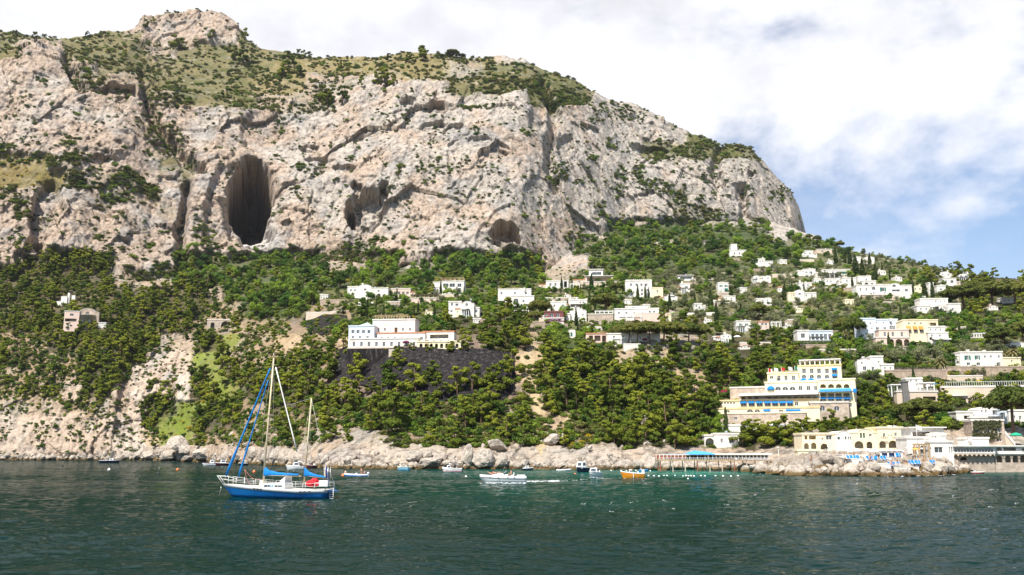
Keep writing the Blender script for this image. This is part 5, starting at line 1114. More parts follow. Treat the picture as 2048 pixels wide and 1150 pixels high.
def near_occ(px, py, dx, dy):
    for i in range(int((px - dx) // 40), int((px + dx) // 40) + 1):
        for j in range(int((py - dy) // 40), int((py + dy) // 40) + 1):
            for (x, y, ddx, ddy) in grid_occ.get((i, j), ()):
                if ((x - px) / max(dx, 1)) ** 2 + ((y - py) / max(dy, 1)) ** 2 < 1: return True
    return False
def put(kind, px, py, hp, g=None, force=False, dx=.5, dy=.36, wf=1.0):
    g = g or ground(px, py)
    if g is None: return False
    if not force:
        if blocked(kind, px, py, hp, g.y): return False
        if near_occ(px, py, hp * dx * ASP[kind] * 1.3, hp * dy): return False
    TREES.append((kind, px, py, hp, g, wf)); grid_occ.setdefault((int(px // 40), int(py // 40)), []).append((px, py, hp * dx, hp * dy)); return True
EXPL = [('pine', x, y, h, 1.1) for x, y, h in ((704, 716, 36), (722, 717, 42), (745, 713, 34), (768, 712, 30), (792, 710, 20), (900, 707, 27), (926, 704, 32), (856, 706, 20), (690, 668, 24), (935, 690, 30))] + [('pine', x, 893 - (i % 3) * 7, 40 + (i * 7) % 13, 1.25) for i, x in enumerate(range(1486, 1604, 17))] + [('pine', x, 872 - (i % 2) * 5, 34, 1.2) for i, x in enumerate(range(1600, 1800, 19))] + [('umbrella_pine', 2028, 872, 106, .95), ('umbrella_pine', 1848, 852, 58, 1.25), ('umbrella_pine', 1815, 850, 46, 1.0), ('umbrella_pine', 1885, 846, 42, 1.0)] + \
 [('umbrella_pine', x, 688, h, 1.05) for x, h in ((1238, 40), (1257, 44), (1275, 46), (1300, 48), (1327, 50), (1352, 47), (1377, 46), (1398, 42))] + [('umbrella_pine', 1080, 640, 44, 1.1), ('umbrella_pine', 1213, 630, 46, 1.3), ('umbrella_pine', 1068, 650, 30, 1), ('umbrella_pine', 1233, 588, 24, 1.2),
 ('umbrella_pine', 1930, 622, 56, 1.5), ('umbrella_pine', 1985, 618, 58, 1.4), ('umbrella_pine', 2032, 612, 52, 1.4), ('umbrella_pine', 1955, 600, 40, 1.4), ('umbrella_pine', 2010, 700, 48, 1.25), ('umbrella_pine', 2045, 690, 50, 1.2), ('umbrella_pine', 1708, 684, 52, .9), ('umbrella_pine', 1690, 672, 40, 1.0), ('umbrella_pine', 1518, 640, 34, 1.2),
 ('umbrella_pine', 1618, 482, 16, 1), ('umbrella_pine', 1634, 487, 18, 1), ('umbrella_pine', 1679, 498, 18, 1), ('umbrella_pine', 1722, 505, 18, 1.1), ('umbrella_pine', 905, 121, 20, 1.7), ('umbrella_pine', 521, 100, 18, 1), ('umbrella_pine', 925, 122, 13, 1.2), ('umbrella_pine', 885, 122, 12, 1), ('umbrella_pine', 655, 122, 10, .8),
 ('palm', 1884, 756, 50, 1), ('palm', 1692, 686, 30, 1), ('palm', 2030, 732, 44, 1), ('palm', 2012, 728, 36, 1), ('palm', 687, 702, 18, 1)] + \
 [('cypress', x, y, h, w) for x, y, h, w in ((1712, 554, 50, 1.5), (1726, 560, 46, 1.6), (1752, 560, 36, 1.4), (1765, 548, 26, 1.2), (1866, 598, 44, 1), (1850, 594, 36, 1.9), (1276, 608, 42, 1.1), (1183, 578, 34, 1.6), (1123, 578, 28, 1), (1130, 576, 24, .9), (724, 616, 22, 1), (735, 621, 28, 1.1), (752, 619, 24, 1), (828, 632, 24, 1), (928, 588, 16, 1), (934, 588, 15, .9), (1145, 580, 14, 1), (1160, 576, 14, 1),
   (1463, 598, 28, 1.8), (1570, 600, 34, 2.0), (1422, 620, 46, 1.3), (1482, 630, 26, 1.2), (1434, 650, 50, 1.1), (1466, 685, 32, 1.1), (1541, 665, 22, 1.1), (1248, 640, 36, 1.6), (1298, 600, 28, 1), (1390, 610, 30, 1), (1340, 620, 36, 1.3), (1672, 532, 38, 1.5), (1690, 526, 34, 1.2), (1700, 528, 38, 1.2), (1740, 533, 30, 1.6), (1780, 560, 24, 1), (667, 552, 20, 1), (690, 556, 20, 1), (1025, 528, 30, 1.4), (1050, 538, 36, 2.2))] + \
 [('pine', x, y, h, 1) for x, y, h in ((782, 784, 66), (742, 786, 34), (817, 794, 36), (832, 786, 62), (800, 736, 40), (868, 758, 38), (880, 800, 48), (915, 792, 60), (944, 786, 62), (1004, 790, 66), (1022, 756, 60), (712, 764, 58), (730, 717, 50), (738, 733, 32), (686, 692, 46), (822, 704, 20), (656, 764, 58), (620, 752, 52), (690, 810, 56), (765, 815, 48), (860, 768, 34), (985, 775, 44), (720, 800, 50),
   (515, 95, 14), (532, 100, 12), (606, 120, 13), (620, 119, 11), (576, 140, 26), (566, 160, 24), (602, 160, 22), (596, 120, 14), (680, 142, 12), (847, 126, 26), (843, 118, 18), (776, 128, 14), (815, 128, 16), (825, 130, 16), (800, 126, 10), (684, 212, 30), (642, 208, 28), (662, 214, 22), (655, 218, 24), (770, 180, 34), (755, 172, 20), (786, 176, 20), (796, 352, 22), (722, 178, 16), (175, 82, 12), (200, 80, 12), (70, 84, 14), (30, 78, 12), (295, 96, 12), (345, 100, 22), (360, 104, 20), (425, 84, 18), (470, 125, 24), (487, 132, 26), (455, 110, 16), (130, 120, 12), (215, 112, 14), (250, 120, 14), (390, 98, 14), (290, 60, 14), (305, 52, 12), (488, 78, 16))]
def plant():
    for k, px, py, hp, wf in EXPL:
        if py < 220: py -= 4; hp *= 1.4 if k == 'pine' else 1.0
        put(k, px, py, hp, None, True, wf=wf)
    g = random.Random(5)
    jobs = []
    for n in range(16000): jobs.append((g.uniform(-40, 2090), g.uniform(430, 900)))
    for px, py in jobs:
        c = KINDS_[int(cover(px, py, 14, 3))]
        if c not in 'PpBLHGrTnE': continue
        if 1030 < px < 1100 and 705 < py < 910 and abs(px - np.interp(py, [710, 760, 830, 900], [1052, 1058, 1082, 1082])) < 20: continue
        gp = ground(px, py)
        if gp is None or gp.z < 1.5: continue
        r = g.random(); Y = gp.y
        if c == 'P': k, hm, dd = ('pine', g.choice((g.uniform(6, 9), g.uniform(9, 14))), (.46, .30)) if r < .9 or Y > 620 else ('holm_oak', g.uniform(3.5, 5.5), (.4, .3))
        elif c == 'p': k, hm, dd = ('pine', g.uniform(5, 9), (.8, .5)) if r < .7 else ('holm_oak', g.uniform(2.5, 4.5), (.6, .5))
        elif c == 'B':
            k, hm, dd = ('holm_oak', g.uniform(5, 13), (.36, .27)) if r < .5 else ('broadleaf_tree', g.uniform(5, 12), (.36, .27)) if r < .85 else ('pine', g.uniform(8, 12), (.5, .3))
        elif c == 'L': k, hm, dd = ('olive_tree', g.uniform(4.5, 7), (.36, .3)) if r < .62 else ('holm_oak', g.uniform(4.5, 8), (.4, .3)) if r < .85 else ('broadleaf_tree', g.uniform(4, 6.5), (.4, .3))
        elif c == 'H': k, hm, dd = ('broadleaf_tree', g.uniform(3.5, 6.5), (.4, .32)) if r < .45 else ('olive_tree', g.uniform(3.5, 5.5), (.4, .32)) if r < .65 else ('holm_oak', g.uniform(3.5, 7), (.4, .32)) if r < .86 else ('cypress', g.uniform(6, 10), (.7, .3)) if r < .92 else ('pine', g.uniform(6, 10), (.5, .3))
        elif c in 'G' and r < .05: k, hm, dd = 'holm_oak', g.uniform(2.5, 4), (.8, .6)
        elif c in 'rT' and r < .10: k, hm, dd = ('pine' if r < .06 else 'holm_oak'), g.uniform(3.5, 6), (.9, .7)
        elif c == 'n' and r < .3: k, hm, dd = 'pine', g.uniform(5, 8), (.7, .5)
        elif c == 'E' and r < .02: k, hm, dd = 'holm_oak', g.uniform(2.5, 4.5), (1, .8)
        else: continue
        put(k, px, py, hm * F / Y, gp, False, *dd)
ZN = [(60, 560, 'under the westernmost cliff'), (330, 540, 'below the great cave'), (560, 560, 'under the middle of the cliff'), (940, 525, 'along the foot of the cliff'), (60, 720, 'on the bare headland'), (300, 700, 'above the sea cleft'), (405, 770, 'beside the bright grassy bank'), (480, 640, 'above the grassy bank'),
      (600, 800, 'behind the ketch masts'), (850, 740, 'on the black netting'), (880, 850, 'under the black netting'), (1060, 800, 'beside the landslide scar'), (1200, 820, 'on the steep wooded bank'), (1280, 720, 'around the bare rock band'), (1380, 760, 'around the tan rock face'), (1480, 720, 'in the dark pine wood'), (1350, 860, 'over the pier restaurant'), (1580, 890, 'below the blue-awninged hotel'), (1740, 830, 'over the arcaded seaside house'),
      (1350, 520, 'on the green shoulder below the cliff'), (1500, 480, 'at the foot of the rocky spur'), (1800, 530, 'along the ridge'), (1980, 580, 'in the dark ridge-end pine wood'), (1650, 620, 'in the grey olive wood'), (600, 120, 'on the mountain skyline'), (850, 115, 'on the grassy mountain top'), (400, 100, 'below the summit crag'), (700, 200, 'on the cliff ledge')]
ORD = ['', 'second ', 'third ', 'fourth ', 'fifth ', 'sixth ', 'seventh ', 'eighth ', 'ninth ', 'tenth ', 'eleventh ', 'twelfth ', 'thirteenth ', 'fourteenth ', 'fifteenth ', 'sixteenth ', 'seventeenth ', 'eighteenth ', 'nineteenth ', 'twentieth ']
KP = {'pine': 'olive-green pine', 'umbrella_pine': 'flat-topped umbrella pine', 'cypress': 'dark columnar cypress', 'broadleaf_tree': 'bright green leafy tree', 'olive_tree': 'grey-green olive tree', 'holm_oak': 'dark rounded evergreen', 'palm': 'feathery palm'}
CATS = {'pine': 'pine', 'umbrella_pine': 'umbrella pine', 'cypress': 'cypress', 'broadleaf_tree': 'tree', 'olive_tree': 'olive tree', 'holm_oak': 'evergreen tree', 'palm': 'palm'}
def label_trees(items):
    keyed_ = {}
    for it in items:
        o, k, px, py, hp = it
        cand = [((px - x) ** 2 + (1.5 * (py - y)) ** 2, 'm', (x, y, p)) for x, y, p in MARKS] + [(.65 * ((px - x) ** 2 + (1.5 * (py - y)) ** 2), 'z', (x, y, p)) for x, y, p in ZN]
        _, t, (x, y, p) = min(cand)
        rel = p if t == 'z' else ('below the ' if py > y + 14 else 'above the ' if py < y - 10 else 'beside the ') + p
        o['group'] = {'pine': 'pines ', 'umbrella_pine': 'umbrella pines ', 'cypress': 'cypresses ', 'broadleaf_tree': 'leafy trees ', 'olive_tree': 'olive trees ', 'holm_oak': 'evergreens ', 'palm': 'palms '}[k] + rel
        keyed_.setdefault((k, rel), []).append(it)
    for (k, rel), L in keyed_.items():
        L.sort(key=lambda q: -q[3]); n = len(L); chunks = []
        for i, (o, k_, px, py, hp) in enumerate(L):
            o['category'] = CATS[k]
            if n == 1: o['label'] = f'{KP[k]} {rel}'
            else:
                if i < 20: o['label'] = f'{ORD[i]}lowest {KP[k]} {rel}'
                elif n - 1 - i < 20: o['label'] = f'{ORD[n - 1 - i]}highest {KP[k]} {rel}'
                else: o['label'] = f'{KP[k]} in the thick of those {rel}'
def scatter(name, pts, rot, scl, sources, label, m_kind='stuff', cat=None):
    me = bpy.data.meshes.new(name); pts = np.asarray(pts, np.float32); me.vertices.add(len(pts)); me.vertices.foreach_set('co', pts.ravel())
    a = me.attributes.new('rot', 'FLOAT_VECTOR', 'POINT'); a.data.foreach_set('vector', np.asarray(rot, np.float32).ravel())
    a = me.attributes.new('scl', 'FLOAT_VECTOR', 'POINT'); a.data.foreach_set('vector', np.asarray(scl, np.float32).ravel())
    a = me.attributes.new('idx', 'INT', 'POINT'); a.data.foreach_set('value', rng.integers(0, len(sources), len(pts)).astype(np.int32))
    o = bpy.data.objects.new(name, me); link(o); o['kind'] = 'stuff'; o['label'] = label; o['category'] = cat or 'vegetation'
    ng = bpy.data.node_groups.new(name, 'GeometryNodeTree'); ng.interface.new_socket('Geometry', in_out='INPUT', socket_type='NodeSocketGeometry'); ng.interface.new_socket('Geometry', in_out='OUTPUT', socket_type='NodeSocketGeometry')
    gi = ng.nodes.new('NodeGroupInput'); go = ng.nodes.new('NodeGroupOutput'); iop = ng.nodes.new('GeometryNodeInstanceOnPoints'); jn = ng.nodes.new('GeometryNodeJoinGeometry')
    for s in sources:
        q = ng.nodes.new('GeometryNodeObjectInfo'); q.transform_space = 'ORIGINAL'; q.inputs['Object'].default_value = s; q.inputs['As Instance'].default_value = True; ng.links.new(q.outputs['Geometry'], jn.inputs[0])
    def na(nm, ty):
        n = ng.nodes.new('GeometryNodeInputNamedAttribute'); n.data_type = ty; n.inputs['Name'].default_value = nm; return n.outputs['Attribute']
    ng.links.new(gi.outputs[0], iop.inputs['Points']); ng.links.new(jn.outputs[0], iop.inputs['Instance']); iop.inputs['Pick Instance'].default_value = True
    ng.links.new(na('idx', 'INT'), iop.inputs['Instance Index']); e2r = ng.nodes.new('FunctionNodeEulerToRotation'); ng.links.new(na('rot', 'FLOAT_VECTOR'), e2r.inputs[0]); ng.links.new(e2r.outputs[0], iop.inputs['Rotation']); ng.links.new(na('scl', 'FLOAT_VECTOR'), iop.inputs['Scale'])
    ng.links.new(iop.outputs[0], go.inputs[0]); md = o.modifiers.new('scatter', 'NODES'); md.node_group = ng
    return o
def crown_of(root): return [c for c in KIDS[root.name] if c.name.startswith('crown')][0]
def grow():
    plant(); items = []; byk = {}
    for t in TREES: byk.setdefault(t[0], []).append(t)
    prot = {}
    for k, L in byk.items():
        L.sort(key=lambda t: -t[3] * (1.6 if t[0] == 'pine' and 690 < t[2] < 800 and 650 < t[1] < 1030 else 1)); 
        if k == 'pine': L.sort(key=lambda t: 0 if t[2] < 360 else 1)
        for i, (k_, px, py, hp, gp, wf) in enumerate(L[:290]):
            v = i % NVAR[k]
            if (k, v) not in prot: prot[(k, v)] = make_tree(k, v); o = prot[(k, v)]
            else: o = copy_tree(prot[(k, v)])
            s = hp * gp.y / F / NOMH[k]; o.location = gp - Vector((0, 0, .35 * s)); o.rotation_euler = (0, 0, rnd.uniform(0, 6.28)); o.scale = (s * wf, s * wf, s)
            items.append((o, k, px, py, hp))
        rest = L[290:]
        if rest:
            P = [t[4] - Vector((0, 0, .3)) for t in rest]; S = [t[3] * t[4].y / F / NOMH[k] for t in rest]
            scatter({'pine': 'pine_forest', 'holm_oak': 'evergreen_woods', 'broadleaf_tree': 'leafy_woods', 'olive_tree': 'olive_woods'}.get(k, k + '_woods'), P, [(0, 0, rnd.uniform(0, 6.28)) for _ in rest], [(s, s, s) for s in S], [crown_of(prot[(k, v)]) for v in range(NVAR[k])], f'farther {KP[k]}s that merge into one mass on the slopes')
    label_trees(items)
    # --- scrub and undergrowth
    src = {}
    lbs = {'shrub': ['dark shrub low on the shore rocks below the bright grassy bank', 'dark shrub near the boulders left of the landslide foot', 'dark shrub on the clay bank behind the ketch'], 'broom_bush': ['yellow flowering broom bush low on the grassy bank', 'yellow flowering broom bush beside the arched viaduct'], 'garden_bush': ['bright green garden bush beside the domed chapel', 'bright green garden bush below the long hedge house'], 'scrub_bush': ['olive scrub bush on the summit slope', 'olive scrub bush beside the summit crag', 'olive scrub bush on the dry yellow mountain top']}
    spots = {'shrub': [(330, 880), (1010, 868), (700, 880)], 'broom_bush': [(380, 862), (474, 652)], 'garden_bush': [(1132, 676), (1945, 742)], 'scrub_bush': [(240, 100), (505, 128), (760, 134)]}
    for k in lbs:
        for v in range(NVAR[k]):
            o = make_tree(k, v); gp = ground(*spots[k][v]); o.location = gp; s = 26 * gp.y / F / 3.2; o.scale = (s, s, s); tag(o, lbs[k][v].replace(' left of the', ' near the'), 'bush', 'bushes'); src.setdefault(k, []).append(crown_of(o))
    g = np.random.default_rng(9)
    def pick(P, px, py, kk, kinds, n, clump=None, keepout=True, jit=0):
        idx = g.integers(0, px.size, n * 12); x, y = px.ravel()[idx], py.ravel()[idx]; kd = kk.ravel()[idx]
        ok = np.isin(kd, [KINDS_.index(c) for c in kinds])
        if clump is not None:
            p = P.reshape(-1, 3)[idx]; ok &= fbm(p[:, 0] / clump[0] + clump[2], p[:, 1] / clump[0], p[:, 2] / clump[0], 4, .6) > clump[1] + .25 * (g.random(len(idx)) - .5)
        if keepout:
            for (x0, y0, x1, y1, Yb) in KEEP: ok &= ~((x > x0 - 2) & (x < x1 + 2) & (y > y0 - 1) & (y < y1 - .3 * (y1 - y0)))
        idx = idx[ok][:n]; return P.reshape(-1, 3)[idx]
    def lay(name, P, sz, kinds, label, sq=.8, cat='scrub'):
        n = len(P); s = g.uniform(sz[0], sz[1], n) ** 1.0 / 1.3; P = P.copy(); P[:, 2] -= .15 * s
        scatter(name, P, np.stack([g.uniform(-.25, .25, n), g.uniform(-.25, .25, n), g.uniform(0, 6.28, n)], 1), np.stack([s * g.uniform(.8, 1.35, n), s * g.uniform(.8, 1.35, n), s * sq * g.uniform(.8, 1.3, n)], 1), sum([src[k] for k in kinds], []), label, cat=cat)
    # cliff vegetation: along gullies and ledges
    v = np.zeros(pxA.shape)
    for cx, cy, rx, ry in [(300, 205, 10, 30), (312, 245, 10, 22), (345, 298, 22, 26), (378, 330, 16, 14), (8, 315, 30, 26), (40, 325, 50, 12), (160, 330, 40, 12), (255, 375, 42, 16), (285, 385, 30, 14), (190, 355, 22, 12), (150, 170, 10, 24), (80, 168, 14, 8), (350, 185, 30, 10), (540, 215, 14, 14), (470, 195, 40, 10), (410, 470, 30, 22), (420, 500, 26, 14), (362, 455, 10, 20), (800, 345, 10, 10), (860, 345, 32, 14), (895, 350, 24, 12), (930, 340, 14, 12),
          (940, 218, 24, 8), (975, 222, 14, 7), (1060, 280, 12, 10), (1050, 272, 14, 6), (1110, 215, 8, 14), (1120, 345, 20, 22), (1105, 362, 18, 12), (1180, 330, 20, 8), (1165, 370, 26, 8), (1080, 180, 26, 30), (1140, 205, 40, 26), (1235, 230, 40, 20), (1190, 250, 10, 18), (1225, 300, 12, 18), (1245, 370, 14, 26), (1240, 400, 16, 16), (1310, 330, 24, 8), (1335, 325, 14, 8), (1310, 385, 40, 16), (1280, 360, 16, 16), (1425, 340, 12, 20), (1410, 365, 10, 10), (1490, 385, 14, 12), (1500, 400, 8, 24), (1555, 395, 24, 14), (1570, 390, 30, 10), (1450, 440, 20, 8), (1200, 420, 14, 10), (1210, 440, 12, 14), (1330, 395, 30, 10),
          (745, 490, 34, 10), (810, 238, 14, 10), (800, 240, 10, 6), (700, 330, 12, 8), (640, 350, 14, 14), (605, 345, 20, 14), (590, 390, 12, 18), (560, 250, 10, 30), (1050, 450, 8, 10), (1140, 480, 14, 14), (1160, 470, 10, 20), (720, 500, 30, 12), (130, 300, 22, 14), (240, 440, 14, 10), (205, 480, 14, 10), (950, 280, 8, 18), (330, 540, 10, 10), (300, 500, 8, 14), (1400, 400, 14, 10), (1375, 300, 30, 8), (1275, 240, 20, 12)]:
        v = np.maximum(v, 1 - ((pxA - cx) / rx) ** 2 - ((pyA - cy) / ry) ** 2)
    idx = np.flatnonzero((v + .5 * fbm(pxA / 9, pyA / 9, 2, 3) > .15).ravel()); idx = g.choice(idx, min(3000, len(idx)), False)
    lay('cliff_vegetation', PA.reshape(-1, 3)[idx], (1.2, 3.6), ['shrub', 'shrub', 'scrub_bush'], 'dark bushes rooted in the gullies and ledges of the cliff', .9)
    lay('rock_scrub', pick(PA, pxA, pyA, kA, 'Rrg', 1700, (26, .12, 3), False), (.8, 2.4), ['shrub', 'scrub_bush'], 'scattered dark tufts growing on the limestone face', .9)
    lay('hilltop_scrub', pick(PA, pxA, pyA, kA, 'SYr', 5200, (30, -.06, 8), False), (.9, 3.8), ['scrub_bush', 'scrub_bush', 'shrub'], 'olive scrub covering the mountain top', 1.0)
    lay('broom_scrub', pick(PA, pxA, pyA, kA, 'yS', 420, (22, .12, 1), False), (1.0, 2.4), ['broom_bush'], 'yellow broom scrub on the cliff terrace and hilltop', .8)
    lay('terrace_broom', pick(PA, pxA, pyA, kA, 'y', 380, (20, -.1, 1), False), (1.0, 2.6), ['broom_bush', 'broom_bush', 'scrub_bush'], 'orange-yellow broom on the broad cliff terrace', .7)
    lay('undergrowth', pick(PB, pxB, pyB, kB, 'PpBL', 8000, None), (.8, 2.8), ['shrub', 'scrub_bush', 'garden_bush'], 'low evergreen undergrowth beneath the pines and oaks', .8, 'undergrowth')
    lay('slope_scrub', pick(PB, pxB, pyB, kB, 'TErpn', 2700, (16, -.02, 5)), (.6, 1.9), ['scrub_bush', 'shrub', 'garden_bush'], 'scrub tufts on the bare rock and clay slopes', .8)
    lay('garden_foliage', pick(PB, pxB, pyB, kB, 'H', 5000, (12, -.1, 2)), (.6, 2.3), ['garden_bush', 'garden_bush', 'shrub', 'scrub_bush'], 'green garden foliage between the houses', .8, 'garden foliage')
    lay('bank_foliage', pick(PB, pxB, pyB, kB, 'G', 900, (7, -.1, 2)), (.5, 1.8), ['garden_bush', 'scrub_bush'], 'bright foliage tufts on the grassy bank', .7)
    lay('garden_broom', pick(PB, pxB, pyB, kB, 'BHGp', 330, (30, .1, 7)), (.8, 2.0), ['broom_bush'], 'yellow broom patches among the hillside trees', .8)
grow()
# ---------- the black slope netting ----------
def netting(x0, x1, topk, botk, label, m):
    i0, i1 = np.searchsorted(xsB, x0), np.searchsorted(xsB, x1)
    sub = PB[i0:i1]; X_, Y_ = pxB[i0:i1], pyB[i0:i1]
    e = 7 * fbm(X_ / 20, Y_ / 20, 5, 3)
    top = np.interp(X_, *topk); bot = np.interp(X_, *botk)
    ins = (Y_ > top + e * .4) & (Y_ < bot + e) & (X_ > x0 + 8 + e) & (X_ < x1 - 6 + e)
    wr = .22 * ridged(sub[..., 0] / 2.2, sub[..., 1] / 3, sub[..., 2] / 9, 3) + .16 * fbm(sub[..., 0] / 1.4, sub[..., 1] / 1.4, sub[..., 2] / 2.5, 3)
    pos = sub + np.array((0, -.6, .42)) + wr[..., None] * np.array((0, -1, .4))
    f = grid_faces(*ins.shape); ok = ins.ravel()[f].all(1); f = f[ok]; used = np.unique(f); mp = np.zeros(ins.size, int); mp[used] = np.arange(len(used))
    me = np_mesh('slope_netting', pos.reshape(-1, 3)[used], mp[f]); me.materials.append(m); o = bpy.data.objects.new('slope_netting', me); link(o)
    tag(o, label, 'netting')
netting(662, 1036, ([660, 700, 840, 1000, 1036], [704, 697, 699, 702, 712]), ([660, 700, 740, 800, 880, 960, 1005, 1036], [770, 765, 780, 800, 808, 812, 808, 770]), 'black erosion netting draped over the steep bank below the white terraced hotel', NETM)
netting(604, 702, ([600, 700], [628, 634]), ([600, 640, 680, 702], [655, 672, 668, 655]), 'small dark netting on the upper bank beside the white terraced hotel', NETM)
# ---------- boulders and shore rubble ----------
def rock_mat():
    m, nt, b = new_mat('boulder_limestone'); L = nt.links; tc = N(nt, 'ShaderNodeTexCoord'); oi = N(nt, 'ShaderNodeObjectInfo'); geo = N(nt, 'ShaderNodeNewGeometry')
    n = N(nt, 'ShaderNodeTexNoise'); n.inputs['Scale'].default_value = .9; n.inputs['Detail'].default_value = 9; n.inputs['Roughness'].default_value = .72; L.new(geo.outputs['Position'], n.inputs['Vector'])
    r = N(nt, 'ShaderNodeValToRGB'); e = r.color_ramp.elements; e[0].position = .32; e[0].color = (.14, .115, .095, 1); e[1].position = .66; e[1].color = (.52, .455, .38, 1); k = e.new(.5); k.color = (.40, .345, .285, 1); L.new(n.outputs['Fac'], r.inputs[0])
    sp = N(nt, 'ShaderNodeSeparateXYZ'); L.new(geo.outputs['Position'], sp.inputs[0]); ad = N(nt, 'ShaderNodeMath', operation='MULTIPLY_ADD'); L.new(n.outputs['Fac'], ad.inputs[0]); ad.inputs[1].default_value = 2.2; L.new(sp.outputs['Z'], ad.inputs[2])
    w_ = N(nt, 'ShaderNodeMapRange', interpolation_type='SMOOTHSTEP'); L.new(ad.outputs[0], w_.inputs[0]); w_.inputs[1].default_value = 1.6; w_.inputs[2].default_value = 2.6
    mx = N(nt, 'ShaderNodeMix', data_type='RGBA'); L.new(w_.outputs[0], mx.inputs[0]); mx.inputs[6].default_value = (.13, .085, .035, 1); L.new(r.outputs[0], mx.inputs[7]); L.new(mx.outputs[2], b.inputs['Base Color'])
    bp = N(nt, 'ShaderNodeBump'); bp.inputs['Strength'].default_value = .9; bp.inputs['Distance'].default_value = .5; L.new(n.outputs['Fac'], bp.inputs['Height']); L.new(bp.outputs[0], b.inputs['Normal']); b.inputs['Roughness'].default_value = .92; b.inputs['Specular IOR Level'].default_value = .12
    return m
ROCKM = rock_mat()
def boulder_mesh(v):
    bm = bmesh.new(); bmesh.ops.create_icosphere(bm, subdivisions=4, radius=1); P = np.array([q.co[:] for q in bm.verts]); g = np.random.default_rng(50 + v)
    for _ in range(9):
        n = g.normal(size=3); n /= np.linalg.norm(n); d = P @ n; h = g.uniform(.55, .85); P = P - np.maximum(d - h, 0)[:, None] * n * .92
    P *= 1 + .10 * fbm(P[:, 0] * 2 + v, P[:, 1] * 2, P[:, 2] * 2, 4, .6)[:, None] + .05 * facets(P[:, 0] * 4 + v, P[:, 1] * 4, P[:, 2] * 4)[:, None]
    for q, p in zip(bm.verts, P): q.co = p
    me = bpy.data.meshes.new('boulder'); bm.to_mesh(me); bm.free(); me.materials.append(ROCKM); me.polygons.foreach_set('use_smooth', [False] * len(me.polygons)); return me
BM_ = [boulder_mesh(v) for v in range(7)]
BOULD = [(332, 872, 388, 904), (314, 900, 359, 923), (264, 902, 283, 917), (284, 899, 316, 921), (384, 895, 436, 924), (359, 910, 386, 925), (355, 889, 390, 910), (493, 892, 521, 919), (536, 898, 567, 923), (582, 906, 610, 924), (640, 911, 660, 927), (465, 904, 490, 923), (484, 882, 510, 894), (520, 906, 536, 925), (436, 905, 462, 924),
         (809, 901, 849, 923), (826, 912, 883, 937), (844, 898, 866, 918), (866, 907, 884, 923), (883, 905, 897, 921), (882, 919, 905, 933), (922, 888, 951, 934), (943, 898, 990, 938), (977, 908, 996, 928), (986, 905, 1019, 938), (766, 918, 780, 932), (785, 924, 797, 934), (758, 914, 771, 933), (1111, 919, 1132, 935), (1220, 912, 1229, 930), (1246, 912, 1253, 923), (1288, 912, 1323, 942), (1360, 927, 1391, 941), (1176, 889, 1185, 901),
         (1476, 927, 1506, 943), (2006, 914, 2037, 943), (1282, 829, 1310, 854), (1120, 865, 1134, 882), (1087, 867, 1122, 889), (974, 876, 1015, 902), (1040, 918, 1060, 934), (1150, 922, 1166, 936), (1200, 924, 1216, 937), (1262, 922, 1282, 938), (700, 918, 718, 930), (676, 917, 694, 930), (728, 920, 742, 931), (610, 914, 626, 927), (566, 911, 582, 925), (1330, 928, 1350, 940), (1405, 930, 1440, 941),
         (1500, 936, 1540, 949), (1545, 934, 1580, 951), (1590, 930, 1622, 952), (1634, 932, 1668, 952), (1690, 938, 1720, 953), (1735, 940, 1768, 953), (1800, 942, 1830, 953), (1850, 934, 1878, 951), (1876, 928, 1904, 949), (1985, 932, 2006, 944), (2034, 926, 2060, 944), (1640, 905, 1668, 925), (1322, 928, 1350, 942), (1340, 926, 1372, 941), (1392, 928, 1420, 942), (1424, 930, 1452, 942), (1450, 927, 1480, 942), (1500, 928, 1530, 942)]
BZ = [(340, 900, 'at the foot of the bright grassy bank'), (480, 905, 'behind the bow of the ketch'), (600, 915, 'behind the stern of the ketch'), (740, 925, 'on the shore behind the inflatable dinghy'), (850, 915, 'behind the light blue boat'), (960, 915, 'behind the white speedboat'), (1100, 890, 'at the foot of the landslide scar'), (1210, 925, 'on the shore behind the orange boat'), (1310, 925, 'at the near end of the pier restaurant'), (1295, 840, 'on the wooded bank'),
      (1400, 935, 'under the pier restaurant'), (1490, 935, 'beside the end of the pier restaurant'), (1570, 940, 'at the tip of the rocky spit'), (1690, 945, 'on the waterline of the rocky spit'), (1650, 915, 'in front of the arcaded seaside house'), (1860, 940, 'below the modern seaside house'), (2020, 930, 'under the restaurant on arches')]
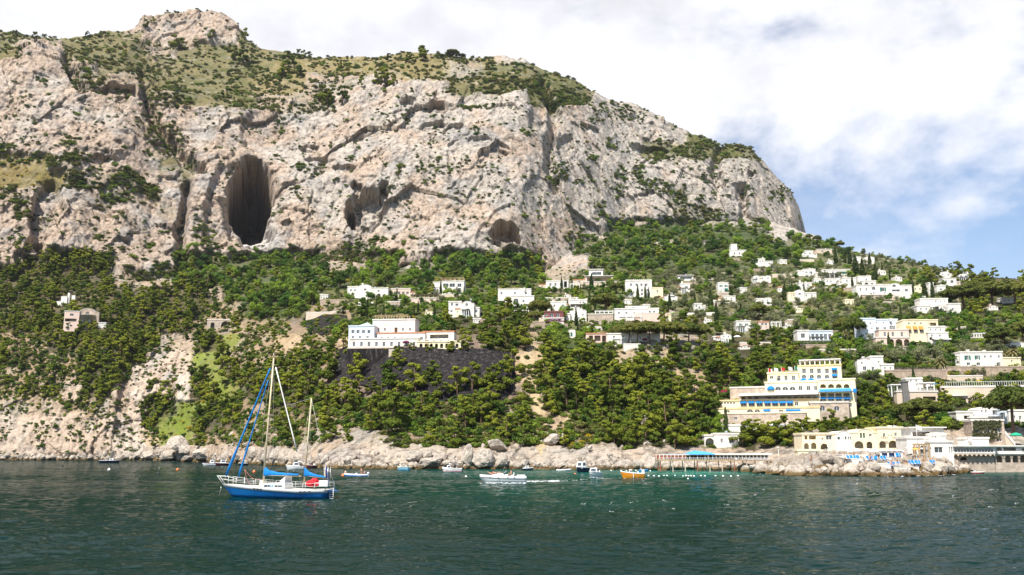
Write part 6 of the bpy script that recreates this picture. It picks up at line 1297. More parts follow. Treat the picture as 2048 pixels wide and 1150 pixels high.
def boulders():
    its = []
    for i, (x0, y0, x1, y1) in enumerate(BOULD):
        cx = (x0 + x1) / 2; g = None
        if y1 > 917: p = shore(cx, y1 - 1); gq = ground(cx, y1 - 3); Y = min(p.y, gq.y - .3) if gq else p.y
        else: Y = ground(cx, y1 - 1).y - 1.2
        w_ = (x1 - x0) * Y / F / 2; b0, t0 = at(cx, y1, Y), at(cx, y0, Y); h = (t0.z - b0.z) / 2
        o = bpy.data.objects.new('boulder', BM_[i % 7]); link(o); o.location = (b0.x, Y + w_ * .12, b0.z + h * .9); rz = rnd.uniform(0, 6.28)
        o.scale = (w_ * 1.02, w_ * 1.0, h * 1.12); o.rotation_euler = (rnd.uniform(-.25, .25), rnd.uniform(-.35, .35), rnd.choice((0, 1.57, 3.14, 4.71)) * 0 + rnd.uniform(-.4, .4)); its.append((o, cx, (y0 + y1) / 2, (x1 - x0) * (y1 - y0)))
    by = {}
    for it in its:
        z = min(BZ, key=lambda q: (q[0] - it[1]) ** 2 + (q[1] - it[2]) ** 2)[2]; by.setdefault(z, []).append(it)
    SZ = ['largest', 'second largest', 'third largest', 'fourth largest', 'fifth largest', 'sixth largest', 'seventh largest', 'eighth largest', 'ninth largest', 'tenth largest']
    for z, L in by.items():
        L.sort(key=lambda q: -q[3])
        for i, it in enumerate(L): tag(it[0], (SZ[i] + ' pale boulder ' if len(L) > 1 else 'single pale boulder ') + z, 'boulder', 'boulders along the shore')
    pts, scs = [], []; g = random.Random(3)
    def rub(n, fx, fy, s0, s1):
        for _ in range(n):
            px = fx(); py = fy(px); q = ground(px, py)
            if q is None: continue
            pts.append(q); s = g.uniform(s0, s1) * (.5 + g.random() ** 3 * 1.3); scs.append((s * g.uniform(.8, 1.5), s * g.uniform(.8, 1.3), s * g.uniform(.55, 1)))
    wl = lambda px: float(np.interp(px, [260, 450, 650, 800, 1300, 1480], [920, 925, 935, 937, 938, 939]))
    rub(950, lambda: g.uniform(265, 1480), lambda px: wl(px) - abs(g.gauss(0, 7)) + 1, .5, 1.25)
    rub(260, lambda: g.uniform(280, 1330), lambda px: wl(px) - g.uniform(5, 60), .3, .9)
    rub(330, lambda: g.uniform(1485, 1912), lambda px: g.uniform(936, 952), .4, 1.2)
    rub(160, lambda: g.uniform(0, 265), lambda px: 921 - abs(g.gauss(0, 5)), .8, 2.2)
    rub(140, lambda: g.uniform(1912, 2048), lambda px: g.uniform(934, 945), .4, 1.2)
    scatter('shore_rubble', pts, [(g.uniform(0, 6), g.uniform(0, 6), g.uniform(0, 6)) for _ in pts], scs, [its[k][0] for k in range(7)], 'broken pale stones heaped along the waterline', cat='rubble')
boulders()

# ---------- people ----------
SKIN = mat('sun_tanned_skin', (.50, .27, .17), .6, .1, 6); HAIR = mat('dark_hair', (.03, .018, .012), .6, .2, 20); SWIM = {'red': mat('red_swimwear', (.5, .04, .04), .8), 'blue': mat('blue_swimwear', (.03, .08, .35), .8), 'white': mat('white_shirt', (.75, .74, .72), .85), 'dark': mat('dark_swimwear', (.03, .03, .04), .8)}
POSES = {
 'stand': dict(pel=(0, 0, .93), che=(0, 0, 1.28), nec=(0, 0, 1.48), hea=(0, -.02, 1.64), kn=(.11, -.03, .49), an=(.12, .02, .08), toe=(.13, -.17, .03), el=(.30, .03, 1.13), ha=(.30, -.10, .88)),
 'sit': dict(pel=(0, 0, .1), che=(0, .02, .45), nec=(0, .02, .65), hea=(0, -.01, .81), kn=(.13, -.44, .18), an=(.13, -.46, -.24), toe=(.14, -.62, -.28), el=(.27, .0, .36), ha=(.22, -.25, .24)),
 'lie': dict(pel=(0, 0, .12), che=(0, .33, .2), nec=(0, .52, .27), hea=(0, .68, .34), kn=(.11, -.44, .3), an=(.11, -.84, .08), toe=(.12, -.92, .2), el=(.30, .2, .1), ha=(.26, -.02, .08))}
_pm = {}
def person_mesh(pose):
    if pose in _pm: return _pm[pose]
    q = POSES[pose]; V, E, Rr = [], [], []
    def v(p, r, par=None):
        V.append(tuple(p)); Rr.append(r)
        if par is not None: E.append((par, len(V) - 1))
        return len(V) - 1
    pel = v(q['pel'], .14); mid = v([(a + b) / 2 for a, b in zip(q['pel'], q['che'])], .115, pel); che = v(q['che'], .145, mid); nec = v(q['nec'], .055, che); hea = v(q['hea'], .095, nec); hd = Vector(q['hea']) + (Vector(q['hea']) - Vector(q['nec'])).normalized() * .09; v(hd, .075, hea)
    for s in (-1, 1):
        m_ = lambda p: (p[0] * s, p[1], p[2])
        hip = v((q['pel'][0] + s * .10, q['pel'][1], q['pel'][2] - .04), .095, pel); kn = v(m_(q['kn']), .058, hip); an = v(m_(q['an']), .038, kn); v(m_(q['toe']), .03, an)
        sh = Vector(q['che']) + (Vector(q['nec']) - Vector(q['che'])) * .6; sh.x += s * .175; shi = v(sh, .055, che); el = v(m_(q['el']), .04, shi); ha = v(m_(q['ha']), .03, el)
        d = (Vector(m_(q['ha'])) - Vector(m_(q['el']))).normalized(); side = d.cross(Vector((0, 0, 1)) if abs(d.z) < .8 else Vector((0, 1, 0))).normalized()
        for k, L_ in enumerate((.07, .085, .09, .083, .065)):
            o_ = side * (.018 * (k - 2)) ; base = Vector(m_(q['ha'])) + d * .03 + o_; f1 = v(base + (d + (side * -.8 if k == 0 else Vector())).normalized() * L_ * .55, .009, ha); v(base + d * L_ + Vector((0, -.012, -.01)), .008, f1)
    me = bpy.data.meshes.new('person'); me.from_pydata(V, E, []); o = bpy.data.objects.new('person', me); COL.objects.link(o)
    md = o.modifiers.new('skin', 'SKIN'); md.use_smooth_shade = True
    for i, sv in enumerate(me.skin_vertices[0].data): sv.radius = (Rr[i], Rr[i] * (.75 if i in (1, 2) else 1)); sv.use_root = (i == 0)
    o.modifiers.new('sub', 'SUBSURF').levels = 1
    dg = bpy.context.evaluated_depsgraph_get(); out = bpy.data.meshes.new_from_object(o.evaluated_get(dg)); bpy.data.objects.remove(o); out.materials.clear(); out.materials.append(SKIN); out.name = 'person'
    bm = bmesh.new(); bm.from_mesh(out)
    h = Vector(q['hea']); f = Vector((0, -1, 0)) if pose != 'lie' else Vector((0, -.35, .94)); up = (Vector(q['hea']) - Vector(q['nec'])).normalized()
    bm.to_mesh(out); bm.free(); _pm[pose] = out; return out
def person(label, pose, loc, rz=0.0, cloth='blue', hair=HAIR, s=1.0):
    o = bpy.data.objects.new('person', person_mesh(pose)); link(o); o.location = loc; o.rotation_euler = (0, 0, rz); o.scale = (s, s, s); tag(o, label, 'person', 'people by the water')
    q = POSES[pose]; hb = MB(); h = Vector(q['hea']); d = (h - Vector(q['nec'])).normalized(); c = h + d * .06 + Vector((0, .025, .0)); hb.lathe([(.02, -.06), (.10, -.04), (.113, .01), (.09, .065), (.03, .09)], 10, c); hb.build('hair', hair, o)
    fb = MB(); f = Vector((0, -1, 0)) if pose != 'lie' else Vector((0, -.5, .86)); fb.tube([h + f * .085 + d * .0, h + f * .115 - d * .02], [.016, .01], 6); fb.build('nose', SKIN, o)
    cb = MB(); p = Vector(q['pel'])
    if cloth == 'white': a_, b_ = Vector(q['pel']) + (Vector(q['che']) - p) * .1, Vector(q['che']) + (Vector(q['nec']) - Vector(q['che'])) * .5; cb.tube([a_, (a_ + b_) / 2, b_], [.165, .15, .15], 10)
    else: a_ = p - (Vector(q['che']) - p) * .28; cb.tube([a_, p, p + (Vector(q['che']) - p) * .25], [.15, .165, .145], 10)
    cb.build('clothing', SWIM[cloth], o); return o

# ---------- boats ----------
BL_HULL = mat('blue_hull_paint', (.010, .17, .50), .3, .12, 1.2, stain=(.02, .10, .33), spec=.5); GEL = mat('white_gelcoat', (.78, .78, .77), .3, .06, 1.5, spec=.5); NAVY = mat('navy_hull_paint', (.012, .016, .04), .3, .15, 1.5, spec=.5); MAROON = mat('maroon_hull_paint', (.07, .012, .022), .35, .15, 1.5, spec=.5)
ORNG = mat('orange_hull_paint', (.70, .27, .02), .4, .12, 1.5, spec=.4); SKYB = mat('sky_blue_hull_paint', (.22, .50, .66), .45, .12, 1.5); RUBB = mat('pale_rubber', (.68, .69, .70), .55, .08, 2); DECK = mat('teak_deck', (.40, .30, .19), .7, .2, 4); CREAMD = mat('cream_deck', (.66, .60, .49), .7, .12, 3); SPAR = mat('varnished_mast', (.62, .52, .34), .45, .1, 2); STEEL = mat('stainless_steel', (.62, .62, .62), .3, .1, 4, metal=.8); BLACKP = mat('black_plastic', (.02, .02, .022), .4, .1, 3); REDC = mat('red_cloth', (.62, .02, .03), .75, .2, 4); BUOYO = mat('orange_buoy', (.78, .20, .05), .5, .12, 4); BUOYW = mat('white_buoy', (.78, .77, .74), .5, .08, 4); ROPEM = mat('wire_rope', (.45, .43, .40), .6, .1, 4); PINKR = mat('faded_red_rope', (.55, .22, .17), .8, .1, 4); BOTT = mat('dark_antifouling', (.02, .02, .045), .6, .2, 2)
def hull_rings(L, B, fb, fs, n=18, transom=.8, rake=.12, zlo=-.35, zhi=None, hs=(0, .2, .45, .7, 1.0), dz=0):
    rings = []
    for i in range(n + 1):
        t = i / n; b = B / 2 * min(1, (t / .5)) ** .62 if t < .5 else B / 2 * (1 - (1 - transom) * ((t - .5) / .5) ** 2)
        if i == 0: b = .02
        zs = fb + (fs - fb) * (1 - (1 - t) ** 2) + dz; ring = []
        for s in (-1, 1):
            row_ = []
            for h in hs:
                z = zlo + (zs - zlo) * h; k = .42 + .58 * min(1, h * 1.25) ** .6; x = -L / 2 + t * L + (1 - h) * rake * L * (1 - t) ** 2.2; row_.append((x, s * b * k, z))
            ring += row_[::-1] if s < 0 else row_
        rings.append(ring)
    return rings
def add_hull(root, L, B, fb, fs, m, band=None, deckm=GEL, deckz=-.25, transom=.8, rake=.12, bandh=.16):
    r = hull_rings(L, B, fb, fs, transom=transom, rake=rake, dz=-bandh if band else 0); mb = MB(); mb.loft(r, cap1=True); mb.build('hull', m, root)
    if band:
        r2 = hull_rings(L, B * 1.03, fb, fs, transom=transom, rake=rake * .35, zlo=0, hs=(0, 1)); mb = MB(); out = []
        for a, q in zip(r, r2):
            t_, bt = q[0], q[-1]; zt = t_[2]; out.append([(t_[0], t_[1], zt), (t_[0], t_[1], zt - bandh), (t_[0], t_[1] * .93, zt - bandh), (t_[0], t_[1] * .93, zt)]); 
        mb.loft(out, closed=True, cap0=True, cap1=True); out2 = [[(p[0], -p[1], p[2]) for p in o_] for o_ in out]; mb.loft(out2, closed=True, cap0=True, cap1=True); mb.build('gunwale', band, root)
    mb = MB(); dk = [[(q[0][0] + (0 if i else .1), q[0][1] * .95, q[0][2] + deckz), (q[-1][0] + (0 if i else .1), q[-1][1] * .95, q[-1][2] + deckz)] for i, q in enumerate(r)]; mb.loft(dk, smooth=False); mb.build('deck', deckm, root)
    return r
def outboard(root, x, z, m=BLACKP):
    mb = MB(); mb.lathe([(.05, 0), (.17, .05), (.19, .25), (.15, .42), (.05, .46)], 10, (x + .18, 0, z + .1), sx=1.3); mb.box(x + .12, x + .24, -.05, .05, z - .7, z + .12); mb.build('outboard', m, root)
def boat_root(name, label, cat, px, py, ang):
    p = shore(px, py); return tag(empty(name, p, ang), label, cat, 'boats on the bay'), p
def cabin(root, x0, x1, w0, z0, z1, m=GEL, glassy=True, taper=.78):
    mb = MB(); w1 = w0 * taper; lx = (x1 - x0); mb.loft([[(x0, -w0, z0), (x1, -w0, z0), (x1, w0, z0), (x0, w0, z0)], [(x0 + lx * .22, -w1, z1), (x1 - lx * .03, -w1, z1), (x1 - lx * .03, w1, z1), (x0 + lx * .22, w1, z1)]], closed=True, smooth=False, cap0=True, cap1=True); c = mb.build('cabin', m, root)
    if glassy:
        for s in (-1, 1):
            zz0, zz1 = z0 + (z1 - z0) * .45, z0 + (z1 - z0) * .85; f = lambda z: w0 + (w1 - w0) * (z - z0) / (z1 - z0) + .012
            mb = MB(); a, b_ = x0 + lx * .3, x1 - lx * .1; mb.add([(a, s * f(zz0), zz0), (b_, s * f(zz0), zz0), (b_, s * f(zz1), zz1), (a + lx * .06, s * f(zz1), zz1), (a, s * (f(zz0) - .03), zz0), (b_, s * (f(zz0) - .03), zz0), (b_, s * (f(zz1) - .03), zz1), (a + lx * .06, s * (f(zz1) - .03), zz1)], [(0, 1, 2, 3), (4, 7, 6, 5), (0, 4, 5, 1), (1, 5, 6, 2), (2, 6, 7, 3), (3, 7, 4, 0)]); mb.build('window', GLASS, c)
        mb = MB(); q = lambda z: x0 + lx * .22 * (z - z0) / (z1 - z0) - .012; zz0, zz1 = z0 + (z1 - z0) * .4, z0 + (z1 - z0) * .9; mb.add([(q(zz0), -w1 * .8, zz0), (q(zz0), w1 * .8, zz0), (q(zz1), w1 * .75, zz1), (q(zz1), -w1 * .75, zz1), (q(zz0) + .03, -w1 * .8, zz0), (q(zz0) + .03, w1 * .8, zz0), (q(zz1) + .03, w1 * .75, zz1), (q(zz1) + .03, -w1 * .75, zz1)], [(0, 3, 2, 1), (4, 5, 6, 7), (0, 1, 5, 4), (1, 2, 6, 5), (2, 3, 7, 6), (3, 0, 4, 7)]); mb.build('windscreen', GLASS, c)
    return c
def bimini(root, x0, x1, w, z0, z1, m):
    mb = MB(); rr = [[(x0 + (x1 - x0) * i / 4, w * math.cos(math.pi * k / 6), z1 - .12 + .12 * math.sin(math.pi * k / 6)) for k in range(7)] for i in range(5)]; mb.loft(rr); mb.loft([[(p[0], p[1], p[2] - .04) for p in r] for r in rr]); o = mb.build('sunshade', m, root)
    mb = MB()
    for x in (x0 + .05, x1 - .05):
        for s in (-1, 1): mb.tube([(x, s * w * .95, z0), (x, s * w * .95, z1 - .1)], .025, 5)
    mb.build('frame', STEEL, root)
def seats(root, xs, w, z, m=GEL):
    for x in xs:
        mb = MB(); mb.box(x - .25, x + .25, -w, w, z, z + .35); mb.box(x + .2, x + .32, -w, w, z + .352, z + .75); mb.build('seat', m, root)
LEFT, RIGHT = 0.0, math.pi       # local bow is at -x
def motorboat(name, label, x0, x1, yw, hullm, band, ang=LEFT, B=2.1, fb=1.0, fs=.75, cab=None, bim=None, ob=True, seat=True, deckm=CREAMD, foreshort=1.0, fend=False):
    root, p = boat_root(name, label, 'boat', (x0 + x1) / 2, yw, ang); L = (x1 - x0) * p.y / F / foreshort
    if foreshort < .7: L = max(L, B * 2.2)
    add_hull(root, L, B, fb, fs, hullm, band, deckm, -.38)
    if cab: cabin(root, -L / 2 + L * cab[0], -L / 2 + L * cab[1], B * .36, fs - .3, cab[2], cab[3] if len(cab) > 3 else GEL)
    if bim: bimini(root, -L / 2 + L * bim[0], -L / 2 + L * bim[1], B * .42, fs - .1, bim[2], bim[3])
    if seat: seats(root, [L * .18], B * .33, fs - .35)
    if ob: outboard(root, L / 2, fs * .7, BLACKP)
    return root, L, p
def local(root, x, y, z): return root.location + Matrix.Rotation(root.rotation_euler[2], 3, 'Z') @ Vector((x, y, z))
def small_boats():
    motorboat('motorboat', 'long navy blue open boat moored below the bare headland', 200, 241, 925.5, NAVY, GEL, RIGHT, 2.6, 1.3, 1.1, cab=(.30, .52, 1.9), fend=True)
    motorboat('motorboat', 'white motorboat with a thin dark red rim, moored beside a dark-hulled twin', 404, 435, 931, GEL, MAROON, LEFT, 2.2, 1.1, .85, cab=(.5, .8, 2.0))
    motorboat('motorboat', 'dark maroon hulled boat with a white cabin, moored beside the white motorboat', 432, 457, 931, MAROON, GEL, R(25), 2.3, 1.15, .9, cab=(.3, .7, 2.0), foreshort=.9)
    motorboat('motorboat', 'small black boat with a low grey cabin, half behind the blue furled sails', 478, 493, 930.5, NAVY, GEL, R(30), 1.9, .9, .8, cab=(.4, .7, 1.5), foreshort=.85)
    r, L, p = motorboat('cabin_cruiser', 'white cabin cruiser with square windows between the two masts of the ketch', 572, 608, 939.5, GEL, GEL, R(8), 2.5, 1.45, 1.0, cab=(.34, .72, 2.15), bim=(.66, .9, 2.3, WHITEC))
    motorboat('motorboat', 'small dark maroon boat showing just behind the mizzen mast', 614, 631, 936.5, MAROON, PINK, R(35), 2.2, 1.1, .95, cab=(.3, .6, 1.6, MAROON), foreshort=.85)
    motorboat('motorboat', 'light blue square-sterned boat with a cream cover, near the shore boulders', 793, 820, 941, SKYB, CREAM, R(-20), 2.3, 1.15, 1.05, cab=(.2, .85, 1.5, CREAMD), ob=False, seat=False, deckm=CREAM)
    r, L, p = motorboat('motorboat', 'white motorboat with a red waterline and a dark blue sunshade, carrying two people', 884, 924, 944.5, GEL, GEL, LEFT, 2.5, 1.35, 1.0, cab=(.22, .44, 1.75), bim=(.38, .78, 2.4, NAVY))
    mb = MB(); rr = hull_rings(L * 1.004, 2.53, .22, .2, zlo=-.1, hs=(0, .5, 1)); mb.loft(rr); mb.build('waterline_stripe', REDC, r)
    person('person in a white shirt standing under the dark blue sunshade', 'stand', local(r, .2, -.4, .45), .3, 'white'); person('tanned person sitting at the stern of the boat with the dark blue sunshade', 'sit', local(r, L * .27, -.3, .85), .5, 'red')
    # white speedboat under way
    r, p = boat_root('speedboat', 'long white speedboat under way with sunbathers on its bow', 'speedboat', 1006, 965, R(2)); L = 91 * p.y / F; add_hull(r, L, 2.5, 1.35, 1.05, GEL, GEL, GEL, .02, .86, .16, .5)
    mb = MB(); rr = hull_rings(L * .985, 2.55, .98, .7, zlo=.72, hs=(0, 1)); mb.loft([[(q[0][0], q[0][1], q[0][2]), (q[1][0], q[1][1], q[1][2] - .0)] for q in rr]); mb.build('stripe', mat('plum_stripe', (.16, .05, .10), .4), r)
    mb = MB(); mb.loft([[(-L * .28, w_, 1.2) for w_ in (-.9, -.5, 0, .5, .9)], [(-L * .1, w_, z) for w_, z in ((-1.0, 1.25), (-.6, 1.55), (0, 1.62), (.6, 1.55), (1.0, 1.25))], [(L * .1, w_, z) for w_, z in ((-1.0, 1.2), (-.6, 1.4), (0, 1.45), (.6, 1.4), (1.0, 1.2))]]); mb.build('foredeck', GEL, r)
    mb = MB(); mb.tube([(L * .0, -.95, 1.5), (L * .08, -.85, 2.0), (L * .08, .85, 2.0), (L * .0, .95, 1.5)], .035, 6); mb.build('windscreen_frame', STEEL, r); mb = MB(); mb.add([(L * .0, -.9, 1.5), (L * .075, -.8, 1.95), (L * .075, .8, 1.95), (L * .0, .9, 1.5), (L * .005, -.9, 1.5), (L * .08, -.8, 1.95), (L * .08, .8, 1.95), (L * .005, .9, 1.5)], [(0, 1, 2, 3), (7, 6, 5, 4), (0, 4, 5, 1), (1, 5, 6, 2), (2, 6, 7, 3)]); mb.build('windscreen', GLASS, r)
    seats(r, [L * .2], .9, .95); mb = MB(); mb.box(L * .3, L * .47, -1.0, 1.0, 1.02, 1.3); mb.build('sun_pad', GEL, r); mb = MB(); mb.tube([(-.1, .6, 1.5), (.35, .7, 3.0)], .012, 4); mb.build('aerial', STEEL, r)
    for x in (-.28, -.1, .1, .24): mb = MB(); mb.lathe([(.03, 0), (.09, .01), (.09, .03), (.03, .04)], 8, (0, 0, 0), sx=1.6); o = mb.build('porthole', GLASS, r); o.location = (L * x, -1.27 + (.22 if x < -.2 else 0), .86); o.rotation_euler = (R(90), 0, 0)
    person('person in red swimwear lying on the bow of the white speedboat', 'lie', local(r, -L * .24, -.1, 1.4), R(80), 'red', mat('fair_hair', (.35, .22, .09), .6)); person('person propped up on the foredeck of the white speedboat, nearer its windscreen', 'lie', local(r, -L * .14, -.4, 1.5), R(75), 'dark'); person('person at the helm of the white speedboat', 'sit', local(r, L * .17, -.3, 1.3), R(-70), 'dark')
    # inflatable dinghy with two people
    r, p = boat_root('inflatable_dinghy', 'grey-white inflatable dinghy with two bare-chested people aboard', 'dinghy', 713, 953.5, RIGHT + R(0)); r.rotation_euler[2] = 0; L = 46 * p.y / F; mb = MB(); pts = [(L / 2, -.7, .35), (L * .1, -.72, .36), (-L * .3, -.6, .42), (-L * .47, -.25, .52), (-L * .5, 0, .54), (-L * .47, .25, .52), (-L * .3, .6, .42), (L * .1, .72, .36), (L / 2, .7, .35)]; mb.tube(pts, [.2] * 9, 10); mb.build('tube', RUBB, r)
    mb = MB(); mb.box(-L * .4, L * .42, -.55, .55, .1, .2); mb.box(L * .42, L * .46, -.6, .6, .1, .62); mb.build('floor', mat('grey_floor', (.3, .31, .32), .7), r); outboard(r, L * .46, .4, GEL); mb = MB(); mb.box(-.2, .15, -.25, .25, .2, .8); mb.build('console', GEL, r)
    mb = MB(); mb.tube([(q[0], q[1] * 1.0, q[2] - .12) for q in pts], [.215] * 9, 8); mb.build('rubbing_strake', BL_HULL, r)
    person('bare-chested person standing at the back of the inflatable dinghy', 'stand', local(r, L * .2, -.1, .2), R(-40), 'dark'); person('person sitting low behind the console of the inflatable dinghy', 'sit', local(r, L * .33, .2, .55), R(-60), 'blue')
    motorboat('motorboat', 'tiny dark boat with a white wheelhouse against the shore behind the speedboat', 1045, 1067, 941, NAVY, GEL, RIGHT, 1.9, .85, .7, cab=(.4, .75, 1.25))
    r, p = boat_root('inflatable_dinghy', 'empty pale dinghy with a raised black outboard, near the shore rubble', 'dinghy', 1127, 942.5, RIGHT); L = 29 * p.y / F; mb = MB(); pts = [(L / 2, -.65, .3), (0, -.7, .32), (-L * .35, -.5, .4), (-L * .5, 0, .5), (-L * .35, .5, .4), (0, .7, .32), (L / 2, .65, .3)]; mb.tube(pts, [.2] * 7, 10); mb.build('tube', RUBB, r); mb = MB(); mb.box(-L * .35, L * .45, -.5, .5, .1, .18); mb.build('floor', BL_HULL, r); outboard(r, L * .46, .55)
    motorboat('cabin_cruiser', 'black-hulled cruiser with a white cabin, seen from its stern quarter near the shore', 1150, 1176, 945, NAVY, GEL, R(50), 2.6, 1.5, 1.3, cab=(.25, .7, 2.6), foreshort=.8, ob=False)
    r, L, p = motorboat('motorboat', 'white motorboat heading straight out from the shore, next to the orange boat', 1177, 1202, 954.5, GEL, GEL, R(68), 2.4, 1.3, 1.0, cab=(.3, .6, 1.9), foreshort=.55)
    person('person standing at the wheel of the white boat beside the orange one', 'stand', local(r, L * .12, 0, .6), .2, 'white')
    motorboat('rowing_boat', 'small bright blue rowing boat drawn up by the shore boulders', 1278, 1297, 943.5, BL_HULL, LBLUEC, RIGHT, 1.5, .6, .5, ob=False)
    r, L, p = motorboat('wooden_boat', 'orange wooden boat with a white upper edge and a white engine box', 1242, 1288, 957, ORNG, GEL, LEFT, 2.3, 1.45, 1.05, cab=(.34, .47, 1.75), deckm=CREAMD, ob=False)
    mb = MB(); mb.box(L * .4, L * .5, -.5, .5, .9, 1.75); mb.build('engine_box', GEL, r); mb = MB(); mb.box(-.02, .1, -1.2, -1.14, .2, .95); mb.build('fender', GEL, r)
    motorboat('rowing_boat', 'little red rowing boat below the restaurant on arches', 1944, 1969, 947.5, mat('red_hull_paint', (.42, .05, .04), .4, .12, 2), GEL, RIGHT, 1.4, .5, .45, ob=False)
    motorboat('rowing_boat', 'cream rowing boat resting on posts under the pier restaurant', 1505, 1524, 937, CREAM, GEL, LEFT, 1.6, .6, .55, ob=False).__class__
def buoys():
    for px, py, d, m, lb in ((218, 941, 6, BUOYW, 'white buoy with a red base nearest the bare headland'), (355, 941, 6, BUOYO, 'orange buoy afloat left behind the bow of the ketch'.replace(' left', '')), (508, 945, 6, BUOYO, 'pinkish orange buoy just beyond the ketch foredeck'), (686, 953, 7, BUOYO, 'large orange buoy touching the bow of the inflatable dinghy'), (691, 946, 5, mat('faded_buoy', (.7, .42, .28), .6), 'faded orange buoy just beyond the inflatable dinghy'), (932, 955, 5, BUOYW, 'round white buoy ahead of the speedboat'), (1376, 959, 4, BUOYW, 'white buoy outside the line of swimming floats'), (1150, 949, 4, BUOYO, 'small orange buoy below the black-hulled cruiser')):
        p = shore(px, py); r = d * p.y / F / 2; o = tag(empty('mooring_buoy', p), lb, 'buoy', 'mooring buoys'); mb = MB(); mb.lathe([(r * .15, -r * .5), (r * .8, -r * .2), (r, r * .35), (r * .85, r * .95), (r * .35, r * 1.4), (r * .12, r * 1.55)], 14); mb.build('float', m, o); mb = MB(); mb.tube([(r * .25 * math.cos(k * .9), 0, r * 1.6 + r * .25 * math.sin(k * .9)) for k in range(8)], r * .07, 5); mb.build('ring', STEEL, o)
    for px, py, lb in ((125, 933, 'thin dark marker spar off the bare headland'), (317, 948, 'dark marker spar between the white and orange buoys')):
        p = shore(px, py); o = tag(empty('marker_buoy', p), lb, 'marker', 'marker spars'); mb = MB(); mb.lathe([(.1, -.3), (.42, -.1), (.42, .2), (.12, .45)], 12); mb.build('float', BLACKP, o); mb = MB(); mb.tube([(0, 0, .4), (.05, 0, 1.7)], [.07, .04], 6); mb.build('spar', GREYM, o)
    me = None; g = random.Random(8)
    fl = [(1224 + 15.6 * i + g.uniform(-3, 3), 942.2 + .05 * i, 'inner line of swimming floats close to the beach') for i in range(17)] + [(x, 953 + g.uniform(-.6, .6), 'outer line of swimming floats before the pier restaurant') for x in (1297, 1308, 1318, 1328, 1334, 1350, 1366, 1372, 1377, 1382, 1388, 1402, 1410, 1431, 1446, 1462, 1476)]
    for px, py, lb in fl:
        p = shore(px, py)
        if me is None: mb = MB(); mb.lathe([(.02, -.12), (.2, -.02), (.22, .1), (.15, .24), (.02, .3)], 10); o = mb.build('swimming_float', BUOYW); me = o
        else: o = me.copy(); COL.objects.link(o)
        o.location = p; tag(o, 'white float in the ' + lb, 'float', lb)
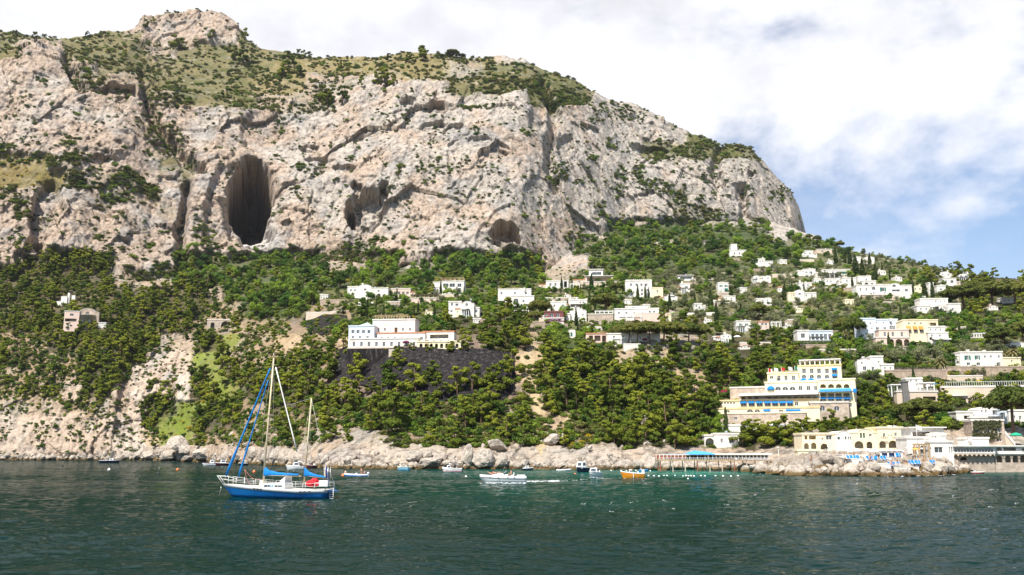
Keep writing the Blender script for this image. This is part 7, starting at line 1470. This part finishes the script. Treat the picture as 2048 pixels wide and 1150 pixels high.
def ketch():
    Y = shore(560, 997).y; yaw = 12
    h = House('ketch', 'blue and white two-masted ketch with furled blue sails, anchored in the bay', 'sailing boat', 556, 996.5, yaw, Y=Y); s = h.root; s['group'] = 'boats on the bay'; U = lambda px, py, dy=0: (lambda q: (q[0], dy, q[1]))(h.uv(px, py, dy))
    s.location.z = 0
    xb, xs = U(444, 970)[0], U(662, 980)[0]; L = xs - xb; B = 3.7; n = 26
    def beam(t): return B / 2 * (math.sin(math.pi / 2 * min(1, t / .58)) ** .75) * (1 - .30 * max(0, (t - .58) / .42) ** 2)
    def sheer(t): return 1.62 - .58 * min(1, t / .75) + .06 * max(0, (t - .75) / .25)
    def ring(t, zs, k):
        out = []
        for z in zs:
            f = max(0, (z + .5) / (sheer(t) + .5)); kk = (.35 + .65 * min(1, f * 1.15) ** .55) * k; x = xb + t * L + (1 - f) * 2.0 * (1 - t) ** 2.6 - (1 - f) * .55 * t ** 4; out.append((x, kk * max(.03, beam(t)), z))
        return [(p[0], -p[1], p[2]) for p in out[::-1]] + out
    band = lambda t: sheer(t) - .36
    mb = MB(); mb.loft([ring(i / n, [.10 + (band(i / n) - .10) * q for q in (0, .35, .7, 1)], 1) for i in range(n + 1)], cap1=True); mb.build('hull', BL_HULL, s)
    mb = MB(); mb.loft([ring(i / n, [-.5, -.2, .096], 1) for i in range(n + 1)], cap1=True); mb.build('waterline_band', BOTT, s)
    mb = MB(); mb.loft([ring(i / n, [band(i / n) + .003, sheer(i / n) - .1, sheer(i / n)], 1.012) for i in range(n + 1)], cap1=True); mb.build('topside_band', GEL, s)
    mb = MB(); mb.loft([[(xb + i / n * L, -max(.03, beam(i / n)) * .98, sheer(i / n) - .03), (xb + i / n * L, max(.03, beam(i / n)) * .98, sheer(i / n) - .03)] for i in range(n + 1)], smooth=False); mb.build('deck', CREAMD, s)
    for x, t in ((522, 0), (529, 1), (536, 0), (614, 1), (622, 1), (631, 1)):
        u = h.uv(x, 978, 0)[0]; tt = (u - xb) / L; b = beam(tt) * 1.012; mb = MB(); mb.box(u - .16, u + .16, -.02, .02, -.055, .055); o = mb.build('porthole', BLACKP, s); o.location = (0, -b - .002, sheer(tt) - .19)
    # coachroof
    u0, u1 = h.uv(520, 968)[0], h.uv(578, 968)[0]; z0 = 1.1
    mb = MB(); mb.loft([[(u0, -1.15, z0), (u1, -1.2, z0), (u1, 1.2, z0), (u0, 1.15, z0)], [(u0 + .9, -.95, z0 + .62), (u1 - .05, -1.0, z0 + .72), (u1 - .05, 1.0, z0 + .72), (u0 + .9, .95, z0 + .62)]], closed=True, smooth=False, cap0=True, cap1=True); c = mb.build('coachroof', GEL, s)
    for a, b_ in ((.30, .41), (.43, .50), (.52, .62), (.66, .76), (.78, .93)):
        ua, ub = u0 + (u1 - u0) * a, u0 + (u1 - u0) * b_
        mb = MB(); mb.box(ua, ub, -.03, .02, -.12, .12); o = mb.build('window', LBLUEC if abs(a - .52) < .01 else GLASS, c); o.location = (0, -1.12, z0 + .36); o.rotation_euler = (R(-13), 0, 0)
    # letter f on the blue pane
    tm = text_mesh('f', .26, WHITEP, c, (u0 + (u1 - u0) * .57, -1.19, z0 + .28), 'emblem')
    ud0, ud1 = h.uv(566, 960)[0], h.uv(577, 955)[0]; mb = MB(); mb.loft([[(ud0, w_, z) for w_, z in ((-.8, 1.75), (-.75, 2.0), (0, 2.1), (.75, 2.0), (.8, 1.75))], [(ud1, w_, z) for w_, z in ((-.95, 1.75), (-.9, 2.5), (0, 2.6), (.9, 2.5), (.95, 1.75))]], smooth=True); mb.build('spray_hood', WHITEC, s)
    # masts
    b0, t0 = U(526.5, 966), U(547.5, 716); mb = MB(); mb.tube([b0, [(q + w_) / 2 for q, w_ in zip(b0, t0)], t0], [.125, .11, .085], 8); m1 = mb.build('main_mast', SPAR, s)
    mb = MB(); mb.tube([t0, U(548.5, 704)], [.02, .012], 5); mb.build('aerial', STEEL, m1); sp0 = U(538, 830); mb = MB(); mb.tube([(sp0[0], -1.2, sp0[2]), (sp0[0], 1.2, sp0[2])], .04, 5); mb.build('spreader', SPAR, m1)
    b1, t1 = U(608, 968), U(623, 796); mb = MB(); mb.tube([b1, t1], [.1, .075], 8); m2 = mb.build('mizzen_mast', SPAR, s); sp1 = U(613, 883); mb = MB(); mb.tube([(sp1[0], -.9, sp1[2]), (sp1[0], .9, sp1[2])], .035, 5); mb.tube([(sp1[0], 0, sp1[2]), (sp1[0] - .55, 0, sp1[2] + .02)], .03, 5); mb.build('spreader', SPAR, m2)
    def sail(p0, p1, r0, r1, nm, m, n=9, knots=()):
        mb = MB(); P = [Vector(p0) + (Vector(p1) - Vector(p0)) * i / (n - 1) for i in range(n)]; mb.tube(P, [r0 + (r1 - r0) * (i / (n - 1)) * 1.0 + (.05 if i in knots else 0) for i in range(n)], 8); return mb.build(nm, m, s)
    sail(U(452, 951), U(540.5, 736), .13, .085, 'furled_genoa', BLUEC, 12, (1, 2)); sail(U(477, 953), U(536.5, 760), .10, .06, 'furled_staysail', BLUEC, 12, (1, 3))
    sail(U(551.5, 734), U(594, 903), .07, .075, 'hoisted_halyard_sail', WHITEC, 6)
    for p0, p1 in ((U(446, 966), U(452, 951)), (U(470, 966), U(477, 953)), (U(540.5, 736), U(546.5, 722)), (U(536.5, 760), U(543.5, 752)), (U(594, 903), U(600, 960)), (U(546.8, 726), U(551.5, 734)), (t1, U(573.5, 811)), (U(623, 797), U(660, 975, -.8)), (U(655, 930), U(674, 982)), (U(650, 945), U(665, 980))):
        mb = MB(); mb.tube([p0, p1], .018, 4); mb.build('stay', ROPEM, s)
    for mt, sp_, bb, xx in ((t0, sp0, 1.2, 529), (t1, sp1, .9, 611)):
        for sd in (-1, 1):
            u = h.uv(xx, 975)[0]; mb = MB(); mb.tube([mt, (sp_[0], sd * bb, sp_[2]), (u + .2, sd * 1.7, 1.05)], .012, 4); mb.build('shroud', ROPEM, s)
    # booms with sail covers
    def boom(pa, pb, nm, sag):
        P0, P1 = Vector(pa), Vector(pb); rings = []
        for i in range(13):
            t = i / 12; c_ = P0 + (P1 - P0) * t; hgt = .17 + sag * (.62 * (1 - t) ** 7 + .38 * (1 - t) ** 2); wd = .17 - .05 * t; rings.append([(c_.x, wd * math.cos(a), c_.z + hgt * (math.sin(a) if math.sin(a) > 0 else math.sin(a) * .25 ) + .03 * math.sin(i * 2.2) * max(0, math.sin(a))) for a in [2 * math.pi * k / 12 for k in range(12)]])
        mb = MB(); mb.loft(rings, closed=True, cap0=True, cap1=True); o = mb.build(nm, BLUEC, s); mb = MB(); mb.tube([P0 + Vector((.1, 0, -.1)), P1 + Vector((.35, 0, -.1))], .06, 6); mb.build('boom', SPAR, s)
    boom(U(528, 948), U(597, 950), 'main_sail_cover', .75); boom(U(609, 949), U(651, 955), 'mizzen_sail_cover', .8)
    # rails
    def dp(t, sd, z): return (xb + t * L, sd * beam(t) * .95, sheer(t) + z)
    ts = [.17, .26, .35, .44, .53, .62, .71, .8, .9, .985]
    for sd in (-1, 1):
        for t in ts: mb = MB(); mb.tube([dp(t, sd, -.03), dp(t, sd, .72)], .022, 5); mb.build('stanchion', WHITEP, s)
        for z in (.38, .71): mb = MB(); mb.tube([dp(t, sd, z) for t in ts], .014, 4); mb.build('lifeline', WHITEP, s)
    e = U(436, 951); mb = MB(); mb.tube([dp(.17, -1, .75), dp(.06, -1, .9), (e[0], -.25, e[2]), (e[0], .25, e[2]), dp(.06, 1, .9), dp(.17, 1, .75)], .032, 6); mb.tube([dp(.17, -1, .4), dp(.06, -1, .5), (e[0] + .5, 0, e[2] - .35), dp(.06, 1, .5), dp(.17, 1, .4)], .028, 6)
    for t, sd in ((.17, -1), (.17, 1), (.08, -1), (.08, 1)): mb.tube([dp(t, sd, -.03), dp(t, sd, .88)], .028, 5)
    mb.tube([(e[0] + .05, -.25, e[2]), dp(.02, -1, 0)], .03, 5); mb.tube([(e[0] + .05, .25, e[2]), dp(.02, 1, 0)], .03, 5); mb.build('pulpit', WHITEP, s)
    mb = MB(); mb.tube([dp(.99, -1, .0), dp(.985, -1, .85), dp(.985, 1, .85), dp(.99, 1, .0)], .032, 6); mb.tube([dp(.9, -1, .75), dp(.985, -1, .85)], .03, 5); mb.tube([dp(.9, 1, .75), dp(.985, 1, .85)], .03, 5); mb.build('stern_rail', WHITEP, s)
    # winch, ropes, bundle, raft box, flag, ladder, davits
    mb = MB(); u = h.uv(523, 966)[0]; mb.lathe([(.3, 0), (.28, .35), (.2, .7), (.24, .9)], 10, (u, 0, 1.15)); mb.build('winch', CREAMD, s)
    for p0, p1 in ((U(489, 938), U(503, 968)), (U(489, 938), U(524, 958))): mb = MB(); q = [Vector(p0) + (Vector(p1) - Vector(p0)) * t + Vector((0, 0, -.5 * math.sin(math.pi * t))) for t in (0, .25, .5, .75, 1)]; mb.tube(q, .02, 4); mb.build('rope', PINKR, s)
    cx_, cz_ = h.uv(627, 966, -.8); bm = bmesh.new(); bmesh.ops.create_icosphere(bm, subdivisions=4, radius=1)
    for vv in bm.verts:
        q = vv.co; k = 1 + .34 * float(pn(q.x * 2.1, q.y * 2.1 + 3, q.z * 2.1)) + .14 * float(pn(q.x * 5, q.y * 5, q.z * 5 + 9)); vv.co = (q.x * .78 * k, q.y * .5 * k, q.z * .42 * k + .12 * (q.x > -.2) * max(0, q.z))
    me = bpy.data.meshes.new('folded_dinghy'); bm.to_mesh(me); bm.free(); me.materials.append(REDC); me.polygons.foreach_set('use_smooth', [True] * len(me.polygons)); o = bpy.data.objects.new('folded_dinghy', me); link(o); o.location = local(s, cx_, -.8, cz_); o.rotation_euler = s.rotation_euler; tag(o, 'crumpled bright red dinghy bundle on the aft deck of the ketch', 'dinghy')
    ua, za = h.uv(640, 972, -1.2); ub, zb = h.uv(657.5, 960, -1.2); mb = MB(); mb.box(ua, ub, -1.5, -1.1, za, zb); mb.box(ua - .02, ub + .02, -1.52, -1.08, (za + zb) / 2 - .04, (za + zb) / 2 + .04); mb.build('raft_box', GEL, s)
    f0 = U(649, 972, -.2); f1 = U(652, 926, -.2); mb = MB(); mb.tube([f0, f1], .02, 5); st = mb.build('flag_staff', STEEL, s)
    mb = MB(); pts = []
    for i in range(4):
        for j in range(5): a = U(647 + i * 3.2 + j * .3, 930 + j * 5.5 + i * (1.0 if i < 2 else 2.4), -.2 + .12 * math.sin(i * 1.7 + j)); pts.append(a)
    mb.add(pts, [(i * 5 + j, i * 5 + j + 1, i * 5 + j + 6, i * 5 + j + 5) for i in range(1) for j in range(4)], 0); mb.add(pts, [(i * 5 + j, i * 5 + j + 1, i * 5 + j + 6, i * 5 + j + 5) for i in (1, 2) for j in range(4)], 1); mb.build('flag', [mat('pale_flag_cloth', (.40, .38, .32), .9), mat('blue_flag_cloth', (.02, .05, .22), .9)], st)
    l0, l1 = U(664, 975, -.5), U(664, 999, -.5); mb = MB()
    for dx in (-.22, .22): mb.tube([(l0[0] + dx, -.6, l0[2]), (l1[0] + dx, -.62, -.15)], .03, 5)
    for k in range(6): z = l0[2] + (-.05 - l0[2]) * (k + .3) / 6; mb.box(l0[0] - .22, l0[0] + .22, -.66, -.56, z - .025, z + .025)
    mb.build('ladder', WHITEP, s); mb = MB(); p_ = U(663, 982); q_ = U(677, 983); mb.add([(p_[0], -1.1, p_[2] + .1), (p_[0], 1.1, p_[2] + .1), (q_[0], 0, p_[2] + .05), (p_[0], -1.1, p_[2] - .05), (p_[0], 1.1, p_[2] - .05), (q_[0], 0, p_[2])], [(0, 1, 2), (3, 5, 4), (0, 2, 5, 3), (1, 4, 5, 2), (0, 3, 4, 1)]); mb.build('stern_platform', BL_HULL, s)
    for x in (655, 660): a = U(x, 975, .3 * (x - 657)); b_ = U(x + 1, 932, .3 * (x - 657)); mb = MB(); mb.tube([a, b_], .03, 5); mb.build('davit', STEEL, s)
    a = U(443, 972); mb = MB(); mb.tube([a, (a[0] - .3, 0, -.1)], .015, 4); mb.build('anchor_chain', STEEL, s)
small_boats(); buoys(); ketch()

# ---------- beach furniture and the rest ----------
def parasol(px, py, wpx, m, lb, hm=2.4, g=None):
    p = g or ground(px, py)
    if p is None: return
    r = wpx * p.y / F / 2; o = tag(empty('parasol', p), lb, 'parasol', 'parasols'); mb = MB(); mb.tube([(0, 0, -.5), (0, 0, hm)], .04, 6); mb.build('pole', WHITEP, o)
    mb = MB(); mb.lathe([(r, hm - r * .38), (r * .66, hm - r * .18), (r * .3, hm - .03), (.03, hm + .05)], 8, smooth=False); mb.lathe([(r, hm - r * .38 - .02), (r * .96, hm - r * .5), (r * .96, hm - r * .5 - .01)], 8, smooth=False); mb.build('canopy', m, o)
def beach():
    PL = [(1711, 917, 26, WHITEC, 'broad white parasol in front of the widest arch of the arcaded house'), (1690, 918, 22, WHITEC, 'white parasol beside the round bush on the spit'), (1737, 917, 20, WHITEC, 'white parasol above the blue deck chairs'), (1752, 919, 24, WHITEC, 'cream parasol leaning over the hedge on the spit'), (1833, 917, 17, ORANGEC, 'orange and white parasol before the modern seaside house'), (1846, 916, 12, WHITEC, 'small white parasol under the modern house pergola'), (1818, 914, 12, WHITEC, 'small white parasol between the arcaded and modern houses')]
    for a in PL: parasol(*a)
    for px, py, w_, m, lb in ((2033, 884, 24, mat('green_canvas', (.02, .36, .20), .85), 'green parasol beside the stone stair'), (1475, 682, 16, WHITEC, 'white garden parasol beside the sloping-parapet house'), (1484, 828, 15, BLUEC, 'round blue parasol on the lowest hotel terrace'), (1860, 784, 18, WHITEC, 'large white parasol on the bar terrace'), (1872, 785, 9, BLUEC, 'small blue parasol on the bar terrace')): 
        q = ground(px, py); parasol(px, py, w_, m, lb, 2.5 if m != BLUEC else 3, Vector((at(px, py, q.y - 4).x, q.y - 4, at(px, py, q.y - 4).z)))
    # big white canopy
    h = House('terrace_canopy', 'wide white canopy shading the terrace of the arcaded seaside house', 'canopy', 1782, 916, 4, near=1); h.pergola(1762, 905, 1804, 915, 4, dy=0, dep=4, top=WHITEC)
    for i, (x0, y0, x1, y1, lb) in enumerate(((1688, 918, 1726, 925, 'white concrete sun terrace with the westernmost deck chairs'), (1756, 928, 1781, 937, 'blank white concrete block on the rocky spit'), (1782, 934, 1838, 940, 'white concrete sun terrace nearest the water'), (1684, 910, 1735, 917, 'cream bar counter wall behind the blue deck chairs'), (1760, 915, 1806, 919, 'raised white terrace below the wide white canopy'))):
        h = House('sun_terrace', lb, 'terrace', (x0 + x1) / 2, y1, 3, near=1.0); b = MB(); u0, u1, v0, v1 = h.rect(x0, y0, x1, y1, 0); b.box(u0, u1, 0, 5, v0 - 1.5, v1); b.box(u0 - .06, u1 + .06, -.06, 5.06, v1 + .003, v1 + .1); o = b.build('slab', WHITE, h.root); b = MB(); b.box(u0 + .5, u0 + 1.3, -.4, -.003, v0 - 1, (v0 + v1) / 2); b.build('step', BEIGE, h.root)
    rows = [([1694, 1699, 1704.5, 1710, 1717], 920, 'westernmost row of blue deck chairs'), ([1729, 1733, 1738, 1746, 1751.5], 921, 'middle row of blue deck chairs'), ([1766, 1772], 921, 'pair of blue deck chairs under the raised terrace'), ([1772, 1776.5, 1781, 1788, 1796, 1802], 915, 'row of blue deck chairs under the wide canopy'), ([1747, 1751], 934, 'pair of blue chairs beside the blank concrete block'), ([1782, 1786, 1790, 1796, 1801], 934, 'row of blue loungers nearest the water'), ([1823, 1828, 1834, 1838], 930, 'cluster of blue loungers before the modern house'), ([1865, 1869], 930, 'pair of blue loungers below the square window')]
    pr = None
    for xs, y, lb in rows:
        for x in xs:
            q = ground(x, y)
            if q is None: continue
            Yc = q.y - .8; p = at(x, y + 1.5, Yc)
            if pr is None:
                pr = empty('deck_chair', p); mb = MB(); mb.add([(-.3, -.5, .38), (.3, -.5, .38), (.3, .15, .3), (-.3, .15, .3), (.3, .55, 1.05), (-.3, .55, 1.05), (-.3, -.5, .34), (.3, -.5, .34), (.3, .17, .26), (-.3, .17, .26), (.3, .6, 1.03), (-.3, .6, 1.03)], [(0, 1, 2, 3), (3, 2, 4, 5), (6, 9, 8, 7), (9, 11, 10, 8), (0, 6, 7, 1), (5, 4, 10, 11), (0, 3, 9, 6), (3, 5, 11, 9), (1, 7, 8, 2), (2, 8, 10, 4)]); mb.build('sling', BLUEC, pr)
                mb = MB()
                for sd in (-.33, .33): mb.tube([(sd, -.55, .36), (sd, .15, .28), (sd, .62, 1.1)], .025, 5); mb.tube([(sd, -.5, 0), (sd, .35, .62)], .025, 5); mb.tube([(sd, .5, 0), (sd, -.2, .5)], .025, 5)
                mb.build('frame', WHITEP, pr); o = pr
            else: o = copy_tree(pr)
            o.location = p; o.rotation_euler = (0, 0, rnd.uniform(-.5, .5)); o.scale = (1.15, 1.15, 1.15); tag(o, 'blue sling chair in the ' + lb, 'deck chair', lb)
    for i, (x, y, ps, cl, lb) in enumerate(((1783, 930, 'sit', 'red', 'person in red sitting above the row of loungers nearest the water'), (1795, 929, 'stand', 'dark', 'person in dark swimwear standing behind the loungers nearest the water'), (1812, 931, 'sit', 'dark', 'lone sunbather on bare rock between two lounger groups'), (1808, 913, 'stand', 'white', 'person in white standing at the end of the wide canopy'), (1855, 912, 'stand', 'red', 'person in red before the modern house pergola'), (1862, 913, 'stand', 'blue', 'person in blue beneath the square window'), (1741, 923, 'stand', 'dark', 'person in dark swimwear standing among the middle deck chairs'), (1708, 916, 'stand', 'dark', 'person beside the broad white parasol'), (1790, 912, 'stand', 'red', 'person in red under the wide canopy'), (1778, 912, 'stand', 'white', 'person in white under the wide canopy'), (1622, 926, 'stand', 'dark', 'lone person on the rocks before the low arches'), (1847, 921, 'sit', 'red', 'sunbather in red on the rock slope below the pergola'))):
        q = ground(x, y)
        if q: person(lb, ps, Vector((at(x, y + 1, q.y - 1.2).x, q.y - 1.2, at(x, y + 1, q.y - 1.2).z)) + Vector((0, 0, .12 if ps == 'sit' else 0)), rnd.uniform(-.8, .8), cl)
    # flags on the hotel roof
    for i, (x, y, m, lb) in enumerate(((1537, 748, 'red_flag', 'red and white flag at the outer corner of the hotel roof'), (1549, 747, 'white', 'pale flag beside the red one on the hotel roof'), (1563, 746, 'red', 'red flag midway along the lower hotel roof'), (1578, 745, 'white', 'white flag near the taller hotel block'), (1590, 744, 'green', 'green flag touching the taller hotel block'), (1835, 886, 'white', 'tall white flagpole with a pale flag at the modern seaside house'), (1788, 858, 'pink', 'tricolour flag on the roof of the arcaded seaside house'), (1658, 926, 'none', 'thin white lamp post on the rocks before the arcaded house'), (1558, 928, 'none', 'white lamp post at the end of the pier restaurant'))):
        Yf = {1537: 292, 1549: 292, 1563: 290, 1578: 289, 1590: 288, 1835: 212, 1788: 235, 1658: 226, 1558: 236}[x]; hp = 12 if i < 5 else 36 if i == 5 else 8 if i == 6 else 30; p = at(x, y, Yf); hh = hp * Yf / F; o = tag(empty('flagpole' if m != 'none' else 'lamp_post', p), lb, 'flag' if m != 'none' else 'lamp post'); mb = MB(); mb.tube([(0, 0, -.6), (0, 0, hh)], .05, 6); mb.build('pole', WHITEP, o)
        if m == 'none': mb = MB(); mb.lathe([(.05, 0), (.2, .1), (.22, .3), (.08, .42)], 10, (0, 0, hh)); mb.build('lamp_head', WHITEP, o); continue
        mb = MB(); cols = {'red_flag': ('r', 'w'), 'red': ('r', 'r'), 'white': ('w', 'w'), 'green': ('g', 'w'), 'pink': ('w', 'r')}[m]; V = [(.1 + .38 * a, .12 * math.sin(a * 1.5 + i), hh - .1 - b * .35 - .1 * a) for a in range(4) for b in range(4)]
        for a in range(3): mb.add(V, [(a * 4 + b, a * 4 + b + 1, a * 4 + b + 5, a * 4 + b + 4) for b in range(3)], 0 if a < 1.5 else 1)
        FM = {'r': mat('red_flag_cloth', (.5, .03, .03), .9), 'w': WHITEC, 'g': mat('green_flag_cloth', (.02, .25, .08), .9)}; mb.build('flag', [FM[cols[0]], FM[cols[1]]], o)
    # bougainvillea clumps
    for px, py, w_, m, lb in ((1450, 786, 20, BOUG, 'crimson bougainvillea on the wall end beside the blue-awninged hotel'), (812, 686, 14, BOUGP, 'purple bougainvillea on the white terraced hotel front'), (1110, 646, 40, BOUGP, 'long purple flower bank below the wine-coloured house'), (1308, 668, 22, BOUG, 'crimson flowers spilling over the pool house roof end'), (1910, 712, 14, BOUG, 'red flowering bush beside the long hedge house'), (1290, 680, 10, BOUG, 'small red flower clump behind the pool house')):
        q = ground(px, py); Yc = q.y - 4; p = at(px, py, Yc); s_ = w_ * Yc / F / 2; o = tag(empty('bougainvillea', p), lb, 'flowering shrub'); vf = cloud([(s_ * .6 * (k - 2) / 2, .2 * (k % 2), .5 * s_ * (.4 + .3 * (k % 2)), s_ * .42, .8, s_ * .35 if w_ < 30 else s_ * .14) for k in range(5)], 130, .22, px, .3); crown_obj('blossom', vf, m, o); mb = MB(); mb.tube([(0, 0, -1), (0, 0, s_ * .3)], .08, 5); mb.build('stem', BARKG, o)
    # hedges
    for x0, x1, y0, y1, lb in ((1900, 2060, 732, 741, 'long dark clipped hedge in front of the long hedge house'), (1600, 1720, 683, 688, 'trimmed hedge over the blue loggia pergola'), (1740, 1900, 729, 737, 'dark hedge line beside the palm')):
        q = ground((x0 + x1) / 2, y1); Yc = q.y - 2; p = at((x0 + x1) / 2, y1, Yc); wd = (x1 - x0) * Yc / F; hh = (y1 - y0) * Yc / F; o = tag(empty('hedge', p), lb, 'hedge'); n = int(wd / 1.1); vf = cloud([(-wd / 2 + wd * (k + .5) / n, .1 * math.sin(k * 2.3), hh * .5 + .1 * math.sin(k * 1.7), .75, .7, hh * .55) for k in range(n)], 110, .2, x0, .5); crown_obj('foliage', vf, LD, o); mb = MB(); mb.box(-wd / 2, wd / 2, -.2, .2, -.6, hh * .3); mb.build('stem', BARKG, o)
    # foam
    fm = mat('sea_foam', (.8, .82, .82), .6, .1, 3); pts = []
    mb = MB(); g = random.Random(2)
    def foam(x0, y0, x1, y1, n, spread, s0, s1):
        for _ in range(n):
            t = g.random(); p = shore(x0 + (x1 - x0) * t + g.gauss(0, 1.5), y0 + (y1 - y0) * t + g.gauss(0, spread)); w_ = g.uniform(s0, s1); d_ = w_ * g.uniform(.5, 1.2); z = .05 + g.random() * .08
            k = 6; mb.add([(p.x + w_ * math.cos(2 * math.pi * j / k) * g.uniform(.6, 1), p.y + d_ * math.sin(2 * math.pi * j / k) * g.uniform(.6, 1), z) for j in range(k)] + [(p.x, p.y, z + .03)], [(j, (j + 1) % k, k) for j in range(k)])
    foam(1050, 964, 1120, 963, 90, .5, .15, .5); foam(962, 967, 1052, 967.5, 90, .45, .15, .5); foam(1100, 963, 1240, 957, 60, .5, .1, .35); foam(1180, 956, 1206, 956, 30, .3, .1, .4); foam(1240, 958, 1292, 958, 40, .3, .1, .35); foam(1800, 952.5, 1910, 950.5, 160, .7, .1, .4); foam(1500, 947.5, 1800, 953, 120, .5, .08, .3); foam(270, 922, 1300, 940.5, 160, .3, .1, .4)
    for _ in range(34): x, y = g.uniform(1000, 2040), g.uniform(955, 1030); foam(x, y, x + g.uniform(3, 9), y, 5, .2, .03, .09)
    o = mb.build('sea_foam', fm); o['kind'] = 'stuff'; o['label'] = 'white foam of wakes and small breaking ripples'; o['category'] = 'foam'
    # car on the coast road
    p = at(2040, 757, 326); o = tag(empty('parked_car', p, R(4)), 'dark grey car on the coast road at the picture edge', 'car'); mb = MB(); mb.loft([[(x, y_, z) for x, z in ((-2.1, .35), (-2.15, .8), (-1.2, .95), (-.7, 1.45), (.9, 1.45), (1.6, .95), (2.1, .85), (2.1, .35))] for y_ in (-.85, .85)], closed=True, smooth=False, cap0=True, cap1=True); mb.build('body', mat('grey_car_paint', (.08, .09, .10), .3, .08, 2, spec=.5), o)
    for x in (-1.35, 1.35):
        for y_ in (-.8, .8): mb = MB(); mb.tube([(x, y_ - .12, .33), (x, y_ + .12, .33)], .33, 12); mb.build('wheel', BLACKP, o)
    mb = MB(); mb.box(-.75, .95, -.862, -.853, 1.0, 1.38); mb.build('window', GLASS, o)
beach()
for o in list(bpy.data.objects):
    if o.parent is None and o.type in ('EMPTY', 'MESH') and 'kind' not in o and 'category' in o: o['kind'] = 'thing'

# ---------- thin sea air ----------
def haze():
    mb = MB(); mb.box(-4600, 4600, -1600, 5600, -5, 640); m = bpy.data.materials.new('haze'); m.use_nodes = True; nt = m.node_tree; nt.nodes.clear()
    out = nt.nodes.new('ShaderNodeOutputMaterial'); v = nt.nodes.new('ShaderNodeVolumePrincipled'); v.inputs['Color'].default_value = (.88, .92, 1, 1); v.inputs['Density'].default_value = .000035; v.inputs['Anisotropy'].default_value = .35
    nt.links.new(v.outputs[0], out.inputs['Volume']); o = mb.build('haze', m); o['kind'] = 'stuff'; o['label'] = 'thin pale haze in the air over the bay'
haze()
